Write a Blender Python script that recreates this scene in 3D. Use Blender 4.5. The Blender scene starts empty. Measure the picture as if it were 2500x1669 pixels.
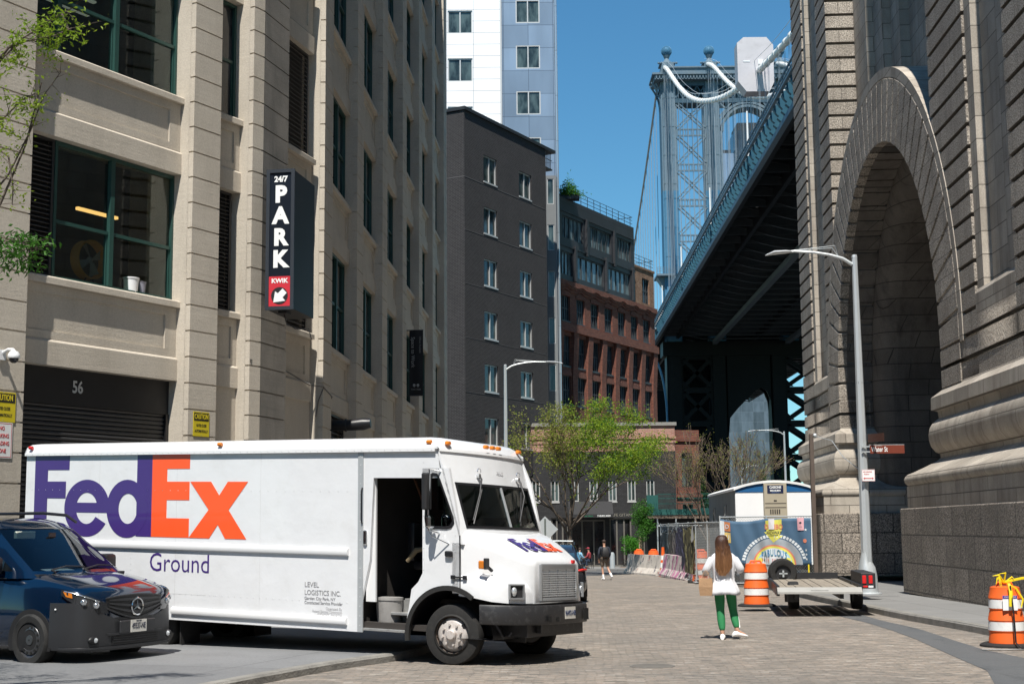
import bpy, bmesh, math, random
from mathutils import Matrix, Vector
S = bpy.context.scene
COL = S.collection
rad = math.radians
PI = math.pi

# ------------------------------------------------------------ camera
cd = bpy.data.cameras.new('camera'); cam = bpy.data.objects.new('camera', cd); COL.objects.link(cam)
cd.sensor_width = 36.0; cd.lens = 50.0; cd.clip_start = 0.1; cd.clip_end = 6000
cam.matrix_world = Matrix.Translation((0, 0, 1.8)) @ Matrix.Rotation(rad(97.47), 4, 'X') @ Matrix.Rotation(rad(-0.52), 4, 'Z')
S.camera = cam
# ------------------------------------------------------------ sky, sun, exposure
SUN_AZ, SUN_EL = 187.5, 60.0          # clockwise from +Y, degrees
w = bpy.data.worlds.new('World'); S.world = w; w.use_nodes = True
nt = w.node_tree; bg = nt.nodes['Background']
sky = nt.nodes.new('ShaderNodeTexSky'); sky.sky_type = 'NISHITA'; sky.sun_disc = False
sky.sun_elevation = rad(SUN_EL); sky.sun_rotation = rad(SUN_AZ); sky.altitude = 0; sky.air_density = 1.1
sky.dust_density = 0.0; sky.ozone_density = 1.6
hs = nt.nodes.new('ShaderNodeHueSaturation'); hs.inputs['Saturation'].default_value = 1.2; hs.inputs['Value'].default_value = 1.0
tcw = nt.nodes.new('ShaderNodeTexCoord'); mpw = nt.nodes.new('ShaderNodeMapping'); mpw.vector_type = 'POINT'      # lift the look-up a little: clean blue down to the roofs
mpw.inputs['Scale'].default_value = (1, 1, 0.94); mpw.inputs['Location'].default_value = (0, 0, 0.035)
nt.links.new(tcw.outputs['Generated'], mpw.inputs[0]); nt.links.new(mpw.outputs[0], sky.inputs[0])
nt.links.new(sky.outputs[0], hs.inputs['Color']); tn = nt.nodes.new('ShaderNodeMix'); tn.data_type = 'RGBA'; tn.blend_type = 'MULTIPLY'; tn.inputs[0].default_value = 1.0; tn.inputs[7].default_value = (0.94, 1.42, 1.46, 1)
nt.links.new(hs.outputs[0], tn.inputs[6]); nt.links.new(tn.outputs[2], bg.inputs[0]); bg.inputs[1].default_value = 0.061
sl = bpy.data.lights.new('sun', 'SUN'); so = bpy.data.objects.new('sun', sl); COL.objects.link(so)
sl.energy = 5.0; sl.angle = rad(0.53); sl.color = (1.0, 0.955, 0.88)
a_, e_ = rad(SUN_AZ), rad(SUN_EL)
sd = Vector((math.sin(a_) * math.cos(e_), math.cos(a_) * math.cos(e_), math.sin(e_)))
so.rotation_euler = sd.to_track_quat('Z', 'Y').to_euler(); so.location = (-20, -40, 80)
S.view_settings.view_transform = 'Standard'; S.view_settings.look = 'None'
S.view_settings.exposure = 0.5; S.view_settings.gamma = 1.0
S.render.engine = 'CYCLES'
S.cycles.max_bounces = 6; S.cycles.transparent_max_bounces = 16

# ------------------------------------------------------------ street frame: u to the right, s along the street
SA = rad(2.75)
def W(u, s, z=0.0): return Vector((u * math.cos(SA) + s * math.sin(SA), -u * math.sin(SA) + s * math.cos(SA), z))
def frame(o, az):
    """x = outward (right of heading), y = heading az (degrees clockwise from +Y), z up"""
    return Matrix.Translation((o[0], o[1], o[2] if len(o) > 2 else 0)) @ Matrix.Rotation(-rad(az), 4, 'Z')
def ground(y): return 0.0 if y < 25 else -0.0125 * (min(y, 110) - 25)

# ------------------------------------------------------------ objects
def tag(o, label=None, cat=None, group=None, kind=None):
    if label: o['label'] = label
    if cat: o['category'] = cat
    if group: o['group'] = group
    if kind: o['kind'] = kind
    return o
def thing(name, label, cat, loc=(0, 0, 0), az=0.0, group=None):
    o = bpy.data.objects.new(name, None); COL.objects.link(o); o.empty_display_size = 0.3
    o.location = loc; o.rotation_euler = (0, 0, -rad(az))
    return tag(o, label, cat, group)
def dup(root, loc=None, az=None, label=None, skip=()):
    def cp(o, par):
        c = o.copy(); COL.objects.link(c); c.parent = par
        for ch in list(o.children): cp(ch, c)
        return c
    r = cp(root, None)
    if loc is not None: r.location = loc
    if az is not None: r.rotation_euler = (0, 0, -rad(az))
    if label: r['label'] = label
    return r

class MB:
    def __init__(s, M=None): s.v = []; s.f = []; s.mi = []; s.M = M or Matrix.Identity(4); s.m = 0
    def add(s, vs, fs):
        n = len(s.v); s.v += [tuple(s.M @ Vector(p)) for p in vs]
        s.f += [tuple(i + n for i in f) for f in fs]; s.mi += [s.m] * len(fs); return s
    def box(s, x0, x1, y0, y1, z0, z1, M=None):
        vs = [(x, y, z) for z in (z0, z1) for y in (y0, y1) for x in (x0, x1)]
        if M: vs = [tuple(M @ Vector(p)) for p in vs]
        return s.add(vs, [(0, 2, 3, 1), (4, 5, 7, 6), (0, 1, 5, 4), (2, 6, 7, 3), (0, 4, 6, 2), (1, 3, 7, 5)])
    def ext(s, poly, a, b, ax='z', cap=True):
        """extrude a 2D polygon from a to b along ax; the polygon lies in the other two axes in order"""
        def P(p, h):
            return {'z': (p[0], p[1], h), 'x': (h, p[0], p[1]), 'y': (p[0], h, p[1])}[ax]
        n = len(poly); vs = [P(p, a) for p in poly] + [P(p, b) for p in poly]
        fs = [(i, (i + 1) % n, n + (i + 1) % n, n + i) for i in range(n)]
        if cap: fs += [tuple(range(n))[::-1], tuple(range(n, 2 * n))]
        return s.add(vs, fs)
    def loft(s, rings, closed=True, cap=True, ringclosed=False):
        n = len(rings[0]); vs = [p for r in rings for p in r]; fs = []
        R = len(rings)
        for i in range(R if ringclosed else R - 1):
            j = (i + 1) % R
            for k in range(n if closed else n - 1):
                l = (k + 1) % n; fs.append((i * n + k, i * n + l, j * n + l, j * n + k))
        if cap and not ringclosed and closed: fs += [tuple(range(n))[::-1], tuple((R - 1) * n + k for k in range(n))]
        return s.add(vs, fs)
    def tube(s, pts, r, n=8, cap=True, sx=1.0):
        pts = [Vector(p) for p in pts]; L = len(pts)
        rs = r if isinstance(r, (list, tuple)) else [r] * L
        rings = []; up = None
        for i in range(L):
            t = (pts[min(i + 1, L - 1)] - pts[max(i - 1, 0)])
            if t.length < 1e-9: t = Vector((0, 0, 1))
            t.normalize()
            if up is None:
                up = Vector((0, 0, 1)) if abs(t.z) < 0.9 else Vector((0, 1, 0))
            a = t.cross(up)
            if a.length < 1e-6: a = t.cross(Vector((1, 0, 0)))
            a.normalize(); b = a.cross(t); up = b
            rings.append([tuple(pts[i] + a * (math.cos(q) * rs[i] * sx) + b * (math.sin(q) * rs[i])) for q in [2 * PI * k / n for k in range(n)]])
        return s.loft(rings, cap=cap)
    def cyl(s, p0, p1, r0, r1=None, n=16, cap=True): return s.tube([p0, p1], [r0, r0 if r1 is None else r1], n, cap)
    def lathe(s, prof, n=24, o=(0, 0, 0), axis='z', close=False, cap=True):
        rings = []
        for r, h in prof:
            ring = []
            for k in range(n):
                q = 2 * PI * k / n; c, d = math.cos(q) * r, math.sin(q) * r
                p = {'z': (c, d, h), 'x': (h, c, d), 'y': (c, h, d)}[axis]
                ring.append((o[0] + p[0], o[1] + p[1], o[2] + p[2]))
            rings.append(ring)
        return s.loft(rings, cap=cap and not close, ringclosed=close)
    def ball(s, c, rx, ry=None, rz=None, n=16, m=10, M=None):
        ry = ry or rx; rz = rz or rx; rings = []
        for i in range(1, m):
            t = PI * i / m
            rings.append([(c[0] + rx * math.sin(t) * math.cos(q), c[1] + ry * math.sin(t) * math.sin(q), c[2] - rz * math.cos(t)) for q in [2 * PI * k / n for k in range(n)]])
        if M: rings = [[tuple(M @ Vector(p)) for p in r] for r in rings]
        return s.loft(rings)
    def sheet(s, f, nu, nv):
        vs = [f(i / nu, j / nv) for j in range(nv + 1) for i in range(nu + 1)]
        fs = [(j * (nu + 1) + i, j * (nu + 1) + i + 1, (j + 1) * (nu + 1) + i + 1, (j + 1) * (nu + 1) + i) for j in range(nv) for i in range(nu)]
        return s.add(vs, fs)
    def slab(s, f, g, nu, nv):
        """closed slab between two sheets f and g"""
        n = len(s.v); s.sheet(f, nu, nv); m = len(s.v); s.sheet(g, nu, nv)
        b = []; W_ = nu + 1
        b += [i for i in range(nu)] + [j * W_ + nu for j in range(nv)] + [nv * W_ + i for i in range(nu, 0, -1)] + [j * W_ for j in range(nv, 0, -1)]
        for k in range(len(b)):
            p, q = b[k], b[(k + 1) % len(b)]
            s.f.append((n + p, n + q, m + q, m + p)); s.mi.append(s.m)
        return s
    def sweep(s, prof, path):
        """profile [(offset,z)] swept along plan path [(x,y)], offset to the left normal of the path, mitred"""
        rings = []
        P = [Vector(p) for p in path]
        for i in range(len(P)):
            d1 = (P[i] - P[i - 1]).normalized() if i else (P[1] - P[0]).normalized()
            d2 = (P[i + 1] - P[i]).normalized() if i < len(P) - 1 else d1
            n1 = Vector((-d1.y, d1.x)); n2 = Vector((-d2.y, d2.x)); m = (n1 + n2).normalized(); k = 1 / max(0.3, m.dot(n1))
            rings.append([(P[i].x + m.x * o * k, P[i].y + m.y * o * k, z) for o, z in prof])
        return s.loft(rings)
    def build(s, name, mat, parent=None, smooth=35, bevel=0, seg=1, sub=0, loc=None, recalc=True):
        me = bpy.data.meshes.new(name); me.from_pydata(s.v, [], s.f)
        mats = mat if isinstance(mat, (list, tuple)) else [mat]
        for m in mats: me.materials.append(m)
        for p, i in zip(me.polygons, s.mi): p.material_index = i
        b = bmesh.new(); b.from_mesh(me)
        if recalc: bmesh.ops.recalc_face_normals(b, faces=b.faces)
        if bevel:
            bmesh.ops.remove_doubles(b, verts=b.verts, dist=1e-5)
            es = [e for e in b.edges if len(e.link_faces) == 2 and e.calc_face_angle(0) > 0.5]
            bmesh.ops.bevel(b, geom=es, offset=bevel, segments=seg, affect='EDGES', profile=0.5, clamp_overlap=True)
        b.to_mesh(me); b.free()
        if smooth:
            me.shade_smooth(); me.set_sharp_from_angle(angle=rad(smooth))
        o = bpy.data.objects.new(name, me); COL.objects.link(o)
        if sub:
            md = o.modifiers.new('sub', 'SUBSURF'); md.levels = sub; md.render_levels = sub
        if parent is not None: o.parent = parent
        if loc: o.location = loc
        return o

def build_split(mb, key, name, mt, parent, **k):
    """one mesh per group of faces, e.g. near and far block"""
    g = {}
    for f, mi in zip(mb.f, mb.mi):
        c = [sum(mb.v[i][j] for i in f) / len(f) for j in range(3)]; g.setdefault(key(*c), []).append((f, mi))
    for fs in g.values():
        n = MB(); ids = {}
        for f, mi in fs:
            for i in f:
                if i not in ids: ids[i] = len(n.v); n.v.append(mb.v[i])
            n.f.append(tuple(ids[i] for i in f)); n.mi.append(mi)
        n.build(name, mt, parent, **k)

def curve_mesh(name, cu, mat, parent, M):
    co = bpy.data.objects.new('tmp', cu); COL.objects.link(co)
    bpy.context.view_layer.update()
    me = bpy.data.meshes.new_from_object(co.evaluated_get(bpy.context.evaluated_depsgraph_get()))
    bpy.data.objects.remove(co); bpy.data.curves.remove(cu)
    me.transform(M); me.materials.clear(); me.materials.append(mat); me.name = name
    o = bpy.data.objects.new(name, me); COL.objects.link(o)
    if parent is not None: o.parent = parent
    return o
def text(s, mat, parent, M, h=0.1, sx=1.0, bold=0.0, align='CENTER', ext=0.003, shear=0.0, space=1.0, name='lettering', line=1.0):
    """flat lettering in the XY plane of M (x right, y up), h = cap height"""
    cu = bpy.data.curves.new('txt', 'FONT'); cu.body = s; cu.size = h / 0.72; cu.align_x = align; cu.align_y = 'CENTER'
    cu.extrude = ext / 2; cu.offset = bold * h; cu.shear = shear; cu.space_character = space; cu.space_line = line; cu.resolution_u = 3
    return curve_mesh(name, cu, mat, parent, M @ Matrix.Diagonal((sx, 1, 1, 1)))
def shape(polys, mat, parent, M, ext=0.003, name='lettering'):
    """filled flat polygons (even-odd, holes allowed) in the XY plane of M"""
    cu = bpy.data.curves.new('shp', 'CURVE'); cu.dimensions = '2D'; cu.fill_mode = 'BOTH'; cu.extrude = ext / 2
    for p in polys:
        sp = cu.splines.new('POLY'); sp.points.add(len(p) - 1); sp.use_cyclic_u = True
        for q, pt in zip(p, sp.points): pt.co = (q[0], q[1], 0, 1)
    return curve_mesh(name, cu, mat, parent, M)
def vert(o, az, flip=False):
    """matrix for an upright board at o read by someone looking along heading az (x right, y up, z towards the reader)"""
    a = rad(az); x = Vector((math.cos(a), -math.sin(a), 0)); y = Vector((0, 0, 1)); z = x.cross(y)
    m = Matrix((x, y, z)).transposed().to_4x4(); m.translation = Vector(o); return m
def ell(cx, cy, rx, ry, a0=0, a1=360, n=28):
    return [(cx + rx * math.cos(rad(a0 + (a1 - a0) * i / n)), cy + ry * math.sin(rad(a0 + (a1 - a0) * i / n))) for i in range(n + (0 if abs(a1 - a0) == 360 else 1))]

# ------------------------------------------------------------ materials
def newmat(name):
    m = bpy.data.materials.new(name); m.use_nodes = True; t = m.node_tree
    return m, t, t.nodes['Principled BSDF']
def mth(t, op, a, b=None, c=None):
    n = t.nodes.new('ShaderNodeMath'); n.operation = op
    for i, x in enumerate((a, b, c)):
        if x is None: continue
        if isinstance(x, (int, float)): n.inputs[i].default_value = x
        else: t.links.new(x, n.inputs[i])
    return n.outputs[0]
def mixc(t, f, a, b, mode='MIX'):
    n = t.nodes.new('ShaderNodeMix'); n.data_type = 'RGBA'; n.blend_type = mode
    for i, x in ((0, f), (6, a), (7, b)):
        if isinstance(x, (int, float)): n.inputs[i].default_value = x
        elif isinstance(x, tuple): n.inputs[i].default_value = (*x[:3], 1)
        else: t.links.new(x, n.inputs[i])
    return n.outputs[2]
def noise(t, vec, scale, detail=4, rough=0.55, out=0):
    n = t.nodes.new('ShaderNodeTexNoise'); n.inputs['Scale'].default_value = scale
    n.inputs['Detail'].default_value = detail; n.inputs['Roughness'].default_value = rough
    t.links.new(vec, n.inputs['Vector']); return n.outputs[out]
def ramp(t, f, stops):
    n = t.nodes.new('ShaderNodeValToRGB'); t.links.new(f, n.inputs[0]); e = n.color_ramp.elements
    while len(e) < len(stops): e.new(0.5)
    for q, (p, c) in zip(e, stops): q.position = p; q.color = (*c, 1) if isinstance(c, tuple) else (c, c, c, 1)
    return n.outputs[0]
def coord(t, scale=(1, 1, 1), rot=(0, 0, 0), kind='Object', warp=0.0):
    tc = t.nodes.new('ShaderNodeTexCoord'); mp = t.nodes.new('ShaderNodeMapping')
    mp.inputs['Scale'].default_value = scale; mp.inputs['Rotation'].default_value = rot
    t.links.new(tc.outputs[kind], mp.inputs[0]); return mp.outputs[0]
def bump(t, p, h, strength=0.5, dist=0.02, prev=None):
    b = t.nodes.new('ShaderNodeBump'); b.inputs['Strength'].default_value = strength; b.inputs['Distance'].default_value = dist
    t.links.new(h, b.inputs['Height'])
    if prev is not None: t.links.new(prev, b.inputs['Normal'])
    t.links.new(b.outputs[0], p.inputs['Normal']); return b.outputs[0]
MATS = {}
def mat(name, col, rough=0.6, metal=0.0, var=0.12, vs=3.0, dirt=0.0, dcol=(0.06, 0.05, 0.045), bs=0.0, bd=0.01, bsc=40.0, coat=0.0, spec=0.5, stretch=(1, 1, 1)):
    """general painted / plain surface: colour with soft variation, optional dirt patches and bump"""
    if name in MATS: return MATS[name]
    m, t, p = newmat(name); v = coord(t, stretch)
    c = tuple(col)
    n1 = noise(t, v, vs, 5)
    f = mth(t, 'MULTIPLY', mth(t, 'SUBTRACT', n1, 0.5), var * 2.4)
    hi = mixc(t, 1.0, c, (1 + 0, 1, 1), 'MULTIPLY')
    n = t.nodes.new('ShaderNodeHueSaturation'); t.links.new(mth(t, 'ADD', f, 1.0), n.inputs['Value']); t.links.new(hi, n.inputs['Color'])
    out = n.outputs[0]
    if dirt:
        d = ramp(t, noise(t, v, vs * 2.3, 8, 0.65), [(0.52, 0.0), (0.72, 1.0)])
        out = mixc(t, mth(t, 'MULTIPLY', d, dirt), out, dcol)
    t.links.new(out, p.inputs['Base Color'])
    p.inputs['Roughness'].default_value = rough; p.inputs['Metallic'].default_value = metal
    p.inputs['Specular IOR Level'].default_value = spec; p.inputs['Coat Weight'].default_value = coat; p.inputs['Coat Roughness'].default_value = 0.03
    if bs: bump(t, p, noise(t, v, bsc, 4), bs, bd)
    MATS[name] = m; return m
def brickmat(name, c1, c2, mortar, bw=0.22, rh=0.075, ms=0.01, bs=0.5, var=0.25, rough=0.9, paint=False):
    m, t, p = newmat(name)
    tc = t.nodes.new('ShaderNodeTexCoord'); sp = t.nodes.new('ShaderNodeSeparateXYZ'); t.links.new(tc.outputs['Object'], sp.inputs[0])
    cb = t.nodes.new('ShaderNodeCombineXYZ'); t.links.new(mth(t, 'ADD', sp.outputs[0], sp.outputs[1]), cb.inputs[0]); t.links.new(sp.outputs[2], cb.inputs[1])
    b = t.nodes.new('ShaderNodeTexBrick'); t.links.new(cb.outputs[0], b.inputs['Vector'])
    b.inputs['Scale'].default_value = 1; b.inputs['Brick Width'].default_value = bw; b.inputs['Row Height'].default_value = rh
    b.inputs['Mortar Size'].default_value = ms; b.inputs['Mortar Smooth'].default_value = 0.2; b.inputs['Bias'].default_value = 0
    b.inputs['Color1'].default_value = (*c1, 1); b.inputs['Color2'].default_value = (*c2, 1); b.inputs['Mortar'].default_value = (*mortar, 1)
    v = coord(t); n1 = noise(t, v, 0.7, 6)
    h = t.nodes.new('ShaderNodeHueSaturation'); t.links.new(b.outputs[0], h.inputs['Color'])
    t.links.new(mth(t, 'ADD', mth(t, 'MULTIPLY', mth(t, 'SUBTRACT', n1, 0.5), var * 2), 1.0), h.inputs['Value'])
    t.links.new(h.outputs[0], p.inputs['Base Color']); p.inputs['Roughness'].default_value = rough
    bump(t, p, mth(t, 'SUBTRACT', 1.0, b.outputs[1]), bs, 0.02)
    MATS[name] = m; return m
def stone(name, col, dark, bw=1.5, rh=0.56, joint=0.012, speck=0.35, grain=0.9, bd=0.03, streak=0.35, offz=0.0, wave=14.0):
    """granite: speckled grain, block-to-block tone, dark vertical run-off streaks, thin joints"""
    m, t, p = newmat(name)
    tc = t.nodes.new('ShaderNodeTexCoord'); sp = t.nodes.new('ShaderNodeSeparateXYZ'); t.links.new(tc.outputs['Object'], sp.inputs[0])
    cb = t.nodes.new('ShaderNodeCombineXYZ'); t.links.new(mth(t, 'ADD', sp.outputs[0], sp.outputs[1]), cb.inputs[0]); t.links.new(mth(t, 'ADD', sp.outputs[2], -offz), cb.inputs[1])
    b = t.nodes.new('ShaderNodeTexBrick'); t.links.new(cb.outputs[0], b.inputs['Vector'])
    b.inputs['Scale'].default_value = 1; b.inputs['Brick Width'].default_value = bw; b.inputs['Row Height'].default_value = rh
    b.inputs['Mortar Size'].default_value = joint; b.inputs['Mortar Smooth'].default_value = 0.1; b.inputs['Bias'].default_value = 0.0
    b.inputs['Color1'].default_value = (*[c * 0.82 for c in col], 1); b.inputs['Color2'].default_value = (*[min(1, c * 1.14) for c in col], 1)
    b.inputs['Mortar'].default_value = (*[c * 0.3 for c in col], 1)
    v = coord(t); vz = coord(t, (1.6, 1.6, 0.16))
    g = noise(t, v, wave * 2.2, 5, 0.75); sk = ramp(t, g, [(0.40, 1 - speck * 1.6), (0.6, 1 + speck * 0.6)])
    c = mixc(t, 1.0, b.outputs[0], sk, 'MULTIPLY')
    big = noise(t, v, 0.8, 6, 0.6); c = mixc(t, mth(t, 'MULTIPLY', ramp(t, big, [(0.42, 0.0), (0.66, 1.0)]), 0.45), c, tuple(dark))
    st = ramp(t, noise(t, vz, 1.5, 6, 0.6), [(0.5, 0.0), (0.68, 1.0)]); c = mixc(t, mth(t, 'MULTIPLY', st, streak), c, tuple(d * 0.7 for d in dark))
    t.links.new(c, p.inputs['Base Color']); p.inputs['Roughness'].default_value = 0.85
    h = mth(t, 'ADD', mth(t, 'MULTIPLY', noise(t, v, wave, 6, 0.7), grain), mth(t, 'MULTIPLY', b.outputs[1], -0.8))
    bump(t, p, h, 0.9, bd)
    MATS[name] = m; return m
def glass(name, tint=(0.8, 0.9, 0.87), clear=0.75, rough=0.02):
    """window pane: mirror-like at grazing angles, otherwise lets the dark room show"""
    if name in MATS: return MATS[name]
    m, t, p = newmat(name); t.nodes.remove(p)
    g = t.nodes.new('ShaderNodeBsdfGlossy'); g.inputs['Roughness'].default_value = rough; g.inputs['Color'].default_value = (0.95, 0.97, 1, 1)
    tr = t.nodes.new('ShaderNodeBsdfTransparent'); tr.inputs[0].default_value = (*[x * clear for x in tint], 1)
    f = t.nodes.new('ShaderNodeLayerWeight'); f.inputs[0].default_value = 0.5
    mx = t.nodes.new('ShaderNodeMixShader'); t.links.new(mth(t, 'ADD', mth(t, 'MULTIPLY', mth(t, 'POWER', f.outputs[1], 3.0), 0.6), 0.045), mx.inputs[0])
    t.links.new(tr.outputs[0], mx.inputs[1]); t.links.new(g.outputs[0], mx.inputs[2]); t.links.new(mx.outputs[0], t.nodes['Material Output'].inputs[0])
    MATS[name] = m; return m
def darkpane(name, col=(0.012, 0.016, 0.018), rough=0.06, blot=0.6):
    """opaque dark pane; painted blotches stand for reflections, blinds and dim shapes"""
    if name in MATS: return MATS[name]
    m, t, p = newmat(name); v = coord(t, (1, 1, 0.35))
    n = ramp(t, noise(t, v, 1.7, 3), [(0.4, 0.0), (0.62, 1.0)])  # blotches paint in varied reflections and blinds
    c = mixc(t, mth(t, 'MULTIPLY', n, blot), tuple(col), tuple(min(1, x * 4 + 0.012) for x in col))
    t.links.new(c, p.inputs['Base Color']); p.inputs['Roughness'].default_value = rough; p.inputs['Specular IOR Level'].default_value = 0.6
    MATS[name] = m; return m
def lightmat(name, col, e):
    m, t, p = newmat(name); p.inputs['Base Color'].default_value = (*col, 1)
    p.inputs['Emission Color'].default_value = (*col, 1); p.inputs['Emission Strength'].default_value = e; MATS[name] = m; return m

WHITE = mat('white_paint', (0.74, 0.75, 0.76), 0.35, var=0.03)
BLACK = mat('black_paint', (0.012, 0.012, 0.014), 0.4, var=0.2)
RUBBER = mat('tyre_rubber', (0.014, 0.0135, 0.013), 0.8, var=0.3, vs=8, dirt=0.3, dcol=(0.06, 0.055, 0.05))
GALV = mat('galvanised_steel', (0.50, 0.53, 0.54), 0.42, 0.35, var=0.1, vs=2)
CHROME = mat('chrome', (0.75, 0.76, 0.77), 0.12, 1.0, var=0.05)
DARKMETAL = mat('dark_metal', (0.03, 0.03, 0.032), 0.5, 0.3, var=0.3)
LETWHITE = mat('sign_white', (0.80, 0.81, 0.80), 0.5, var=0.02)
LETBLACK = mat('sign_black', (0.015, 0.015, 0.017), 0.5, var=0.02)
# ============================================================ GROUND
def gsheet(name, poly, dz, m, kind='structure', step=4.0, thick=0.0):
    """flat sheet following the gentle fall of the street; poly in world xy, split at the slope breaks"""
    b = bmesh.new(); vs = [b.verts.new((x, y, 0)) for x, y in poly]; b.faces.new(vs)
    for yy in (25, 110):
        g = b.verts[:] + b.edges[:] + b.faces[:]
        bmesh.ops.bisect_plane(b, geom=g, plane_co=(0, yy, 0), plane_no=(0, 1, 0))
    for v in b.verts: v.co.z = ground(v.co.y) + dz
    if thick:
        r = bmesh.ops.extrude_face_region(b, geom=b.faces[:])
        for e in r['geom']:
            if isinstance(e, bmesh.types.BMVert): e.co.z -= thick
    bmesh.ops.recalc_face_normals(b, faces=b.faces)
    me = bpy.data.meshes.new(name); b.to_mesh(me); b.free(); me.materials.append(m)
    o = bpy.data.objects.new(name, me); COL.objects.link(o); o['kind'] = kind
    return o
# asphalt
def asphaltmat(name, c, c2):
    m, t, p = newmat(name); v = coord(t); vs = coord(t, (1, 0.25, 1))
    n = noise(t, v, 0.35, 6, 0.6); n2 = noise(t, v, 60, 3); n3 = noise(t, vs, 1.6, 8, 0.7)
    c_ = mixc(t, ramp(t, n, [(0.35, 0.0), (0.7, 1.0)]), c, c2)
    c_ = mixc(t, 1.0, c_, ramp(t, n2, [(0.3, 0.75), (0.7, 1.2)]), 'MULTIPLY')
    c_ = mixc(t, mth(t, 'MULTIPLY', ramp(t, noise(t, coord(t, (1, 6, 1)), 4, 6, .7), [(0.45, 0.0), (0.62, 1.0)]), 0.35), c_, tuple(x * 1.6 for x in c))
    c_ = mixc(t, mth(t, 'MULTIPLY', ramp(t, n3, [(0.55, 0.0), (0.63, 1.0)]), 0.5), c_, tuple(x * 0.55 for x in c))
    t.links.new(c_, p.inputs['Base Color']); p.inputs['Roughness'].default_value = 0.9
    bump(t, p, n2, 0.4, 0.01); return m
ASPH = asphaltmat('asphalt', (0.06, 0.062, 0.065), (0.085, 0.085, 0.085))
ASPH2 = asphaltmat('worn_asphalt', (0.075, 0.08, 0.085), (0.11, 0.11, 0.11))
# concrete pavement
def concmat(name, c, grid=1.5, jc=0.45, rot=0.0, stain=0.3):
    m, t, p = newmat(name); v = coord(t, rot=(0, 0, rot))
    b = t.nodes.new('ShaderNodeTexBrick'); t.links.new(v, b.inputs['Vector']); b.offset = 0; b.inputs['Scale'].default_value = 1
    b.inputs['Brick Width'].default_value = grid; b.inputs['Row Height'].default_value = grid; b.inputs['Mortar Size'].default_value = 0.012
    b.inputs['Color1'].default_value = (*[x * 0.92 for x in c], 1); b.inputs['Color2'].default_value = (*[x * 1.08 for x in c], 1); b.inputs['Mortar'].default_value = (*[x * jc for x in c], 1)
    n = noise(t, v, 0.9, 8, 0.65); n2 = noise(t, v, 45, 4); sp = noise(t, v, 3.2, 5, 0.7)
    o = mixc(t, mth(t, 'MULTIPLY', ramp(t, n, [(0.45, 0.0), (0.7, 1.0)]), stain), b.outputs[0], tuple(x * 0.6 for x in c))
    o = mixc(t, mth(t, 'MULTIPLY', ramp(t, sp, [(0.66, 0.0), (0.69, 1.0)]), 0.5), o, tuple(x * 0.35 for x in c))
    o = mixc(t, 1.0, o, ramp(t, n2, [(0.3, 0.85), (0.7, 1.12)]), 'MULTIPLY')
    t.links.new(o, p.inputs['Base Color']); p.inputs['Roughness'].default_value = 0.88
    bump(t, p, n2, 0.25, 0.006); return m
CONC = concmat('pavement_concrete', (0.20, 0.197, 0.19), 1.5, 0.5, SA)
CONC2 = concmat('apron_concrete', (0.165, 0.168, 0.172), 3.2, 0.6, rad(20), 0.35)
KERB = mat('kerb_stone', (0.22, 0.21, 0.19), 0.9, var=0.35, vs=2.5, dirt=0.5, dcol=(0.08, 0.075, 0.07), bs=0.8, bd=0.02, bsc=30)
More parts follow.
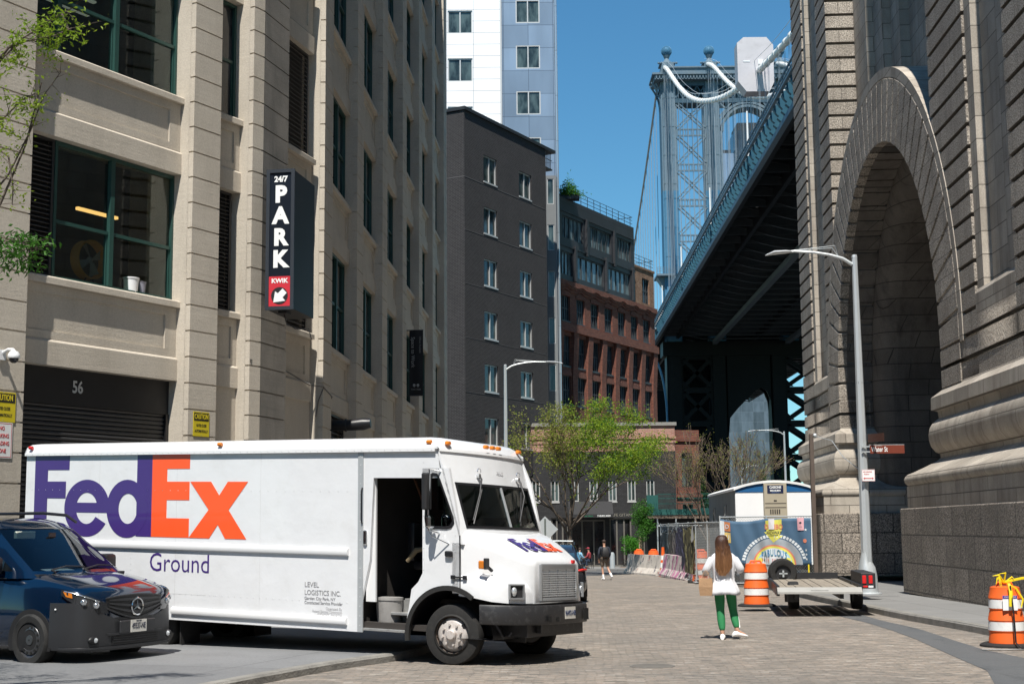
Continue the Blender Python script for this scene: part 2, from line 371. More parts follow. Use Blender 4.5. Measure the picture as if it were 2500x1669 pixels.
# Belgian block setts
def settmat(name):
    m, t, p = newmat(name)
    tc = t.nodes.new('ShaderNodeTexCoord'); mp = t.nodes.new('ShaderNodeMapping'); mp.inputs['Rotation'].default_value = (0, 0, SA)
    t.links.new(tc.outputs['Object'], mp.inputs[0]); v = mp.outputs[0]
    wv = t.nodes.new('ShaderNodeTexNoise'); wv.inputs['Scale'].default_value = 1.3; wv.inputs['Detail'].default_value = 5; t.links.new(v, wv.inputs['Vector'])
    va = t.nodes.new('ShaderNodeVectorMath'); va.operation = 'SCALE'; t.links.new(wv.outputs[1], va.inputs[0]); va.inputs['Scale'].default_value = 0.22
    vb = t.nodes.new('ShaderNodeVectorMath'); vb.operation = 'ADD'; t.links.new(v, vb.inputs[0]); t.links.new(va.outputs[0], vb.inputs[1])
    b = t.nodes.new('ShaderNodeTexBrick'); t.links.new(vb.outputs[0], b.inputs['Vector']); b.inputs['Scale'].default_value = 1
    b.inputs['Brick Width'].default_value = 0.24; b.inputs['Row Height'].default_value = 0.115; b.inputs['Mortar Size'].default_value = 0.013; b.inputs['Mortar Smooth'].default_value = 0.5
    b.inputs['Color1'].default_value = (0, 0, 0, 1); b.inputs['Color2'].default_value = (1, 1, 1, 1); b.inputs['Mortar'].default_value = (0.5, 0.5, 0.5, 1); b.inputs['Bias'].default_value = 0
    vs2 = coord(t, (0.5, 2.6, 1), (0, 0, SA)); st = noise(t, vs2, 2.2, 8, 0.72); st2 = noise(t, coord(t, (1.1, 5.5, 1), (0, 0, SA)), 3.2, 7, 0.72)
    per = mth(t, 'ADD', mth(t, 'MULTIPLY', b.outputs[0], 0.30), mth(t, 'MULTIPLY', ramp(t, st2, [(0.34, 0.0), (0.66, 1.0)]), 0.70))
    c = ramp(t, per, [(0.12, (0.11, 0.105, 0.10)), (0.28, (0.26, 0.25, 0.235)), (0.40, (0.42, 0.37, 0.31)), (0.50, (0.38, 0.375, 0.36)), (0.60, (0.56, 0.43, 0.33)), (0.72, (0.55, 0.53, 0.50)), (0.9, (0.85, 0.81, 0.75))])
    big = noise(t, v, 0.33, 5, 0.6)
    c = mixc(t, mth(t, 'MULTIPLY', ramp(t, big, [(0.4, 0.0), (0.65, 1.0)]), 0.5), c, (0.25, 0.245, 0.235))
    c = mixc(t, mth(t, 'MULTIPLY', ramp(t, st, [(0.5, 0.0), (0.6, 1.0)]), 0.35), c, (0.15, 0.145, 0.14))
    c = mixc(t, mth(t, 'MULTIPLY', b.outputs[1], 0.2), c, (0.16, 0.145, 0.125))
    c = mixc(t, 1.0, c, (0.67, 0.645, 0.615), 'MULTIPLY')
    t.links.new(c, p.inputs['Base Color']); p.inputs['Roughness'].default_value = 0.8
    h = mth(t, 'ADD', mth(t, 'MULTIPLY', b.outputs[1], -0.5), mth(t, 'MULTIPLY', noise(t, coord(t, (1, 2.2, 1), (0, 0, SA)), 6, 6, 0.65), 2.2))
    bump(t, p, h, 1.0, 0.03); return m
SETT = settmat('granite_setts')

gsheet('ground', [(-900, -60), (900, -60), (900, 1400), (-900, 1400)], -0.03, ASPH)
gsheet('cobblestone_street', [(-9, 2), (8.0, 2), (7.75, 28), (7.9, 38), (9.2, 62), (6.2, 76), (3.9, 73), (1.0, 71), (-3.2, 70), (-4.0, 40), (-4.0, 30), (-9, 20)], 0.0, SETT)
gsheet('asphalt_strip', [(5.2, 6), (7.05, 6), (7.02, 18), (6.8, 21.05), (6.91, 23.0), (7.09, 25.6), (7.16, 28.3), (7.5, 32.6), (6.75, 32.6), (6.75, 30.0), (6.68, 27.3), (6.38, 23.1), (6.08, 20.3), (5.85, 18.0), (5.44, 16.5)], 0.004, ASPH2)
gsheet('cross_street', [(-30, 72), (1, 71.5), (3.9, 73.5), (6.2, 76.5), (8, 66), (10.5, 62), (11.5, 66), (30, 70), (30, 86), (-30, 86)], 0.004, ASPH2)
# left pavement with the driveway apron in front of the garage
lp = [(-30, 4), (-5.2, 4), (-4.6, 12), (-3.85, 15.0), (-3.39, 16.34), (-3.02, 17.32), (-2.66, 18.2), (-2.35, 18.9), (-2.0, 19.5), (-1.6, 20.2), (-1.35, 21.0), (-1.25, 22.2), (-1.3, 24), (-1.75, 28), (-1.6, 34), (-0.15, 66), (-1.0, 69.5), (-4, 71), (-30, 71)]
gsheet('pavement', lp, 0.10, CONC2, thick=0.22)
edge = lp[1:17]
k = MB(); pr = []
for i, q in enumerate(edge):
    d = Vector(edge[min(i + 1, len(edge) - 1)]) - Vector(edge[max(i - 1, 0)]); d.normalize(); n = Vector((d.y, -d.x))
    g = ground(q[1]); a = Vector(q) - n * 0.16; c_ = Vector(q) + n * 0.02
    pr.append([(a.x, a.y, g - 0.1), (a.x, a.y, g + 0.108), (c_.x - n.x * 0.03, c_.y - n.y * 0.03, g + 0.108), (c_.x, c_.y, g + 0.08), (c_.x, c_.y, g - 0.1)])
k.loft(pr); tag(k.build('kerb', KERB), kind='structure')
# right pavement
rk = [(7.35, 2), (7.72, 14), (7.78, 23), (7.68, 26), (7.66, 28), (7.72, 30.2), (7.85, 33), (8.15, 40), (8.9, 52), (9.5, 62), (10.2, 66)]
gsheet('pavement', rk + [(11.5, 68.5), (40, 70), (40, 2)], 0.13, CONC, thick=0.25)
k = MB(); pr = []
for i, q in enumerate(rk):
    d = Vector(rk[min(i + 1, len(rk) - 1)]) - Vector(rk[max(i - 1, 0)]); d.normalize(); n = Vector((-d.y, d.x))
    g = ground(q[1]); a = Vector(q) - n * 0.16; c_ = Vector(q) + n * 0.02
    pr.append([(a.x, a.y, g - 0.1), (a.x, a.y, g + 0.138), (c_.x - n.x * 0.03, c_.y - n.y * 0.03, g + 0.138), (c_.x, c_.y, g + 0.11), (c_.x, c_.y, g - 0.1)])
k.loft(pr); tag(k.build('kerb', KERB), kind='structure')
# far pavement along the low building
gsheet('pavement', [(-40, 88.5), (-4, 88.5), (5.0, 88.0), (7.6, 85.5), (9.0, 86), (9.6, 90), (30, 92), (30, 200), (-40, 200)], 0.10, CONC, thick=0.2)
gsheet('soil_patch', [(6.9, 92), (9.3, 92), (9.3, 95), (6.9, 95)], 0.106, mat('soil', (0.16, 0.10, 0.06), 0.95, var=0.4, vs=4))
# manhole cover
mh = MB(); mh.cyl((0, 0, 0), (0, 0, 0.006), 0.30, n=32); mh.m = 0
for i in range(-4, 5):
    L = math.sqrt(max(0.01, 0.27 ** 2 - (i * 0.065) ** 2)); mh.box(-L, L, i * 0.065 - 0.012, i * 0.065 + 0.012, 0.006, 0.009)
o = mh.build('manhole_cover', mat('cast_iron', (0.16, 0.15, 0.135), 0.7, 0.1, var=0.3)); o.location = (1.80, 19.05, 0.0)
tag(o, 'round iron manhole cover set in the cobblestones near the bottom of the picture', 'manhole cover')
# ============================================================ LEFT WAREHOUSE
def stucco(name, c, dark, sc=1.0, amt=0.35, lines=0.0):
    m, t, p = newmat(name); v = coord(t); vz = coord(t, (1, 1, 0.18)); vh = coord(t, (0.35, 0.35, 5.5))
    big = noise(t, v, 0.5 * sc, 7, 0.62); gr = noise(t, v, 28, 5, 0.7); st = noise(t, vz, 1.6 * sc, 7, 0.62)
    o = mixc(t, mth(t, 'MULTIPLY', ramp(t, big, [(0.4, 0.0), (0.68, 1.0)]), amt), c, dark)
    o = mixc(t, mth(t, 'MULTIPLY', ramp(t, st, [(0.5, 0.0), (0.7, 1.0)]), amt * 0.8), o, tuple(x * 0.8 for x in dark))
    o = mixc(t, 1.0, o, ramp(t, gr, [(0.3, 0.86), (0.7, 1.1)]), 'MULTIPLY')
    t.links.new(o, p.inputs['Base Color']); p.inputs['Roughness'].default_value = 0.9
    h = mth(t, 'ADD', mth(t, 'MULTIPLY', gr, 1.0), mth(t, 'MULTIPLY', noise(t, vh, 2.0, 5, 0.6), 0.7))
    bump(t, p, h, 0.5, 0.012); MATS[name] = m; return m
STUC = stucco('buff_concrete', (0.54, 0.485, 0.405), (0.36, 0.315, 0.255))
STUCD = stucco('stained_concrete', (0.30, 0.275, 0.24), (0.16, 0.15, 0.135), 1.5, 0.6)
GREEN = mat('green_window_frame', (0.022, 0.065, 0.055), 0.4, var=0.15)
LOUV = mat('louver_grey', (0.055, 0.053, 0.052), 0.55, var=0.2)
LOUVB = mat('louver_black', (0.022, 0.022, 0.023), 0.5, var=0.2)
PANE = darkpane('warehouse_pane', (0.012, 0.014, 0.016), 0.05)
CLEAR = glass('clear_pane')
BP0 = (-5.70, 31.9); BP1 = (-4.75, 35.5)
bld = thing('warehouse', 'tall buff concrete warehouse with grooved pilasters along the left side of the street', 'building', (-5.7, 31.9, 0))
FL = 4.475
Z_SILL, Z_LINT, Z_LEDGE = 6.68, 4.97, 5.48
CO = 0.5558; C0 = 4.36 - 7 * CO
def bframe(o, az):
    return Matrix.Translation((-bld.location.x, -bld.location.y, 0)) @ frame(o, az)
def pilaster(mb, t0, t1, ztop, back=-0.9, outer=0.13, mid=0.0, z0=0.1):
    """stack of courses with a recessed joint between them; x outward, y along"""
    mb.box(back, -outer, t0, t1, z0, ztop); mb.box(-outer - 0.02, -0.03, t0 + 0.03, t1 - 0.03, z0, ztop)
    z = C0
    while z < ztop:
        a, b_ = max(z + 0.016, z0), min(z + CO - 0.016, ztop)
        if b_ > a: mb.box(-outer - 0.01, 0, t0, t1, a, b_)
        z += CO
def spandrel(mb, t0, t1, zl, zs, n, margin=0.24):
    """lintel band, ledge, sunk panel and sill; n = dict of depths"""
    sp = -n['sp']; li = -n['li']; si = -n['si']; wi = -n['wi'] - 0.02
    back = wi - 0.35
    if zl is not None:
        h = Z_LEDGE - Z_LINT
        mb.ext([(back, zl), (li, zl), (li, zl + h - 0.06), (sp - 0.01, zl + h), (back, zl + h)], t0, t1, 'y')
        a = zl + h
    else: a = zs - 1.2
    b = zs - 0.16
    pz0, pz1 = a + 0.15, b - 0.17
    y0, y1 = t0 + margin, t1 - margin
    if pz1 - pz0 > 0.15 and y1 - y0 > 0.3:
        mb.box(back, sp, t0, t1, a, pz0); mb.box(back, sp, t0, t1, pz1, b)
        mb.box(back, sp, t0, y0, pz0, pz1); mb.box(back, sp, y1, t1, pz0, pz1); mb.box(back, sp - 0.035, y0, y1, pz0, pz1)
    else: mb.box(back, sp, t0, t1, a, b)
    mb.ext([(back, b), (si, b + 0.01), (si, zs - 0.03), (si - 0.03, zs), (back, zs + 0.02)], t0, t1, 'y')
def sashwin(t0, t1, z0, z1, x, M, split=None, mull=(), pane=None, rail=0.5, name='window'):
    """framed window; mull = positions of mullions, rail = height fraction of the meeting rail"""
    f = MB(M); w_ = 0.07; d0, d1 = x - 0.10, x
    f.box(d0, d1, t0, t0 + w_, z0, z1); f.box(d0, d1, t1 - w_, t1, z0, z1)
    f.box(d0, d1, t0 + w_, t1 - w_, z0, z0 + w_); f.box(d0, d1, t0 + w_, t1 - w_, z1 - w_, z1)
    xs = [t0 + w_] + [q for m_ in mull for q in (m_ - 0.055, m_ + 0.055)] + [t1 - w_]
    for m_ in mull: f.box(d0, d1 + 0.012, m_ - 0.055, m_ + 0.055, z0 + w_, z1 - w_)
    zr = z0 + (z1 - z0) * rail
    for a, b in zip(xs[0::2], xs[1::2]):
        f.box(d0 - 0.02, d1 - 0.03, a, b, zr - 0.035, zr + 0.035)
        f.box(d0 - 0.02, d1 - 0.05, a, a + 0.035, z0 + w_, zr - 0.035); f.box(d0 - 0.02, d1 - 0.05, b - 0.035, b, z0 + w_, zr - 0.035)
    o = f.build(name, GREEN, bld, smooth=0)
    g = MB(M); g.box(x - 0.085, x - 0.075, t0 + 0.03, t1 - 0.03, z0 + 0.03, z1 - 0.03); g.build('pane', pane or PANE, o, smooth=0)
    return o
def louver(t0, t1, z0, z1, x, M, m, pitch=0.09):
    f = MB(M); f.box(x - 0.1, x, t0, t0 + 0.06, z0, z1); f.box(x - 0.1, x, t1 - 0.06, t1, z0, z1); f.box(x - 0.1, x, t0 + .06, t1 - .06, z0, z0 + 0.05); f.box(x - 0.1, x, t0 + .06, t1 - .06, z1 - 0.05, z1)
    z = z0 + 0.06
    while z < z1 - 0.09:
        f.ext([(x - 0.09, z + 0.06), (x - 0.02, z), (x - 0.012, z + 0.012), (x - 0.08, z + 0.075)], t0 + 0.06, t1 - 0.06, 'y'); z += pitch
    f.box(x - 0.2, x - 0.18, t0, t1, z0, z1)
    return f.build('louver', m, bld, smooth=0)
ZT = 31.0
wall = MB(); dark = MB()
# --- long facade (street direction)
Lo = dict(wi=0.36, si=0.17, sp=0.27, li=0.22)
ML = bframe(BP1, 2.75); wall.M = ML
pitch, pw, NB = 5.30, 1.2, 6
for k_ in range(NB + 1):
    y0 = k_ * pitch
    if k_ == 0: continue
    pilaster(wall, y0, y0 + (pw if k_ < NB else 1.4), ZT)
for k_ in range(NB):
    t0, t1 = k_ * pitch + pw, (k_ + 1) * pitch
    for f in range(0, 6):
        zl, zs = Z_LINT + FL * f, Z_SILL + FL * f
        spandrel(wall, t0, t1, zl, zs, Lo)
        if zs < 28 and not (f >= 5):
            mid = (t0 + t1) / 2
            sashwin(t0 + 0.02, t1 - 0.02, zs + 0.01, zl + FL - 0.01, -Lo['wi'], ML, mull=(t0 + (t1 - t0) / 3, t0 + 2 * (t1 - t0) / 3))
    # street level: wall with openings
    if k_ == 0:
        wall.box(-0.75, -0.27, t0, t0 + 0.15, 0.1, Z_LINT); louver(t0 + 0.15, t1 - 0.02, 0.9, Z_LINT - 0.01, -0.36, ML, LOUVB, 0.12); wall.box(-0.75, -0.27, t0 + .15, t1, 0.1, 0.9)
    else:
        wall.box(-0.75, -0.27, t0, t0 + 0.8, 0.1, Z_LINT); wall.box(-0.75, -0.27, t1 - 0.8, t1, 0.1, Z_LINT); wall.box(-0.75, -0.27, t0 + .8, t1 - .8, 3.2, Z_LINT)
        dark.M = ML; dark.box(-0.7, -0.6, t0 + 0.8, t1 - 0.8, 0.1, 3.2)
wall.box(-14, -0.75, 0.6, NB * pitch + 1.35, 0.1, ZT)          # body
# --- corner pilaster P1: return face towards the camera
pilaster(wall, 0, pw, ZT, back=-1.2)
# --- chamfer bay between P0 and P1
MC = bframe(BP0, 15.0); wall.M = MC
Ch = dict(wi=0.36, si=0.14, sp=0.27, li=0.22)
dm = MB(MC); pilaster(dm, 0.0, 1.42, ZT, back=-0.9); 
c0, c1 = 1.42, 3.46
for f in range(0, 6):
    zl, zs = Z_LINT + FL * f, Z_SILL + FL * f
    spandrel(wall, c0, c1, zl, zs, Ch, 0.3)
    if f < 3: louver(c0 + 0.02, c1 - 0.02, zs + 0.01, zl + FL - 0.01, -0.36, MC, LOUV if f != 0 else LOUV, 0.115)
wall.box(-0.9, -0.27, c0, c1, 0.1, Z_LINT); wall.box(-10, -0.85, 0.2, c1 + 0.2, 0.1, ZT)
dm.build('stained_pilaster', STUCD, bld, smooth=0)
# --- wide facade towards the garage
MW = bframe(BP0, 29.0); wall.M = MW
Wi = dict(wi=0.52, si=0.28, sp=0.38, li=0.33)
pilaster(wall, -2.33, -1.46, ZT, back=-1.3); pilaster(wall, -9.6, -6.75, ZT, back=-1.3)
pm = MB(MW); pilaster(pm, -0.36, 0.02, ZT, back=-0.9); pm.build('corner_pier', STUC, bld, smooth=0)
for f in range(0, 6):
    zl, zs = Z_LINT + FL * f, Z_SILL + FL * f
    spandrel(wall, -1.46, -0.36, zl, zs, Wi, 0.2)
    spandrel(wall, -6.75, -2.33, zl, zs, Wi, 0.34)
    if f < 3:
        if f % 2 == 0: louver(-1.45, -0.45, zs + 0.01, zl + FL - 0.01, -Wi['wi'], MW, LOUVB)
        else: sashwin(-1.45, -0.37, zs + 0.01, zl + FL - 0.01, -Wi['wi'], MW)
        z0, z1 = zs + 0.01, zl + FL - 0.01
        if f == 0: louver(-6.74, -5.72, z0, z1, -Wi['wi'], MW, LOUVB)
        sashwin(-5.70 if f == 0 else -6.74, -2.31, z0, z1, -Wi['wi'], MW, mull=(-4.15,) if f == 0 else (-5.72, -4.15), pane=CLEAR, rail=0.42)
wall.box(-1.3, -0.38, -1.46, -0.36, 0.1, Z_LINT)
wall.box(-12, -3.6, -9.6, 0.2, 0.1, ZT)                      # back of the rooms
for f in range(-1, 6):
    z = Z_SILL + FL * f - 0.5
    wall.box(-3.65, -0.9, -9.5, 0.1, z - 0.35, z)            # floor slabs
wall.build('wall', STUC, bld, smooth=0)
dark.build('shop_opening', BLACK, bld, smooth=0)
# --- garage gate
gm = MB(MW); gm.box(-0.62, -0.55, -6.75, -2.30, 4.26, Z_LINT); gm.build('gate_housing', mat('gate_black', (0.014, 0.014, 0.015), 0.55, var=0.3), bld, smooth=0)
gt = MB(MW); z = 0.15
while z < 4.24:
    gt.ext([(-0.64, z), (-0.60, z + 0.012), (-0.585, z + 0.045), (-0.60, z + 0.078), (-0.64, z + 0.088)], -6.75, -2.42, 'y'); z += 0.09
gt.box(-0.66, -0.64, -6.75, -2.3, 0.1, 4.26); gt.build('roller_gate', mat('roller_gate_grey', (0.045, 0.045, 0.047), 0.45, 0.2, var=0.3, dirt=0.3), bld)
gr = MB(MW); gr.box(-0.70, -0.53, -2.42, -2.30, 0.1, 4.26); gr.build('gate_rail', BLACK, bld, smooth=0)
def onW(t, x, z): 
    p = frame(BP0, 29.0) @ Vector((x, t, z)); return p
def locb(p): return (p[0] - bld.location.x, p[1] - bld.location.y, p[2])
text('56', mat('number_grey', (0.55, 0.55, 0.53), 0.6), bld, vert(locb(onW(-4.92, -0.535, 4.62)), -61), h=0.24, sx=0.85, bold=0.03, name='house_number')
# room contents seen through the clear panes
rm = MB(MW); rm.box(-3.5, -3.45, -9, 0, 6.2, 14.5); rm.build('back_room_wall', mat('room_grey', (0.14, 0.14, 0.14), 0.9), bld, smooth=0)
lt = MB(MW); lt.box(-1.64, -1.56, -4.07, -2.92, 8.49, 8.55); o = lt.build('strip_lamp', lightmat('warm_strip', (1.0, 0.5, 0.16), 2.2)); o.matrix_world = Matrix.Translation(bld.location)
tag(o, 'long warm orange strip lamp glowing behind the second floor garage window', 'strip lamp')
lt = MB(MW); lt.box(-2.4, -2.3, -5.3, -3.2, 13.1, 13.14); lt.box(-1.8, -1.7, -4.6, -3.6, 13.15, 13.19); o = lt.build('strip_lamp', lightmat('pale_strip', (0.8, 0.75, 0.65), 0.25)); o.matrix_world = Matrix.Translation(bld.location)  # these strips are given a faint glow of their own
tag(o, 'faintly glowing pale ceiling strip lamps behind the upper window above the garage', 'strip lamp')
fn = thing('floor_fan', 'big round floor fan with an orange rim behind the window above the garage door', 'fan', tuple(onW(-4.22, -.95, 7.34)), 29); fn.scale = (.85,) * 3
f_ = MB(); ring = [(0.0, 0.46 * math.cos(q), 0.46 * math.sin(q)) for q in [2 * PI * k / 40 for k in range(41)]]
f_.tube(ring, 0.02, 8, cap=False); f_.tube([(-0.25, y, z) for _, y, z in ring], 0.02, 8, cap=False)
f_.lathe([(0.46, 0.0), (0.47, 0.0), (0.47, -0.25), (0.46, -0.25)], 40, axis='x', close=True); f_.build('rim', mat('fan_orange', (0.75, 0.33, 0.05), 0.5), fn)
f_ = MB()
for k_ in range(4):
    q = k_ * PI / 2; f_.add([(-.08, 0.07 * math.cos(q), .07 * math.sin(q)), (-.16, .40 * math.cos(q + .15), .40 * math.sin(q + .15)), (-.06, .42 * math.cos(q + .75), .42 * math.sin(q + .75)), (-.04, .09 * math.cos(q + .9), .09 * math.sin(q + .9))], [(0, 1, 2, 3)])
f_.ball((-0.1, 0, 0), .08); f_.build('blade', mat('fan_grey', (0.35, 0.35, 0.35), 0.4, 0.5), fn)
f_ = MB(); f_.tube([(-.1, -.3, -.75), (-.1, -.1, -.45), (-.1, .1, -.45), (-.1, .3, -.75)], .02); f_.build('stand', DARKMETAL, fn)
bk = MB(); bk.lathe([(0.11, 0), (0.13, 0.26), (0.14, 0.26), (0.14, 0.28), (0.12, 0.28)], 24); bk.tube([(0.13 * math.cos(q), 0.03, 0.27 + 0.0 - 0.10 * math.sin(q)) for q in [PI * k / 10 for k in range(11)]], 0.006, 5)
o = bk.build('bucket', WHITE); o.location = onW(-3.42, -0.66, 6.70); o.scale = (1.25,) * 3; tag(o, 'white plastic bucket on the window ledge behind the glass', 'bucket')
bx = MB(); bx.lathe([(0.07, 0), (0.09, 0.22), (0.1, 0.23), (0.06, 0.24)], 16); o = bx.build('cup', mat('grey_cup', (0.25, 0.25, 0.3), 0.5)); o.location = onW(-3.14, -0.66, 6.70); o.scale = (1.3,) * 3; tag(o, 'small dark tub with a red lid beside the white bucket', 'tub')
# --- banner, PARK sign, CAUTION signs, camera, vent, cable
def onL(u, s, z): return W(u, s, z)
pk = thing('parking_sign', 'tall black projecting box sign reading 24/7 PARK with a red foot panel', 'sign', (0, 0, 0), 0)
pk.location = (-5.20, 31.5, 6.72); pk.rotation_euler = (0, 0, -rad(15 - 6))
SW, SD, SH = 0.62, 1.55, 3.18    # width across, depth away, height
b_ = MB(); b_.box(-SW / 2, SW / 2, 0.0, SD, 0, SH); b_.build('cabinet', mat('sign_cabinet', (0.012, 0.012, 0.014), 0.45, var=0.2), pk, smooth=0)
b_ = MB(); fr = 0.06
b_.box(-SW / 2 - .02, -SW / 2 + fr, -.05, -.001, -.02, SH + .02); b_.box(SW / 2 - fr, SW / 2 + .02, -.05, -.001, -.02, SH + .02); b_.box(-SW / 2 + fr, SW / 2 - fr, -.05, -.001, -.02, fr); b_.box(-SW / 2 + fr, SW / 2 - fr, -.05, -.001, SH - fr, SH + .02)
b_.build('frame', mat('sign_frame', (0.03, 0.036, 0.045), 0.4, var=0.1), pk, smooth=0)
b_ = MB(); b_.box(-SW / 2 + fr, SW / 2 - fr, -.02, -.0015, fr, SH - fr); b_.build('face', mat('sign_navy', (0.008, 0.012, 0.02), 0.3), pk, smooth=0)
b_ = MB(); b_.box(-SW / 2 + fr, SW / 2 - fr, -.026, -.0205, fr, fr + 0.68); b_.build('red_panel', mat('sign_red', (0.55, 0.03, 0.045), 0.4, var=0.05), pk, smooth=0)
FX = Matrix(((1, 0, 0, 0), (0, 0, -1, 0), (0, 1, 0, 0), (0, 0, 0, 1)))  # XY board -> XZ facing -Y
def bd(x, y, z): return Matrix.Translation((x, y, z)) @ FX
text('24/7', LETWHITE, pk, bd(0, -.024, SH - 0.21), h=.13, sx=0.95, bold=.06, shear=0.0)
for ch, z in zip('PARK', (2.61, 2.12, 1.62, 1.12)):
    text(ch, LETWHITE, pk, bd(0, -.024, z), h=.37, sx=0.98, bold=.075)
text('KWIK', LETWHITE, pk, bd(0, -.030, 0.635), h=.10, sx=1.05, bold=.05)
shape([ell(0, 0, .195, .195)], LETBLACK, pk, bd(0, -.030, 0.30), name='disc')
shape([[(-.14, -.15), (.14, -.12), (.075, -.045), (.17, .06), (.075, .16), (-.035, .055), (-.10, .10)]], LETWHITE, pk, bd(0, -.036, 0.30), name='arrow')
b_ = MB(); b_.box(-.1, .1, .2, .5, -.06, 0); b_.tube([(0.0, .3, -.05), (.05, .32, -.25), (.2, .5, -.38), (.45, .75, -.36), (.5, .8, -.6)], .012, 6); b_.build('bracket', DARKMETAL, pk)
ban = thing('banner', 'black vertical banner reading Space to Work hung on the shaded wall', 'banner', W(-6.33, 52.6, 6.75), 2.75)
BW_, BH_ = 0.52, 2.45
b_ = MB(); b_.slab(lambda a, c: (-BW_ * .1 + BW_ * a, 0.03 * math.sin(a * 5 + c * 2), BH_ * c), lambda a, c: (-BW_ * .1 + BW_ * a, 0.012 + 0.03 * math.sin(a * 5 + c * 2), BH_ * c), 6, 8)
b_.build('cloth', mat('banner_black', (0.006, 0.006, 0.008), 0.7), ban)
for zz in (0, BH_): b_ = MB(); b_.cyl((-.28, 0, zz), (BW_ * .92, 0, zz), .02, n=8); b_.build('pole', DARKMETAL, ban)
R90 = Matrix.Rotation(-PI / 2, 4, 'Z'); GT = mat('banner_text', (0.32, 0.32, 0.32), 0.6)
text('Space to Work', GT, ban, bd(.09, -.05, 1.62) @ R90, h=.14, sx=.95)
text('Offices Available', mat('banner_text_dim', (0.2, 0.2, 0.2), 0.6), ban, bd(.36, -.05, 1.90) @ R90, h=.075, sx=.9)
text('TWO TREES', GT, ban, bd(.21, -.05, .22), h=.05)
shape([ell(-.07, .02, .05, .055), [(-.08, -.06), (-.06, -.06), (-.065, .0), (-.075, .0)], ell(.07, .02, .05, .055), [(.06, -.06), (.08, -.06), (.075, 0), (.065, 0)]], GT, ban, bd(.21, -.05, .36), name='emblem')
YEL = mat('caution_yellow', (0.62, 0.50, 0.02), 0.5, var=0.08)
def caution(p, az, label, wd=.50, hg=.52):
    t = thing('caution_sign', label, 'sign', p, 0, 'caution signs beside the garage'); t.rotation_euler = (0, 0, -rad(az))
    b = MB(); b.box(-wd / 2, wd / 2, -.004, .004, -hg / 2, hg / 2); b.build('plate', YEL, t, smooth=0)
    b = MB(); b.box(-wd / 2 + .02, wd / 2 - .02, -.007, -.0045, hg / 2 - .19, hg / 2 - .025); b.build('band', LETBLACK, t, smooth=0)
    text('CAUTION', YEL, t, bd(0, -.0085, hg / 2 - .108), h=.11, sx=.62, bold=.03)
    text('GATES CLOSE', LETBLACK, t, bd(0, -.006, -.03), h=.055, sx=.66, bold=.02); text('AUTOMATICALLY', LETBLACK, t, bd(0, -.006, -.15), h=.055, sx=.66, bold=.02)
    b = MB(); [b.cyl((x, -.006, z), (x, -.003, z), .008, n=8) for x in (0,) for z in (hg / 2 - .015, -hg / 2 + .03)]; b.build('screw', GALV, t)
caution(tuple(onW(-1.93, 0.012, 4.06)), -61, 'small yellow and black caution sign on the pilaster right of the garage door')
caution(tuple(onW(-7.22, 0.012, 4.06)), -61, 'larger yellow and black caution sign at the left edge under the camera', .56, .54)
t = thing('parking_rule_sign', 'white no parking loading zone sign with red letters at the left edge', 'sign', tuple(onW(-7.23, 0.012, 3.46))); t.rotation_euler = (0, 0, rad(61))
b = MB(); b.box(-.24, .24, -.003, .003, -.32, .32); b.build('plate', LETWHITE, t, bevel=.0, smooth=0)
REDL = mat('sign_red_letters', (0.5, 0.03, 0.03), 0.5)
for i, s_ in enumerate(('NO', 'PARKING', 'LOADING', 'ZONE')): text(s_, REDL, t, bd(0, -.005, .21 - i * .135), h=.075, sx=.75, bold=.02)
b = MB(); [b.box(x0, x1, -.0045, -.0032, z0, z1) for x0, x1, z0, z1 in ((-.225, .225, .295, .305), (-.225, .225, -.305, -.295), (-.225, -.215, -.295, .295), (.215, .225, -.295, .295))]; b.build('border', REDL, t, smooth=0)
sc = thing('security_camera', 'white dome security camera on a bracket high at the left edge', 'security camera', tuple(onW(-7.3, 0.0, 4.98)), 29)
b = MB(); b.box(0, .06, -.1, .06, -.08, .1); b.tube([(.05, 0, .05), (.18, .0, .1), (.30, .0, .09), (.33, 0, .04)], [.035, .03, .03, .045], 10); b.build('bracket', WHITE, sc)
b = MB(); b.lathe([(0.0, .06), (.07, .055), (.105, .0), (.11, -.05), (.10, -.07)], 20, (.33, 0, 0)); b.build('housing', WHITE, sc)
b = MB(); b.ball((.33, 0, -.07), .085, .085, .09); b.build('dome', mat('dome_dark', (.02, .02, .025), .08), sc)
vt = thing('exhaust_vent', 'dark projecting exhaust duct on the shaded wall above the truck roof', 'vent', W(-6.5, 38.3, 4.62), 2.75)
b = MB(); b.tube([(-.3, 0, 0), (.25, 0, 0), (.60, 0, 0.03), (.80, 0, .05)], [.15, .15, .17, .13], 14); b.build('duct', BLACK, vt); b = MB(); b.lathe([(.15, .10), (.175, .10), (.175, .15), (.15, .15)], 16, axis='x'); b.build('collar', DARKMETAL, vt)
cb = MB(); pts = [onW(-.36, .02, 5.6), frame(BP0, 15) @ Vector((-.2, 1.6, 5.62)), frame(BP0, 15) @ Vector((-.2, 3.3, 5.38)), W(-6.43, 35.2, 5.36), W(-6.42, 36.4, 5.22), W(-6.62, 37.0, 5.1)]
cb.tube(pts, .014, 6); cb.tube([W(-6.43, 35.25, 5.36), W(-6.55, 35.15, 5.0), W(-6.6, 35.1, 4.6)], .014, 6)
tag(cb.build('wall_cable', mat('cable_grey', (.12, .11, .1), .7)), 'grey cable clipped along the warehouse wall below the PARK sign', 'cable')
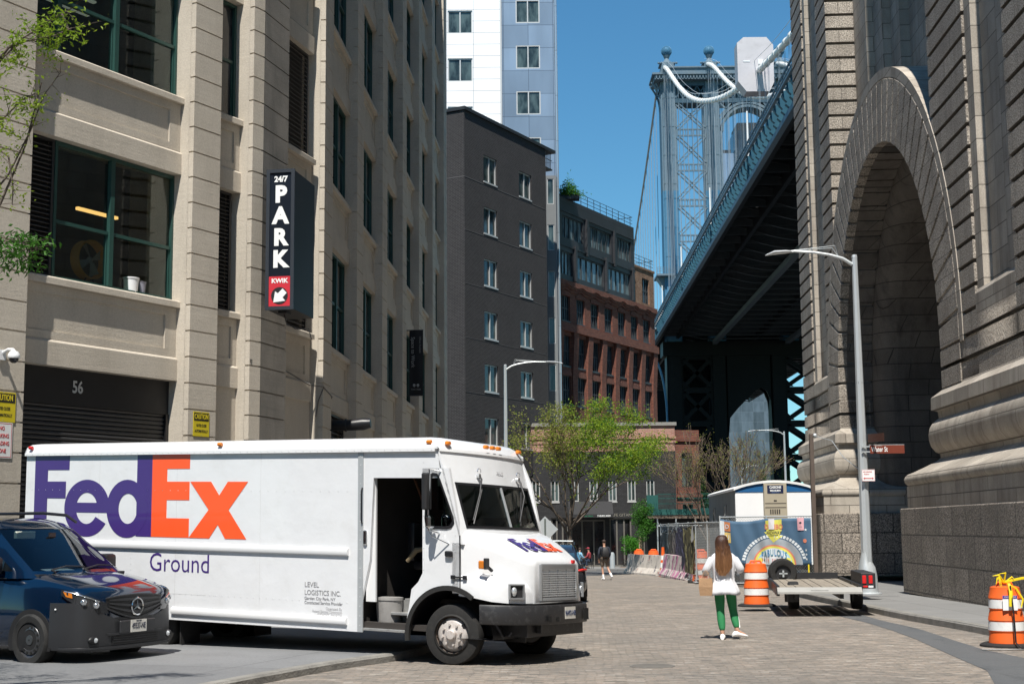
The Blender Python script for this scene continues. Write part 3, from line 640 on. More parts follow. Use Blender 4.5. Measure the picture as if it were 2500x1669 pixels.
# ============================================================ GRANITE ANCHORAGE OF THE BRIDGE (street frame: x = u, y = s)
GRAN = stone('granite_rock_faced', (0.50, 0.44, 0.37), (0.20, 0.17, 0.14), 1.35, 0.578, 0.010, 0.5, 1.0, 0.06, 0.35, 5.43, 12.0)
GRANS = stone('granite_smooth', (0.46, 0.41, 0.345), (0.20, 0.165, 0.13), 1.35, 0.578, 0.012, 0.16, 0.35, 0.02, 0.4, 5.43, 26.0)
GRANB = stone('granite_base', (0.36, 0.31, 0.26), (0.15, 0.13, 0.105), 1.25, 0.735, 0.02, 0.55, 1.1, 0.05, 0.3, 0.07, 13.0)
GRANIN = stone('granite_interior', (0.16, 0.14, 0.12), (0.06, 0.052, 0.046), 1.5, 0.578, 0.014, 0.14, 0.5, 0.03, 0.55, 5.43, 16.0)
anc = thing('bridge_anchorage', 'huge rusticated granite bridge anchorage with a tall round arch on the right', 'bridge anchorage', W(8.7, 38.7, 0), 2.75)
MA = Matrix.Translation((-8.7, -38.7, 0))
U0 = 9.76; SN, SF = 38.7, 54.0; SC = (SN + SF) / 2; RI = (SF - SN) / 2; ZSP = 6.45; ZB = 5.43; CH = 0.578; ZA = 46.0
SMIN, SEND = -30.0, 62.6
def course_blocks(mb, face, u_face, depth, y0, y1, z0, z1, gap=0.10, side=None, jitter=0.02):
    """rock faced courses on a street-facing wall"""
    z = z0
    while z < z1 - 0.05:
        b = min(z + CH - gap, z1); y = y0
        mb.box(u_face, u_face + depth, y0, y1, z, b); z += CH
# --- rusticated blocks of the buttresses
rb = MB(MA); core = MB(MA); sm = MB(MA)
def quoin(y0, y1, z0=ZB, z1=ZA):
    core.box(U0 + 0.11, U0 + 0.6, y0 + 0.02, y1 - 0.02, z0 - .02, z1)
    course_blocks(rb, None, U0, 0.14, y0, y1, z0, z1)
# far buttress: near quoin (with the lit return towards the camera), niche, far quoin
z = ZB
while z < ZA:
    b = z + CH - 0.10
    # solid corner blocks: street face from SF to 56.3 and return face depth to u 10.9
    rb.box(U0, 10.86, SF, 56.3, z, b)
    z += CH
core.box(U0 + 0.11, 10.9, SF + 0.11, 56.2, ZB - .02, ZA)
quoin(59.8, SEND)
def niche(y0, y1, zb, far=True):
    """smooth stepped niche between two quoins; opens at zb"""
    zc = zb
    sm.box(U0 + 0.07, U0 + 1.2, y0, y0 + 0.62, zc, ZA); sm.box(U0 + 0.07, U0 + 1.2, y1 - 0.55, y1, zc, ZA)
    sm.box(U0 + 0.30, U0 + 1.2, y0 + 0.62, y1 - 0.55, zc, ZA)
    sm.ext([(U0 + 0.0, zc - 0.6), (U0 + 0.0, zc - .12), (U0 + 0.07, zc), (U0 + 0.3, zc + .12), (U0 + 1.2, zc + .12), (U0 + 1.2, zc - .6)], y0, y1, 'y')
niche(56.3, 59.8, 7.75); course_blocks(rb, None, U0, 0.14, 56.3, 59.8, ZB, 7.75 - 0.6); core.box(U0 + .11, U0 + .6, 56.2, 59.9, ZB - .02, 7.15)
# near buttress
z = ZB
while z < ZA:
    rb.box(U0, 10.86, 35.15, SN, z, z + CH - 0.10); z += CH
core.box(U0 + 0.11, 10.9, 35.2, SN - 0.11, ZB - .02, ZA)
niche(31.9, 35.15, 7.55); course_blocks(rb, None, U0, 0.14, 31.9, 35.15, ZB, 7.55 - 0.6); core.box(U0 + .11, U0 + .6, 31.8, 35.2, ZB - .02, 6.95)
quoin(28.0, 31.9); sm.box(U0 + .3, U0 + .9, 24, 28, ZB, ZA); quoin(18.5, 24); sm.box(U0 + .3, U0 + .9, SMIN, 18.5, ZB, ZA)
# body of the anchorage
body = MB(MA)
body.box(U0 + 0.6, 60, SF + 3, SEND - 0.1, 0, ZA); body.box(U0 + 0.6, 60, SMIN, SN - 3.4, 0, ZA); body.box(10.9, 60, SN - 3.4, SN - 1.2, 0, ZA); body.box(10.9, 60, SF + 1.2, SF + 3, 0, ZA)
# --- recessed wall above the arch, stepping back towards its middle
ZT2 = ZSP + 10.4
for (a, b, u) in ((SF - 2.2, SF, 10.86), (SF - 3.6, SF - 2.2, 11.16), (SF - 5.0, SF - 3.6, 11.46), (SN + 5.0, SF - 5.0, 11.8), (SN + 3.6, SN + 5.0, 11.46), (SN + 2.2, SN + 3.6, 11.16), (SN, SN + 2.2, 10.86)):
    # bottom follows the arch back: keep clear of the opening
    ymid = min(abs(a - SC), abs(b - SC)) if (a - SC) * (b - SC) > 0 else 0
    zb = ZSP + math.sqrt(max(0.0, (RI + 0.6) ** 2 - ymid ** 2))
    sm.box(u, 13.2, a, b, zb, ZA)
sm.box(10.2, 12.0, SN + 0.0, SF - 0.0, ZSP + RI + 2.15, ZSP + RI + 2.35) if False else None
# --- voussoir ring
vr = MB(MA); N = 37; RO = 9.62
def arcp(R, q, u): return (u, SC + R * math.cos(q), ZSP + R * math.sin(q))
def annulus(mb, r0, r1, u0, u1, q0, q1, n):
    rings = []
    for i in range(n + 1):
        q = q0 + (q1 - q0) * i / n
        rings.append([arcp(r0, q, u0), arcp(r1, q, u0), arcp(r1, q, u1), arcp(r0, q, u1)])
    mb.loft(rings)
for i in range(N):
    q0 = PI * i / N + 0.0065; q1 = PI * (i + 1) / N - 0.0065
    annulus(vr, RI, RO, U0 - 0.03, U0 + 0.3, q0, q1, 1)
annulus(core, RI + 0.04, RO + 0.02, U0 + 0.08, 10.95, 0, PI, 48)
annulus(sm, RO + 0.03, RO + 0.34, U0 - 0.02, 11.9, 0.0, PI, 56)
# courses of the jamb below the spring, on both sides (ring feet)
z = ZB
while z < ZSP - 0.3:
    b = min(z + CH - 0.10, ZSP - 0.02)
    rb.box(U0 - .03, U0 + .3, SN - 1.97, SN + 0.0, z, b); rb.box(U0 - .03, 10.9, SF, SF + 1.97, z, b); z += CH
# --- soffit orders
so1 = MB(MA)                                           # rusticated intrados, alternating courses round the arch
M1 = 33
for i in range(M1):
    q0 = PI * i / M1 + 0.006; q1 = PI * (i + 1) / M1 - 0.006
    annulus(so1, RI, RI + 0.12, U0 + 0.3, 11.0, q0, q1, 1)
z = ZB
while z < ZSP:
    for y0, y1 in ((SN - .12, SN), (SF, SF + .12)): so1.box(U0 + 0.3, 11.0, y0, y1, z, min(z + CH - 0.1, ZSP))
    z += CH
inn = MB(MA)
annulus(inn, RI + 0.10, RI + 1.3, U0 + 0.3, 11.0, 0, PI, 48)
for y0, y1 in ((SN - 1.3, SN - .10), (SF + .10, SF + 1.3)): inn.box(U0 + 0.3, 11.0, y0, y1, 0, ZSP)
R2 = RI - 0.75
# rolled moulding between the orders then the plain barrel
def rolled(r0, r1, u0, u1, nn=6):
    rings = []
    for i in range(49):
        q = PI * i / 48; ring = []
        for k_ in range(nn + 1):
            a = PI / 2 * k_ / nn; ring.append(arcp(r1 + (r0 - r1) * (1 - math.sin(a)), q, u0 + (u1 - u0) * (1 - math.cos(a))))
        ring += [arcp(r0 + .8, q, u1), arcp(r0 + .8, q, u0)]
        rings.append(ring)
    inn.loft(rings)
rolled(RI + .02, R2, 11.0, 11.8)
annulus(inn, R2, R2 + 1.6, 11.8, 30, 0, PI, 48)
for sg, yj in ((1, SF), (-1, SN)):
    pr = [(11.0, yj + sg * .3)] + [(11.0 + 0.8 * (1 - math.cos(PI / 2 * k_ / 6)), yj + sg * .02 - sg * 0.77 * math.sin(PI / 2 * k_ / 6)) for k_ in range(7)] + [(30, yj - sg * 0.75), (30, yj + sg * 1.3), (11.0, yj + sg * 1.3)]
    inn.ext(pr, 0, ZSP, 'z')
inn.box(29.5, 30, SN - 1, SF + 1, 0, ZSP + RI)           # far end closed with a blank wall
# --- moulded base
PROF = [(-.5, 5.46), (0.0, 5.46), (0.02, 5.40), (.27, 5.20), (.28, 4.87), (.14, 4.82), (.12, 4.64), (.20, 4.58), (.27, 4.50), (.33, 4.38), (.36, 4.19), (.355, 4.17), (.35, 4.05), (.31, 3.88), (.22, 3.74), (.13, 3.68), (.12, 3.58), (.20, 3.50), (.45, 3.36), (.72, 3.22), (.84, 3.17), (.90, 3.12), (.94, 3.03), (.92, 2.93), (.86, 2.86), (.86, 2.84), (.88, 2.84), (.88, 2.25), (-.5, 2.25)]
PB = [(-.5, 2.25), (1.03, 2.25), (1.05, 2.22), (1.05, 0.0), (-.5, 0.0)]
base = MB(MA); bb = MB(MA)
path_n = [(U0, SMIN), (U0, SN - 0.0), (11.0, SN - 0.0)]
path_f = [(13.0, SF), (U0, SF), (U0, SEND), (14, SEND)]
# offsets are to the left of the path: towards the street
base.sweep(PROF, path_n)
base.sweep(PROF, path_f)
bb.sweep(PB, path_n); bb.sweep(PB, path_f)
kk = lambda x, y, z: y > SC - 38.7
build_split(bb, kk, 'base_block', GRANB, anc, smooth=0)
build_split(base, kk, 'base_moulding', GRANS, anc, smooth=40)
build_split(rb, kk, 'rusticated_block', GRAN, anc, bevel=0.012, smooth=30)
vr.build('voussoir', GRAN, anc, bevel=0.014, smooth=30)
core.build('joint_wall', mat('joint_shadow', (0.16, 0.145, 0.125), 0.95, var=0.2), anc, smooth=0)
sm.build('smooth_wall', GRANS, anc, smooth=30)
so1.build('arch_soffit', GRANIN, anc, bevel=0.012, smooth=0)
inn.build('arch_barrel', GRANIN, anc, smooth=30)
body.build('body', GRANS, anc, smooth=0)
# dark service cabinets against the jamb
t = thing('steel_cabinet', 'narrow tall black steel cabinet standing inside the arch beside the granite base', 'cabinet', W(9.75, 41.2, .13 - .2), 2.75)
b = MB(); b.box(-.25, .25, -.25, .25, 0, 1.75); b.build('body', BLACK, t, bevel=.02); b = MB(); b.box(-.27, -.25, -.2, .2, .1, 1.6); b.box(-.29, -.27, .12, .16, .8, 1.0); b.build('door', DARKMETAL, t, smooth=0)
t = thing('standpipe', 'thin dark vent pipe with a valve at the corner of the granite base', 'pipe', W(8.95, 39.35, 0), 2.75)
b = MB(); b.cyl((0, 0, 0), (0, 0, 1.55), .05, n=10); b.build('pipe', BLACK, t); b = MB(); b.cyl((-.1, 0, 1.2), (.1, 0, 1.2), .045, n=10); b.ball((0, 0, 1.45), .09); b.build('valve', GALV, t)
# ============================================================ BUILDINGS ACROSS THE CROSS STREET
def winset(par, M, wins, fm, pm, depth=0.12, fw=0.06, mull=1, sill=None, bars=None, hb=0.0):
    """each window a part with its pane as sub-part; wins = (y0,y1,z0,z1) in a facade frame, wall plane x=0"""
    for (a, b, z0, z1) in wins:
        f = MB(M)
        f.box(-depth, -depth + 0.07, a, a + fw, z0, z1); f.box(-depth, -depth + 0.07, b - fw, b, z0, z1)
        f.box(-depth, -depth + 0.07, a + fw, b - fw, z0, z0 + fw); f.box(-depth, -depth + 0.07, a + fw, b - fw, z1 - fw, z1)
        for k in range(1, mull + 1):
            m_ = a + (b - a) * k / (mull + 1); f.box(-depth, -depth + 0.075, m_ - fw * .5, m_ + fw * .5, z0 + fw, z1 - fw)
        if hb: zz = z0 + (z1 - z0) * hb; f.box(-depth, -depth + 0.06, a + fw, b - fw, zz - .04, zz + .04)
        if sill: f.box(-depth, 0.04, a - 0.03, b + 0.03, z0 - sill, z0 - .002)
        o = f.build('window', fm, par, smooth=0)
        g = MB(M); g.box(-depth - .03, -depth - .01, a + .01, b - .01, z0 + .01, z1 - .01); g.build('pane', pm, o, smooth=0)
def wallwith(mb, y0, y1, z0, z1, wins, th=0.35):
    """wall of thickness th behind plane x=0 with rectangular openings"""
    ys = sorted(set([y0, y1] + [w for q in wins for w in q[:2]])); zs = sorted(set([z0, z1] + [w for q in wins for w in q[2:]]))
    for i in range(len(ys) - 1):
        run = None
        for j in range(len(zs) - 1):
            cy, cz = (ys[i] + ys[i + 1]) / 2, (zs[j] + zs[j + 1]) / 2
            hole = any(q[0] < cy < q[1] and q[2] < cz < q[3] for q in wins)
            if not hole and run is None: run = zs[j]
            if hole and run is not None: mb.box(-th, 0, ys[i], ys[i + 1], run, zs[j]); run = None
        if run is not None: mb.box(-th, 0, ys[i], ys[i + 1], run, z1)
DBR = brickmat('charcoal_brick', (0.011, 0.010, 0.011), (0.024, 0.022, 0.023), (0.08, 0.075, 0.075), 0.24, 0.085, 0.011, 0.5, 0.25)
ALU = mat('aluminium_frame', (0.50, 0.50, 0.49), 0.4, 0.2, var=0.05)
PANE2 = darkpane('apartment_pane', (0.02, 0.03, 0.03), 0.06, 0.9)
# --- dark brick apartment house
O = (-3.0, 90.0)
db = thing('brick_apartment_house', 'dark charcoal brick apartment house with a slanting roofline and aluminium windows', 'building', (O[0], O[1], ground(90)), 28.7)
z0 = 0.0; G = -ground(90)
wins = [(a, a + 1.8, 26.47 - 3.5 * k - 1.78 + G, 26.47 - 3.5 * k + G) for k in range(7) for a in (2.52, 7.48)]
m_ = MB(); wallwith(m_, 0, 11.55, 0.1, 28.9 + G, wins); m_.box(-12, -.35, 0, 11.55, 0.1, 28.85 + G); m_.build('wall', DBR, db, smooth=0)
winset(db, Matrix.Identity(4), wins, ALU, PANE2, 0.16, 0.07, 1, sill=0.1)
m_ = MB(); m_.box(-12.3, .12, -.1, 12.9, 28.9 + G, 29.12 + G); m_.build('roof', mat('roof_edge_black', (0.02, 0.02, 0.022), 0.5), db, smooth=0)
m_ = MB()
for k in range(8): m_.box(.0, .012, .02, 11.5, 24.45 - 3.5 * k + G, 24.49 - 3.5 * k + G)
m_.box(-12, .01, -.012, 0, 24.45 + G, 24.49 + G)
m_.build('band_course', mat('band_brick', (0.10, 0.095, 0.095), 0.9), db, smooth=0)
m_ = MB(); m_.box(-.8, -.05, 11.6, 12.7, 27.6 + G, 27.7 + G); [m_.box(-.1, -.06, 11.65 + .2 * i, 11.68 + .2 * i, 27.7 + G, 28.9 + G) for i in range(5)]; m_.box(-.1, -.06, 11.6, 12.7, 28.3 + G, 28.34 + G)
m_.build('balcony', DARKMETAL, db, smooth=0)
# --- white and blue tower
tw = thing('residential_tower', 'tall white and blue-grey panelled tower with a smooth edge strip behind the dark brick house', 'building', (-0.7, 105, ground(105)), 90)
def panelmat(name, col, pw, ph, joint, metal=0.0, rough=0.5, var=0.08, oz=0.0):
    m, t, p = newmat(name)
    tc = t.nodes.new('ShaderNodeTexCoord'); sp = t.nodes.new('ShaderNodeSeparateXYZ'); t.links.new(tc.outputs['Object'], sp.inputs[0])
    cb = t.nodes.new('ShaderNodeCombineXYZ'); t.links.new(mth(t, 'ADD', sp.outputs[0], sp.outputs[1]), cb.inputs[0]); t.links.new(mth(t, 'ADD', sp.outputs[2], oz), cb.inputs[1])
    b = t.nodes.new('ShaderNodeTexBrick'); b.offset = 0; t.links.new(cb.outputs[0], b.inputs['Vector']); b.inputs['Scale'].default_value = 1
    b.inputs['Brick Width'].default_value = pw; b.inputs['Row Height'].default_value = ph; b.inputs['Mortar Size'].default_value = 0.018; b.inputs['Mortar Smooth'].default_value = 0
    b.inputs['Color1'].default_value = (*[c * (1 - var) for c in col], 1); b.inputs['Color2'].default_value = (*[min(1, c * (1 + var)) for c in col], 1); b.inputs['Mortar'].default_value = (*joint, 1)
    v = coord(t, (1, 1, .3)); n = noise(t, v, .5, 3)
    c = mixc(t, 1.0, b.outputs[0], ramp(t, n, [(0.3, 1 - var * 1.5), (0.7, 1.0)]), 'MULTIPLY')
    t.links.new(c, p.inputs['Base Color']); p.inputs['Metallic'].default_value = metal; p.inputs['Roughness'].default_value = rough
    return m
TW_W = panelmat('white_panels', (0.84, 0.84, 0.84), 2.05, 0.92, (0.3, 0.3, 0.32), var=0.02)
TW_B = panelmat('blue_grey_panels', (0.30, 0.37, 0.45), 1.9, 1.81, (0.12, 0.15, 0.19), 0.55, 0.35, 0.14, oz=0.5)
G = -ground(105)
# frontal faces: local frame heading 90 => y axis points right (+X world), x outward = towards camera
wz = [41.25 - 3.8 * k for k in range(-1, 5)]; bz = [38.52 - 3.62 * k for k in range(-1, 9)]
ww = [(a, a + 1.9, z - 1.83 + G, z + G) for z in wz for a in (-8.6, -4.02)]
bw = [(1.2, 3.05, z - 1.85 + G, z + G) for z in bz]
mW = MB(); wallwith(mW, -12, -0.02, 0.1, 46 + G, ww); mW.build('white_wall', TW_W, tw, smooth=0)
mW = MB(); mW.box(-14, -.35, -12, 4.1, 0.1, 46 + G); mW.build('core', mat('tower_core', (.25, .27, .3), .6), tw, smooth=0)
winset(tw, Matrix.Identity(4), ww, ALU, PANE2, 0.14, 0.09, 1)
mW = MB(Matrix.Translation((-0.25, 0, 0))); wallwith(mW, 0.12, 4.15, 0.1, 46 + G, bw, .12); mW.build('blue_wall', TW_B, tw, smooth=0)
winset(tw, Matrix.Translation((-0.25, 0, 0)), bw, ALU, PANE2, 0.08, 0.09, 1)
mW = MB(); mW.box(-.6, .02, -.02, .12, 0.1, 46 + G); mW.build('corner_trim', ALU, tw, smooth=0)
mW = MB(); mW.ext([(-14, 4.15), (-.3, 4.15), (-.14, 4.19), (-.1, 4.3), (-.14, 4.36), (-.5, 4.38), (-14, 4.38)], 0.1, 46 + G, 'z'); mW.build('edge_strip', panelmat('bright_metal_strip', (0.50, 0.56, 0.60), 9, 3.55, (.25, .28, .3), .6, .3), tw, smooth=20)
sw = [(3.46, 3.95, z - 1.95 + G, z + G) for z in [27.95 - 3.53 * k for k in range(0, 7)]]
sd_ = MB(Matrix.Translation((.05, 0, 0))); wallwith(sd_, 3.25, 4.12, 0.1, 28.2 + G, sw, .28); sd_.build('side_wall', mat('grey_cladding', (.17, .18, .185), .6, var=.08), tw, smooth=0)
winset(tw, Matrix.Translation((.05, 0, 0)), sw, ALU, PANE2, .1, .05, 0)
# --- brick loft building with metal penthouse
RBR = brickmat('red_brick', (0.13, 0.038, 0.024), (0.21, 0.07, 0.042), (0.13, 0.09, 0.075), 0.30, 0.11, 0.012, 0.5, 0.35)
PH = panelmat('zinc_panels', (0.05, 0.053, 0.06), 2.83, 1.9, (0.02, 0.02, 0.022), 0.3, 0.5, 0.12)
lo = thing('loft_building', 'red brick loft building with rows of tall arched windows under a dark metal penthouse', 'building', (4.0, 118.0, ground(110)), 29)
G = -ground(110)
rows = [(19.2, 21.35), (15.37, 17.95), (12.1, 14.55), (8.2, 10.6), (4.4, 6.8)]
lw = []
for k in range(7):
    a = 0.38 + 2.83 * k
    for z0, z1 in rows: lw.append((a, a + 1.62, z0 + G, z1 + G))
m_ = MB(); wallwith(m_, -1.0, 20.1, 0.1, 22.4 + G, lw, 0.5); m_.box(-14, -.5, -1, 20.1, 0.1, 22.4 + G)
# tall piers between the windows that lean out to the band under the top row
for k in range(8):
    a = -0.72 + 2.83 * k; y0, y1 = a - .02, a + .86
    m_.ext([(0, 0.1), (.16, .1), (.16, 14.5 + G), (.34, 17.9 + G), (.34, 18.25 + G), (0, 18.25 + G)], max(y0, -1), min(y1, 20.1), 'y')
m_.box(0, .42, -1, 20.1, 18.25 + G, 18.9 + G); m_.box(0, .2, -1, 20.1, 18.9 + G, 19.05 + G)
for k in range(7):
    a = 0.38 + 2.83 * k
    for z0, z1 in rows:
        arc = [(a - .12, z1 + G - .02), (a + 1.74, z1 + G - .02), (a + 1.74, z1 + G + .14)] + [(a + .81 + .93 * math.cos(q), z1 + G + .14 + .26 * math.sin(q)) for q in [PI * i / 10 for i in range(1, 10)]] + [(a - .12, z1 + G + .14)]
        m_.ext(arc, 0, .07, 'x')
# wavy corbelled cornice
for dz, px in ((0, .12), (.22, .22), (.42, .32)):
    pl = [(-1, 22.6 + G), (-1, 21.72 + dz + G)]
    for i in range(0, 106):
        y = -1 + 21.1 * i / 105; pl.append((y, 21.72 + dz + .16 * max(0, math.sin((y - .4) * 2 * PI / 2.83 + .2)) ** .8 + G))
    pl.append((20.1, 22.6 + G)); m_.ext(pl, 0, px, 'x')
m_.build('brick_wall', RBR, lo, smooth=0)
PANE3 = darkpane('loft_pane', (0.02, 0.028, 0.035), 0.05, 0.8)
winset(lo, Matrix.Identity(4), lw, mat('loft_frame', (.045, .05, .055), .5), PANE3, .22, .07, 3, sill=.14, hb=.5)
tb = MB(); wallwith(tb, 15.4, 20.1, 22.4 + G, 26.1 + G, [(17.3, 19.0, 22.9 + G, 25.3 + G)], .4); tb.box(-6, -.4, 15.4, 20.1, 22.4 + G, 26.1 + G); tb.box(-6.1, .08, 15.3, 20.2, 26.1 + G, 26.3 + G)
tb.build('brick_tower', brickmat('rough_brown_brick', (0.20, 0.10, 0.055), (0.33, 0.19, 0.12), (0.16, 0.13, 0.10), 0.3, 0.11, 0.012, .6, .4), lo, smooth=0)
winset(lo, Matrix.Identity(4), [(17.3, 19.0, 22.9 + G, 25.3 + G)], mat('loft_frame', ()), darkpane('loft_pane'), .22, .07, 2, hb=.5) if False else winset(lo, Matrix.Identity(4), [(17.3, 19.0, 22.9 + G, 25.3 + G)], MATS['loft_frame'], PANE3, .22, .07, 2, hb=.5)
pw_ = [(.5, 4.5, 26.3 + G, 28.2 + G), (5.9, 10.3, 26.3 + G, 28.2 + G), (11.6, 14.6, 26.3 + G, 28.2 + G), (-.6, 2.4, 23.1 + G, 25.1 + G), (3.3, 8.6, 23.1 + G, 25.1 + G), (9.6, 14.4, 23.1 + G, 25.1 + G)]
m_ = MB(Matrix.Translation((.12, 0, 0))); wallwith(m_, -1, 15.35, 22.62 + G, 29.75 + G, pw_, .3); m_.box(-8, -.3, -1, 15.35, 22.62 + G, 29.7 + G)
for y in (4.9, 10.6): m_.box(0, .22, y, y + .3, 25.3 + G, 28.6 + G)
for y in (2.6, 8.8, 14.6): m_.box(0, .22, y, y + .3, 22.7 + G, 25.8 + G)
m_.box(0, .1, -1, 15.35, 25.5 + G, 25.62 + G); m_.box(0, .1, -1, 15.35, 28.5 + G, 28.6 + G)
m_.build('penthouse', PH, lo, smooth=0)
winset(lo, Matrix.Translation((.12, 0, 0)), pw_, mat('pent_frame', (.07, .075, .08), .4, .3), darkpane('pent_pane', (.05, .07, .075), .05, .9), .2, .07, 4)
rl = MB()
for y0, y1, z in ((0.5, 15.3, 29.75 + G), (15.4, 20, 26.3 + G)):
    y = y0
    while y < y1: rl.box(-.02, .02, y, y + .04, z, z + 1.0); y += 1.3
    for h in (.35, .68, 1.0): rl.box(-.015, .015, y0, y1, z + h - .025, z + h + .01)
    rl.box(-4, -.02, y1 - .04, y1, z + .96, z + 1.0)
rl.build('roof_rail', DARKMETAL, lo, smooth=0)
m_ = MB(); m_.box(-6, -3.2, 3.0, 6.2, 29.7 + G, 32.3 + G); m_.box(-6.1, -3.1, 2.9, 6.3, 32.3 + G, 32.45 + G); m_.build('roof_hut', mat('pale_metal', (.45, .47, .48), .5, .2), lo, smooth=0)
m_ = MB(); m_.box(-5, -4.6, 8.0, 10.6, 29.7 + G, 31.4 + G); m_.box(-4.5, -4.3, 7.6, 7.9, 29.7 + G, 31.9 + G); m_.box(-4.5, -4.3, 10.7, 11.0, 29.7 + G, 32.4 + G); m_.build('roof_screen', mat('pale_metal', (.45, .47, .48)), lo, smooth=0)
# --- low corner building, red brick parapet over black painted wall
PBR = brickmat('parapet_brick', (0.30, 0.12, 0.085), (0.42, 0.20, 0.15), (0.42, 0.33, 0.27), 0.26, 0.085, 0.012, .4, .3)
BBR = brickmat('black_painted_brick', (0.026, 0.026, 0.028), (0.04, 0.04, 0.042), (0.016, 0.016, 0.017), 0.24, 0.085, 0.012, .8, .3)
lb = thing('corner_restaurant', 'low corner building with a red brick parapet over black painted brick and a shopfront', 'building', (11.15, 98, ground(98)), 90)
G = -ground(98)
lwn = [(c - .28, c + .28, 3.6 + G, 5.05 + G) for c in (-1.75, -3.05, -4.35, -5.65, -6.95, -8.3, -9.6, -12.6)]
ent = [(-8.6, -7.4, .1, 2.5 + G), (-7.25, -4.9, .1, 2.35 + G), (-4.6, -3.1, .1, 2.45 + G), (-11.4, -9.6, .5, 2.3 + G), (-2.3, -.6, .1, 2.3 + G)]
m_ = MB(); wallwith(m_, -22, 0, 0.1, 7.0 + G, lwn + ent, .3); m_.box(-9, -.9, -22, -.01, 0.1, 6.9 + G); m_.build('painted_wall', BBR, lb, smooth=0)
m_ = MB(); m_.box(-9, 0.0, -22, 0, 7.0 + G, 8.75 + G); m_.box(-.3, .05, -22, .05, 7.55 + G, 7.7 + G); m_.box(-.3, .07, -22, .07, 7.85 + G, 8.0 + G)
m_.build('brick_parapet', PBR, lb, smooth=0)
m_ = MB(); m_.box(-9, .12, -22, .12, 8.75 + G, 8.98 + G); m_.build('coping', mat('coping_stone', (.25, .24, .22), .8), lb, smooth=0)
m_ = MB(); m_.box(-9, 0, 0.001, .06, .1, 7.0 + G); m_.build('side_wall', RBR, lb, smooth=0)
winset(lb, Matrix.Identity(4), lwn, ALU, PANE2, .14, .07, 1, sill=.1)
winset(lb, Matrix.Identity(4), ent, mat('shop_frame', (.14, .13, .115), .5), darkpane('shop_pane', (.01, .01, .011), .06, .5), .2, .1, 2)
aw = MB(); aw.ext([(0, 3.55 + G), (0.05, 3.6 + G), (1.25, 2.72 + G), (1.25, 2.5 + G), (1.2, 2.5 + G), (1.2, 2.66 + G), (0, 3.45 + G)], -7.4, -4.4, 'y'); aw.build('awning', mat('awning_black', (.022, .022, .024), .8), lb, smooth=0)
MX = Matrix(((0, 0, 1, 0), (1, 0, 0, 0), (0, 1, 0, 0), (0, 0, 0, 1)))
def onx(x, y, z): return Matrix.Translation((x, y, z)) @ MX
text('Corner Store', mat('sign_green', (.03, .25, .12), .5), lb, onx(1.26, -6.2, 2.6 + G), h=.11); text('718.852.5009', LETWHITE, lb, onx(1.26, -5.05, 2.6 + G), h=.12, bold=.03)
text('CAFE GITANE', mat('brass_letters', (.4, .38, .32), .4, .5), lb, onx(.02, -3.8, 2.65 + G), h=.2)
m_ = MB(); m_.box(0.0, .12, -8.75, -8.62, 1.1 + G, 2.3 + G); m_.build('wall_lamp', WHITE, lb); m_ = MB(); m_.box(0.0, .12, -2.72, -2.6, 1.1 + G, 2.3 + G); m_.build('wall_lamp', WHITE, lb)
m_ = MB(); m_.ext([(0, .1), (.35, .1), (.35, .45), (.28, .5), (.12, 2.9 + G), (0, 2.9 + G)], -3.0, -2.35, 'y'); m_.build('buttress', BBR, lb, smooth=0)
# brick wing running away from the street corner
wg = thing('brick_wing', 'narrow reddish brown brick house in shade right of the low corner building', 'building', (11.3, 100, ground(100)), 75)
gw = [(.55, 1.35, 4.6 + G, 7.0 + G), (.55, 1.35, 1.3 + G, 3.4 + G)]
m_ = MB(); wallwith(m_, 0, 1.9, 0.1, 8.6 + G, gw, .4); m_.box(-6, -.4, 0, 1.9, 0.1, 8.6 + G); m_.box(0, .15, 0, 2.0, 3.9 + G, 4.1 + G); m_.box(0, .12, 0, 2.0, 7.8 + G, 7.95 + G)
m_.build('wall', RBR, wg, smooth=0); winset(wg, Matrix.Identity(4), gw, mat('wing_frame', (.03, .03, .03), .5), PANE2, .2, .08, 1, hb=.5)
# --- glass towers across the river and dark blocks under the bridge
def gtower(name, label, x0, x1, y, h, m, roof=None, side=20):
    t = thing(name, label, 'building', ((x0 + x1) / 2, y, -5), 0)
    b = MB(); w_ = (x1 - x0) / 2; b.ext([(-w_, 0), (w_, 0), (w_, side), (-w_, side)], 0, h + 5, 'z')
    b.build('facade', m, t, smooth=0)
    if roof: b = MB(); b.box(-w_ * .8, w_ * .8, 2, side - 2, h + 5, h + 5 + roof); b.build('roof_plant', DARKMETAL, t, smooth=0)
    return t
def curtain(name, c1, c2, fr, pw, ph):
    m = panelmat(name, c1, pw, ph, fr, 0.2, 0.12, 0.3)
    return m
CW1 = curtain('curtain_wall_dark', (.05, .065, .08), None, (.12, .14, .16), 3.0, 3.6)
CW2 = curtain('curtain_wall_blue', (.10, .17, .26), None, (.22, .28, .34), 2.0, 20)

# --- unseen houses behind the camera, added to cut sky light; also reflected in glass
RB = MATS['red_brick']
for (nm, lab, x0, x1, y0, y1, h, m) in (('sky_blocking_house', 'unseen red brick house left of the van, added to cut sky light', -26, -15.5, -34, 12, 20, RB), ('sky_blocking_house', 'unseen dark brick house behind the camera, added to cut sky light', -14, 12, -62, -46, 16, DBR)):
    t = thing(nm, lab, 'building', ((x0 + x1) / 2, (y0 + y1) / 2, 0)); a, c = (x1 - x0) / 2, (y1 - y0) / 2
    b = MB(); b.box(-a, a, -c, c, 0, h); b.build('wall', m, t, smooth=0)
    b = MB(); b.box(-a - .2, a + .2, -c - .2, c + .2, h, h + .4); b.build('roof', MATS['roof_edge_black'], t, smooth=0)
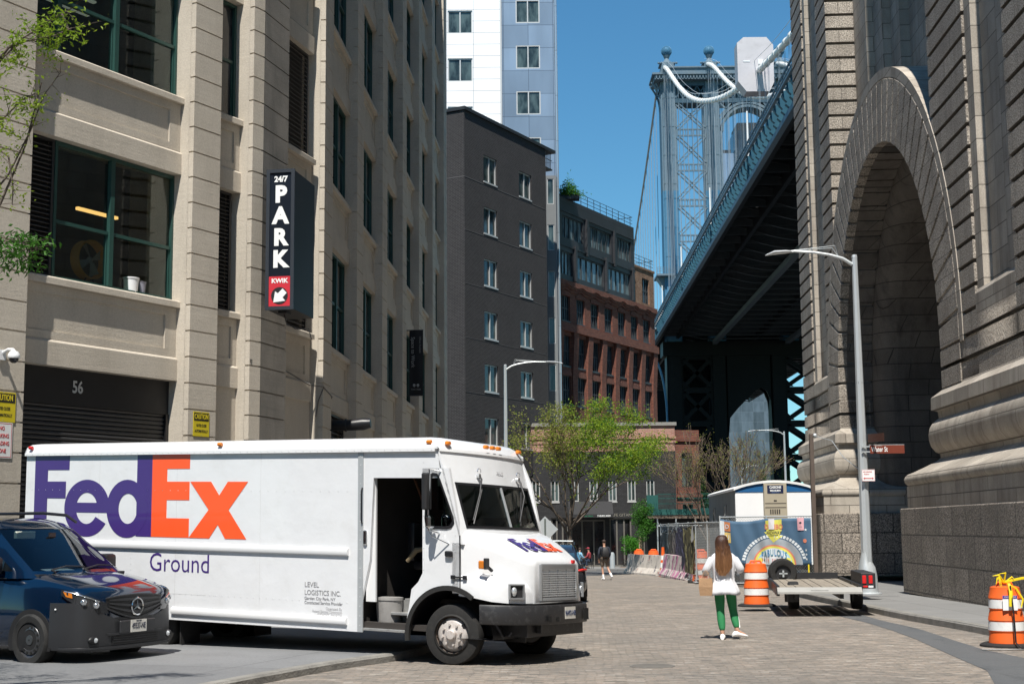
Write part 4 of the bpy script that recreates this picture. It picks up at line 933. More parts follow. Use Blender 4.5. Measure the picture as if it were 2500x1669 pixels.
# ============================================================ BRIDGE: STEEL TOWER, CABLES, DECK
def steel(name, c1, c2, rough=0.5, amt=0.5, sc=0.25):
    m, t, p = newmat(name); v = coord(t, (1, 1, .25)); n = noise(t, v, sc, 6, .6); n2 = noise(t, coord(t), 2.0, 3)
    c = mixc(t, mth(t, 'MULTIPLY', ramp(t, n, [(.4, 0.0), (.65, 1.0)]), amt), c1, c2)
    c = mixc(t, 1.0, c, ramp(t, n2, [(.3, .9), (.7, 1.06)]), 'MULTIPLY')
    t.links.new(c, p.inputs['Base Color']); p.inputs['Roughness'].default_value = rough; p.inputs['Specular IOR Level'].default_value = 0.12; return m
ST_G = steel('faded_grey_blue_steel', (.115, .175, .225), (.17, .20, .215))
ST_B = steel('bright_blue_steel', (.06, .17, .28), (.09, .22, .33))
ST_D = steel('dark_blue_steel', (.045, .09, .13), (.08, .12, .15))
ST_SHADE = steel('deck_shaded_steel', (.006, .0075, .0085), (.011, .012, .0125))  # near-black tone puts the deck's shade into the steel colour
WHC = mat('white_cable_wrap', (.74, .74, .72), .5, var=.06, dirt=.15, dcol=(.35, .32, .28))
bt = thing('bridge_tower', 'blue-grey steel suspension bridge tower with ball finials and cross bracing', 'bridge tower', (48.7, 285, -6), 0)
ZO = 6.0                                   # local z = world z + 6
LX = (-16.1, -7.3, 7.3, 16.1)              # leg centres
DP = 2.2                                   # half depth
def bar(mb, x0, z0, x1, z1, w, y0, y1):
    d = Vector((x1 - x0, z1 - z0)); n = Vector((-d.y, d.x)).normalized() * w / 2
    mb.ext([(x0 + n.x, z0 + n.y), (x1 + n.x, z1 + n.y), (x1 - n.x, z1 - n.y), (x0 - n.x, z0 - n.y)], y0, y1, 'y')
legs = []
for i, x in enumerate(LX):
    for (za, zb, m, nm) in ((69.6, 92.5, ST_G, 'leg'), (36.0, 69.6, ST_B, 'leg'), (-6, 36.0, ST_SHADE, 'leg')):
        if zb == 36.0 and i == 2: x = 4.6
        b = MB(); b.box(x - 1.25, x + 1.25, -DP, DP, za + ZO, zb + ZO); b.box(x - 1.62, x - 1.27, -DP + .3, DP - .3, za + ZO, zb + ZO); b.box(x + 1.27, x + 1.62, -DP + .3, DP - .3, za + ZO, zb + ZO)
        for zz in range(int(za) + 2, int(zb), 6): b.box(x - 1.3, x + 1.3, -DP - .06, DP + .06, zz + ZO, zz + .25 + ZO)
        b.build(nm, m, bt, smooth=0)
def lattice(mb, xa, xb, za, zb, y0, y1, w=.62):
    """laced X brace: two flange bars and lacing"""
    for (p, q) in (((xa, za), (xb, zb)), ((xa, zb), (xb, za))):
        d = Vector((q[0] - p[0], q[1] - p[1])); L = d.length; d.normalize(); n = Vector((-d.y, d.x)) * w / 2
        for s_ in (-1, 1): bar(mb, p[0] + n.x * s_, p[1] + n.y * s_, q[0] + n.x * s_, q[1] + n.y * s_, .2, y0, y1)
        k = int(L / 1.3)
        for j in range(k):
            a = j * L / k; c = (j + 1) * L / k; s1 = 1 if j % 2 else -1
            bar(mb, p[0] + d.x * a + n.x * s1, p[1] + d.y * a + n.y * s1, p[0] + d.x * c - n.x * s1, p[1] + d.y * c - n.y * s1, .09, y0 + .1, y0 + .25)
def hbeam(mb, xa, xb, z, y0, y1):
    for dz in (0, 1.3): mb.box(xa, xb, y0, y1, z + dz, z + dz + .28)
    x = xa
    while x < xb - .3: mb.box(x, x + .16, y0 + .05, y0 + .2, z + .28, z + 1.3); x += .55
bars = [81.0 - 7.35 * k for k in range(0, 5)]
br = MB()
for xa, xb in ((LX[0] + 1.62, LX[1] - 1.62), (LX[2] + 1.62, LX[3] - 1.62)):
    for y0, y1 in ((-DP + .2, -DP + .6),):
        top = 87.9
        for z in bars:
            lattice(br, xa, xb, z + 1.6 + ZO, top + ZO, y0, y1); hbeam(br, xa, xb, z + ZO, y0, y1); top = z
        lattice(br, xa, xb, 46 + ZO, top + ZO, y0, y1)
build_split(br, lambda x, y, z: x > 0, 'cross_bracing', ST_G, bt, smooth=0)
# portal truss at the top with brackets and cornice
po = MB()
for (xa, xb) in ((LX[0], LX[1]), (LX[1], LX[2]), (LX[2], LX[3])):
    po.box(xa, xb, -DP + .1, DP - .1, 88.0 + ZO, 88.9 + ZO); po.box(xa, xb, -DP + .1, DP - .1, 91.6 + ZO, 92.6 + ZO); po.box(xa, xb, -.1, .1, 88.9 + ZO, 91.6 + ZO)
    n = int((xb - xa) / 1.4)
    for i in range(n):
        p = xa + (xb - xa) * i / n; q = xa + (xb - xa) * (i + 1) / n
        bar(po, p, 88.9 + ZO, q, 91.6 + ZO, .18, -DP + .1, -DP + .3); bar(po, q, 88.9 + ZO, p, 91.6 + ZO, .18, -DP + .1, -DP + .3)
po.build('portal_truss', ST_D, bt, smooth=0)
co = MB(); co.box(-19.0, 19.0, -DP - 1.3, DP + 1.3, 92.6 + ZO, 93.5 + ZO); co.box(-19.5, 19.5, -DP - 1.7, DP + 1.7, 93.5 + ZO, 93.9 + ZO); co.box(-16.8, 16.8, -DP - .4, DP + .4, 93.9 + ZO, 95.2 + ZO); co.box(-17, 17, -DP - .7, DP + .7, 95.2 + ZO, 95.5 + ZO)
for i in range(60): co.box(-18.8 + i * .635, -18.55 + i * .635, -DP - 1.55, -DP - 1.3, 92.75 + ZO, 93.4 + ZO)
for s_ in (-1, 1):
    pts = [(s_ * (17.6 + 1.9 * (k / 8) ** 2.2), 87.2 + 5.4 * k / 8 + ZO) for k in range(9)]
    for a, c in zip(pts[:-1], pts[1:]):
        for yy in (-1.6, 1.3): bar(co, a[0], a[1], c[0], c[1], .35, yy, yy + .3)
    for yy in (-1.6, 1.3): bar(co, s_ * 17.4, 89.5 + ZO, s_ * 18.6, 92.4 + ZO, .2, yy, yy + .3)
    for yy in (-1.6, 1.3): bar(co, s_ * 17.4, 92.3 + ZO, s_ * 18.2, 89.8 + ZO, .2, yy, yy + .3)
co.build('cornice', ST_G, bt, smooth=0)
for x in LX:
    f = MB(); zb = 93.9 + ZO
    f.ext([(x - 1.9, zb), (x + 1.9, zb), (x + 1.45, zb + 1.2), (x + 1.2, zb + 2.6), (x - 1.2, zb + 2.6), (x - 1.45, zb + 1.2)], -DP + .3, DP - .3, 'y')
    f.box(x - 1.6, x + 1.6, -1.9, 1.9, zb + 2.6, zb + 2.85)
    f.lathe([(1.3, zb + 2.85), (1.1, zb + 3.2), (.6, zb + 3.7), (.42, zb + 4.1), (.55, zb + 4.35), (.75, zb + 4.8)], 16, (x, 0, 0))
    for s_ in (-1, 1): f.ball((x + s_ * 1.85, -1.5, zb + 2.75), .25, n=8, m=6)
    o = f.build('finial_base', ST_G, bt, smooth=30)
    g = MB(); g.ball((x, 0, zb + 5.75), 1.0, n=20, m=12)
    for k in range(10):
        q = PI * k / 10; g.tube([(x + 1.08 * math.cos(a) * math.cos(q), 1.08 * math.cos(a) * math.sin(q), zb + 5.75 + 1.08 * math.sin(a)) for a in [-PI / 2 + PI * j / 10 for j in range(11)]], .07, 5)
        g.tube([(x - 1.08 * math.cos(a) * math.cos(q), -1.08 * math.cos(a) * math.sin(q), zb + 5.75 + 1.08 * math.sin(a)) for a in [-PI / 2 + PI * j / 10 for j in range(11)]], .07, 5)
    g.build('ball', ST_B, o)
# upper arch between the middle legs
ar = MB()
for r in (5.3, 6.0):
    pts = [(r * math.cos(q), 82.0 + r * math.sin(q) + ZO) for q in [PI * k / 16 for k in range(17)]]
    for a, c in zip(pts[:-1], pts[1:]): bar(ar, a[0], a[1], c[0], c[1], .5, -DP + .1, DP - .1)
for s_ in (-1, 1):
    bar(ar, s_ * 5.6, 87.9 + ZO, s_ * 3.9, 86.3 + ZO, .3, -DP + .2, -DP + .6); bar(ar, s_ * 3.3, 88 + ZO, s_ * 5.7, 85.2 + ZO, .3, -DP + .2, -DP + .6); ar.box(s_ * 5.65 - .35, s_ * 5.65 + .35, -DP + .1, DP - .1, 40 + ZO, 82 + ZO)
    for k in range(14): bar(ar, s_ * 5.65 - .2, 42 + 2.8 * k + ZO, s_ * 5.65 + .2, 44.8 + 2.8 * k + ZO, .1, -DP - .05, -DP + .1)
ar.build('portal_arch', ST_G, bt, smooth=0)
# maintenance balcony
bl = MB(); bl.box(-19.4, -14.3, -DP - 1.2, DP + 1.2, 51.9 + ZO, 52.3 + ZO)
for x in [-19.4 + .64 * i for i in range(9)]: bl.box(x, x + .06, -DP - 1.2, -DP - 1.14, 52.3 + ZO, 53.6 + ZO)
for h in (52.8, 53.2, 53.6): bl.box(-19.4, -14.3, -DP - 1.2, -DP - 1.14, h + ZO - .05, h + ZO + .03)
bl.ext([(-19.2, 51.9 + ZO), (-17.7, 49.5 + ZO), (-17.7, 51.9 + ZO)], -1.5, 1.5, 'y'); bl.build('balcony', ST_G, bt, smooth=0)
bx = MB(); bx.box(-15.5, -14.2, -DP - .5, -DP, 46.8 + ZO, 47.9 + ZO); bx.build('service_box', WHITE, bt, smooth=0)
# lower part under the deck
lw_ = MB()
for xa, xb in ((LX[0] + 1.6, LX[1] - 1.6), (6.2, LX[3] - 1.6)):
    z = -4.0
    while z < 36:
        for y0 in (-DP + .2, DP - .9):
            bar(lw_, xa, z + ZO, xb, z + 5.6 + ZO, .75, y0, y0 + .6); bar(lw_, xa, z + 5.6 + ZO, xb, z + ZO, .75, y0, y0 + .6); lw_.box(xa, xb, y0, y0 + .7, z + 5.5 + ZO, z + 6.6 + ZO)
            for (cx, cz, sx, sz) in ((xa, z, 1, 1), (xb, z, -1, 1), (xa, z + 5.5, 1, -1), (xb, z + 5.5, -1, -1)):
                lw_.ext([(cx, cz + ZO), (cx + sx * 1.3, cz + ZO), (cx, cz + sz * 1.3 + ZO)], y0 + .05, y0 + .5, 'y')
        z += 6.7
# big arched haunches between the middle legs, spandrels filled with plate
ap = [(-5.7, -4)]
for k in range(0, 21):
    q = PI * k / 20
    ap.append((-5.7 * math.cos(q) if True else 0, 22.5 + 7.0 * math.sin(q) ** 0.8))
hp = [(-5.9, 36.5 + ZO), (-5.9, 17 + ZO), (-5.6, 20.5 + ZO), (-5.3, 23.3 + ZO), (-3.7, 25.2 + ZO), (-1.6, 27.3 + ZO), (.1, 28.9 + ZO), (1.2, 29.3 + ZO), (2.1, 28.6 + ZO), (2.8, 26.8 + ZO), (3.1, 23.5 + ZO), (3.2, 17 + ZO), (3.2, 36.5 + ZO)]
lw_.ext(hp, -DP + .3, -DP + .8, 'y'); lw_.ext(hp, DP - .8, DP - .3, 'y')
lw_.box(-18.5, 18.5, -DP - .3, DP + .3, 35.8 + ZO, 38.6 + ZO); lw_.box(-16, 6, DP - .2, DP + .1, 29.5 + ZO, 36 + ZO)
lw_.build('lower_frame', ST_SHADE, bt, smooth=0)
# outrigger bracket and ornamental shaft at the left foot
og = MB()
for k in range(12):
    q0, q1 = PI / 2 * k / 12, PI / 2 * (k + 1) / 12
    bar(og, -17.8 - 3.2 * (1 - math.cos(q0)), 38 - 12 + 12 * math.sin(q0) + ZO - .2 if False else 36 - 14 * (1 - math.sin(q0)) + ZO, -17.8 - 3.2 * (1 - math.cos(q1)), 36 - 14 * (1 - math.sin(q1)) + ZO, .35, -1.8, -1.2)
og.build('outrigger', ST_B, bt, smooth=0)
# --- cables (things of their own) -------------------------------------
C1 = [(32.1, 285, 96.3), (30.3, 264.6, 89.2), (30.3, 250, 81.5), (30.3, 236.2, 75.0), (30.3, 223, 70.0), (30.3, 210.4, 66.1), (30.3, 197, 62.4), (30.3, 183.9, 59.5), (30.3, 165.9, 56.4), (30.3, 153.5, 54.6), (30.3, 144.3, 53.6), (30.1, 120, 50.8), (29.5, 95, 47.6), (28.9, 70, 43.5)]
def interp(C, y):
    for a, b in zip(C[:-1], C[1:]):
        if (a[1] - y) * (b[1] - y) <= 0:
            f = (y - a[1]) / (b[1] - a[1] or 1); return tuple(a[i] + (b[i] - a[i]) * f for i in range(3))
    return C[-1]
def smoothcurve(C, n=70):
    ys = [C[0][1] + (C[-1][1] - C[0][1]) * i / n for i in range(n + 1)]
    P = [interp(C, y) for y in ys]
    for _ in range(6): P = [P[0]] + [tuple((P[i - 1][j] + 2 * P[i][j] + P[i + 1][j]) / 4 for j in range(3)) for i in range(1, len(P) - 1)] + [P[-1]]
    return P
ZD = 39.0
def dx(y): return 28.7 - (280 - y) * (28.7 - 25.35) / 158.0       # left deck edge (x at y)
def cable(label, dxo, zo=0.0, part=True):
    c = thing('suspension_cable', label, 'cable', (30.3 + dxo, 285, 90), 0, 'main cables of the bridge')
    P = [(x - 30.3, y - 285, z - 90 + zo) for x, y, z in smoothcurve(C1)]
    b = MB(); b.tube(P, .36, 10); b.build('cable', WHC, c)
    b = MB()
    for i in range(2, len(P) - 1, 1):
        p = Vector(P[i]); d = (Vector(P[i + 1]) - Vector(P[i - 1])).normalized(); b.cyl(p - d * .40, p + d * .40, .45, n=10)
    tag(b.build('cable_band', WHC, c), kind='stuff')
    b = MB()
    for sx in (-.55, .55): b.tube([(x + sx, y, z + 1.25 - .15 * abs(math.sin(i * .4))) for i, (x, y, z) in enumerate(P)], .035, 4)
    b.build('hand_rope', GALV, c)
    h = MB(); hb = MB()
    for i in range(3, len(P) - 2, 2):
        p = P[i]; zl = ZD + 2.2 - 90
        if p[2] - zl < 1: continue
        for sx in (-.35, .35):
            h.cyl((p[0] + sx, p[1] - .3, p[2] - .5), (p[0] + sx, p[1] - .3, zl), .022, n=4); h.cyl((p[0] + sx, p[1] + .3, p[2] - .5), (p[0] + sx, p[1] + .3, zl), .022, n=4)
        hb.box(p[0] - .5, p[0] + .5, p[1] - .4, p[1] + .4, zl + .9, zl + 1.3); hb.box(p[0] - .14, p[0] + .14, p[1] - .14, p[1] + .14, zl - .5, zl + .9)
    tag(h.build('suspender', mat('suspender_grey', (.26, .31, .35), .5), c), kind='stuff'); hb.build('suspender_socket', WHC, c, smooth=0)
    return c
cable('thick white wrapped bridge cable sweeping down from the left ball finial of the tower', 0.0)
cable('second white bridge cable sagging from the right ball finial towards the granite', 8.9, .6)
cable('third white bridge cable seen sloping at the far right beside the granite', 23.3, .6)
cable('fourth bridge cable on the far side of the deck', 32.2, .6) if False else None
# cable on the river side, falling away behind the tower at the left
rc = thing('suspension_cable', 'distant thin bridge cable hanging left of the tower over the river', 'cable', (32.0, 290, 90), 0, 'main cables of the bridge')
def rv(t): return (-.4 - .5 * t * 1.2, 3 + 230 * t, 6 - 95 * t + 46 * t * t)
b = MB(); P = [rv(i / 40) for i in range(41)]; b.tube(P, .22, 8); b.build('cable', mat('river_cable', (.45, .42, .40), .6), rc)
b = MB()
for i in range(1, 40): b.cyl((P[i][0], P[i][1], P[i][2]), (P[i][0], P[i][1], -48), .07, n=4)
tag(b.build('suspender', MATS['suspender_grey'], rc), kind='stuff')
# grey work shroud around the near cable
sh = thing('cable_shroud', 'pale grey octagonal work shroud hanging on the white bridge cable', 'shroud', (29.7, 168, 56.2), 0)
b = MB(); b.ext([(-2.0, 3.9), (-1.2, 4.6), (1.6, 4.6), (2.4, 3.6), (2.4, -1.0), (1.8, -2.2), (-1.0, -2.2), (-2.0, -.9)], -1.1, 1.1, 'y')
b.build('cover', mat('shroud_grey', (.50, .48, .50), .7, var=.15, vs=.4, dirt=.4, dcol=(.30, .27, .28)), sh, smooth=0)
b = MB(); b.box(.5, 1.1, -1.2, -1.11, 1.2, 1.8); b.box(-1.3, -.5, -1.15, -1.1, 1.5, 1.65); b.build('notice', WHITE, sh, smooth=0)
# --- deck --------------------------------------------------------------
dk = thing('bridge_deck', 'bridge deck with blue ornamental edge and shade-darkened steel underside running overhead', 'bridge deck', (48.7, 285, 0), 0)
MD = Matrix.Translation((-48.7, -285, 0)); YE = 66.0
def dpt(y, o, z): return (dx(y) + o, y, z)
WD = 40.0
s_ = MB(MD)
YS = (430.0, 285.0, 175.0, YE)
for a, c in zip(YS[:-1], YS[1:]):
    s_.loft([[dpt(y, 0.55, ZD + 1.9), dpt(y, WD, ZD + 1.9), dpt(y, WD, ZD + 2.3), dpt(y, 0.55, ZD + 2.3)] for y in (a, c)])
    for o in (0.55, 4.2, 13.0, 20, 27, 35.5, WD - .5):
        hgt = 1.9 if o in (0.55,) else 1.7
        s_.loft([[dpt(y, o, ZD + 1.9 - hgt), dpt(y, o + .5, ZD + 1.9 - hgt), dpt(y, o + .5, ZD + 1.9), dpt(y, o, ZD + 1.9)] for y in (a, c)])
s_.build('floor', ST_SHADE, dk, smooth=0)
fb = MB(MD); y = YE + 1
while y < 425:
    # floor beam with a curved bottom flange rising to the cantilever tip
    pts = []
    n = 12
    for k in range(n + 1):
        o = .6 + 10.4 * k / n; pts.append((o, ZD + 1.75 - 1.9 * (math.sin(PI / 2 * min(1, k / n * 1.0)) ** 2.2)))
    for a, c in zip(pts[:-1], pts[1:]):
        fb.add([dpt(y, a[0], a[1]), dpt(y, c[0], c[1]), dpt(y, c[0], c[1] + .16), dpt(y, a[0], a[1] + .16), dpt(y + .45, a[0], a[1]), dpt(y + .45, c[0], c[1]), dpt(y + .45, c[0], c[1] + .16), dpt(y + .45, a[0], a[1] + .16)], [(0, 1, 2, 3), (4, 7, 6, 5), (0, 4, 5, 1), (3, 2, 6, 7)])
    fb.box(dx(y) + 11, dx(y) + WD - 1, y, y + .45, ZD - .12, ZD + .1); fb.box(dx(y) + .6, dx(y) + WD - 1, y + .15, y + .28, ZD + .6, ZD + 1.9)
    y += 5.5
fb.build('floor_beam', steel('floor_beam_steel', (.045, .055, .06), (.07, .07, .07)), dk, smooth=0)
# second girder line and lower lateral chord
lc = MB(MD)
for a, c in zip(YS[:-1], YS[1:]):
    for o, z in ((11.4, ZD - 1.0), (26.0, ZD - 1.0)):
        lc.loft([[dpt(y, o, z), dpt(y, o + .9, z), dpt(y, o + .9, z + .8), dpt(y, o, z + .8)] for y in (a, c)])
lc.build('chord', steel('chord_steel', (.09, .11, .12), (.12, .13, .13)), dk, smooth=0)
# ornamental blue edge: fascia, scroll brackets and railing
fa = MB(MD)
for a, c in zip(YS[:-1], YS[1:]):
    fa.loft([[dpt(y, -.02, ZD + .0), dpt(y, .55, ZD + .0), dpt(y, .55, ZD + .5), dpt(y, -.02, ZD + .5)] for y in (a, c)])
    fa.loft([[dpt(y, .3, ZD + .5), dpt(y, .5, ZD + .5), dpt(y, .5, ZD + 2.2), dpt(y, .3, ZD + 2.2)] for y in (a, c)])
fa.build('fascia', ST_G, dk, smooth=0)
sb = MB(MD); y = YE
while y < 300:
    zc = ZD + .6
    pr = [(.3, zc), (.0, zc + .1), (-.28, zc + .35), (-.12, zc + .55), (-.42, zc + .85), (-.62, zc + 1.2), (-.45, zc + 1.45), (-.75, zc + 1.6), (.3, zc + 1.6)]
    sb.add([dpt(y, p[0], p[1]) for p in pr] + [dpt(y + .55, p[0], p[1]) for p in pr], [tuple(range(9)), tuple(range(17, 8, -1))] + [(i, (i + 1) % 9, 9 + (i + 1) % 9, 9 + i) for i in range(9)])
    y += 2.3
tag(sb.build('scroll_bracket', steel('bracket_blue', (.03, .10, .15), (.05, .14, .19)), dk, smooth=0), kind='stuff')
rl = MB(MD)
for a, c in zip(YS[:-1], YS[1:]):
    for z, hh in ((ZD + 2.15, .22), (ZD + 2.75, .06), (ZD + 3.3, .1)):
        rl.loft([[dpt(y, -.8 if hh > .2 else -.7, z), dpt(y, -.5, z), dpt(y, -.5, z + hh), dpt(y, -.8 if hh > .2 else -.7, z + hh)] for y in (a, c)])
y = YE
while y < 300: rl.box(dx(y) - .68, dx(y) - .6, y, y + .1, ZD + 2.3, ZD + 3.3); y += 1.1
rl.build('railing', steel('railing_steel', (.16, .22, .26), (.22, .26, .28)), dk, smooth=0)
for y in (90, 118, 150, 185, 225, 262):
    b = MB(MD); b.cyl(dpt(y, -.2, ZD + 2.2), dpt(y, -.2, ZD + 7.5), .13, .09, n=8); b.build('deck_post', WHC, dk)
# bearing dome beside the tower
b = MB(MD); b.lathe([(2.3, 0), (2.3, .6), (2.1, 1.6), (1.4, 2.6), (.5, 3.0), (.4, 3.6), (.01, 3.7)], 20, (29.6, 279, ZD + 1.5)); b.build('dome', WHC, dk)
CW3 = panelmat('curtain_wall_grey', (.11, .135, .16), 4.0, 3.6, (.25, .28, .31), .1, .15, .3)
# --- far buildings seen under and through the bridge
gtower('glass_tower', 'dark blue glass high-rise seen through the arch under the bridge deck', 74.8, 94.5, 500, 62, CW3)
gtower('glass_tower', 'blue glass slab high-rise left of the dark one under the bridge', 71.5, 81.3, 520, 42, CW2)
gtower('glass_tower', 'tall pale blue glass tower seen through the upper arch of the bridge tower', 97.4, 112, 600, 172, CW1, 4)
gtower('glass_tower', 'pale blue side block left of the tall glass tower behind the bridge tower', 88.6, 97.4, 604, 163, panelmat('pale_curtain', (.24, .33, .45), 1.6, 30, (.3, .38, .46), .2, .2, .1), 2)
db2 = MB(); db2.box(-12, 2.2, 0, 14, 0, 30.0)
t = thing('approach_viaduct', 'dark steel and masonry bulk filling the space below the bridge deck', 'viaduct', (40.5, 296, 0), 0)
db2.build('body', ST_SHADE, t, smooth=0)
# ============================================================ DELIVERY TRUCK
# truck frame: X forward, Y to the far side, Z up; origin under the near front wheel; the body follows the fall of the street
TP = (-.83, 19.35)
tr = thing('delivery_truck', 'white box delivery truck with a big purple and orange logo and an open side door', 'truck', (TP[0], TP[1], 0), 0)
tr.rotation_euler = (0, 0, rad(-30))         # X axis along heading 120, Y axis along heading 30
SHX, SHY = -0.025, -0.024
MT = Matrix(((1, 0, 0, 0), (0, 1, 0, 0), (SHX, SHY, 1, 0), (0, 0, 0, 1)))
TW = mat('truck_white', (0.70, 0.71, 0.725), 0.30, var=0.05, vs=1.1, dirt=.16, dcol=(.42, .40, .36), coat=.3, bs=.25, bd=.05, bsc=1.6)
TWL = mat('truck_white_trim', (0.74, 0.745, 0.75), 0.25, var=.02, coat=.3)
TGREY = mat('door_frame_grey', (.45, .47, .48), .4, .3, var=.1)
ALD = mat('worn_aluminium', (.42, .42, .41), .42, .6, var=.2, vs=6, dirt=.5, dcol=(.16, .13, .10))
WY = 2.30                                     # body width
RX = -8.30                                    # rear
ZB0, ZG, ZR = .36, 2.885, 3.07                # skirt, gutter, roof top
body = MB(MT)
# cargo side walls and shell with the door opening left free
door = [(-1.36, .40), (-1.50, .40), (-1.50, .80), (-1.36, 1.35), (-1.30, 2.49), (-.48, 2.49), (-.48, 1.2), (-.55, 1.08), (-.66, .98), (-.70, .75), (-.78, .42)]
def side(y0, y1, withdoor):
    if withdoor:
        body.ext([(RX, ZB0), (-1.50, ZB0), (-1.50, .80), (-1.36, 1.35), (-1.30, 2.49), (-1.30, ZG), (RX, ZG)], y0, y1, 'y')
        body.ext([(-1.30, 2.49), (-.20, 2.49), (-.22, ZG), (-1.30, ZG)], y0, y1, 'y')
        # front quarter between door and windscreen, with the wheel arch and the side window
        outer = [(-.48, 2.49), (-.48, 1.2), (-.55, 1.08), (-.66, .98), (-.70, .75), (-.775, .40)] + [(-.06 + .66 * math.cos(q), .36 + .66 * math.sin(q)) for q in [rad(a) for a in range(172, 50, -10)]] + [(.12, .93), (.12, 1.76), (-.04, 2.49)]
        return outer
    body.ext([(RX, ZB0), (-.85, ZB0), (-.70, .75), (-.30, 1.0), (.12, .93), (.12, 1.76), (-.04, 2.49), (-.22, ZG), (RX, ZG)], y0, y1, 'y')
outer = side(0, .05, True)
side(WY - .05, WY, False)
# roof with a rounded edge
rp = [(0, ZG - .0), (-.035, ZG), (-.035, ZG + .03), (.0, ZG + .10), (.10, ZR - .03), (.30, ZR), (WY - .3, ZR), (WY - .1, ZR - .03), (WY, ZG + .1), (WY + .035, ZG + .03), (WY + .035, ZG)]
R = []
for x, k in ((RX + .03, .0), (RX, .0), (-.55, 0), (-.40, .012), (-.30, .04), (-.235, .09), (-.20, .185)):
    R.append([(x, y, z - (k if z > ZG + .05 else 0) * min(1, (z - ZG) / .185)) for y, z in rp])
# the front of the roof cap bulges forward in the middle
def bulge(y): return .16 * (1 - ((y - WY / 2) / (WY / 2)) ** 2)
R = [[(x + (bulge(y) if i >= 2 else 0) * (i - 1) / 5, y, z) for x, y, z in r] for i, r in enumerate(R)]
body.loft(R)
body.box(RX, RX + .05, .05, WY - .05, ZB0, ZG)                                        # rear wall
body.box(RX, -1.6, .05, WY - .05, .62, .70)                                          # cargo floor
body.box(-1.62, -1.56, .05, WY - .05, .7, ZG) if False else None
bo_ = body.build('body', TW, tr, smooth=30)
# front quarter panel with side window hole
fq = MB(MT)
win = [(-.395, 2.40), (-.36, 2.49), (-.30, 2.53), (-.235, 2.52), (-.19, 2.44), (.0, 1.98), (.015, 1.90), (-.03, 1.84), (-.10, 1.825), (-.34, 1.83), (-.41, 1.88), (-.42, 1.96)]
def holed(mb, outer, hole, y0, y1):
    """plate with one hole: outer and hole polygons in XZ, joined by filling"""
    b = bmesh.new(); es = []
    for poly in (outer, hole):
        vs = [b.verts.new((p[0], y0, p[1])) for p in poly]
        es += [b.edges.new((vs[i], vs[(i + 1) % len(vs)])) for i in range(len(vs))]
    r = bmesh.ops.triangle_fill(b, use_beauty=True, use_dissolve=False, edges=es)
    g = bmesh.ops.extrude_face_region(b, geom=b.faces[:])
    for e in g['geom']:
        if isinstance(e, bmesh.types.BMVert): e.co.y += y1 - y0
    b.verts.index_update(); mb.add([tuple(v.co) for v in b.verts], [tuple(v.index for v in f.verts) for f in b.faces]); b.free()
outer = [(-.48, 2.50), (-.48, 1.2), (-.55, 1.08), (-.66, .98), (-.70, .75), (-.775, .40)] + [(-.06 + .66 * math.cos(q), .36 + .66 * math.sin(q)) for q in [rad(a) for a in range(172, 60, -10)]] + [(.12, .94), (.12, 1.76), (-.05, 2.62), (-.48, 2.62)]
body2 = MB(MT); holed(body2, outer, win, 0, .05); body2.build('front_quarter', TW, tr, smooth=0)
def offs(poly, d):
    c = Vector((sum(p[0] for p in poly) / len(poly), sum(p[1] for p in poly) / len(poly)))
    return [tuple(Vector(p) + (Vector(p) - c).normalized() * d) for p in poly]
sw_ = MB(MT); holed(sw_, offs(win, .03), offs(win, -.012), -.012, .02); swo = sw_.build('side_window', BLACK, tr, smooth=0)
g_ = MB(MT); g_.ext(win, .02, .025, 'y'); g_.build('pane', glass('vehicle_glass', (.6, .72, .66), .6), swo, smooth=0)
# windscreen surround: raked front face bowed forward
def fx(y, z):            # forward position of the cab front at height z
    t_ = (z - 1.76) / (2.885 - 1.76)
    return .12 - .34 * t_ + bulge(y) * (1 - .0 * t_)
def fpanel(mb, ya, yb, za, zb, n=10, off=0.0, th=.03, ztop=None):
    f = lambda a, c: (fx(ya + (yb - ya) * a, za + (zb - za) * c) + off, ya + (yb - ya) * a, za + (zb - za) * c)
    g = lambda a, c: (fx(ya + (yb - ya) * a, za + (zb - za) * c) + off - th, ya + (yb - ya) * a, za + (zb - za) * c)
    mb.slab(f, g, n, 4)
cf = MB(MT)
fpanel(cf, 0, WY, 2.44, ZG + .01); fpanel(cf, 0, WY, 1.60, 1.82); fpanel(cf, 0, .14, 1.82, 2.44, 2); fpanel(cf, WY - .14, WY, 1.82, 2.44, 2)
cf.ext([(.12, .95), (.12, 1.62), (.0, 1.62), (.0, .95)], 0, .04, 'y')
cf.build('cab_front', TW, tr, smooth=30)
ws = MB(MT)
for ya, yb, za, zb in ((.14, WY - .14, 1.82, 1.855), (.14, WY - .14, 2.405, 2.44), (.14, .175, 1.855, 2.405), (WY - .175, WY - .14, 1.855, 2.405)): fpanel(ws, ya, yb, za, zb, 10, .008, .02)
wso = ws.build('windscreen', BLACK, tr, smooth=30)
g_ = MB(MT); fpanel(g_, .15, WY - .15, 1.83, 2.43, 12, -.004, .006); g_.build('pane', MATS['vehicle_glass'], wso, smooth=30)
g_ = MB(MT); fpanel(g_, WY / 2 - .02, WY / 2 + .02, 1.855, 2.405, 2, .01, .02); g_.build('divider', TGREY, wso)
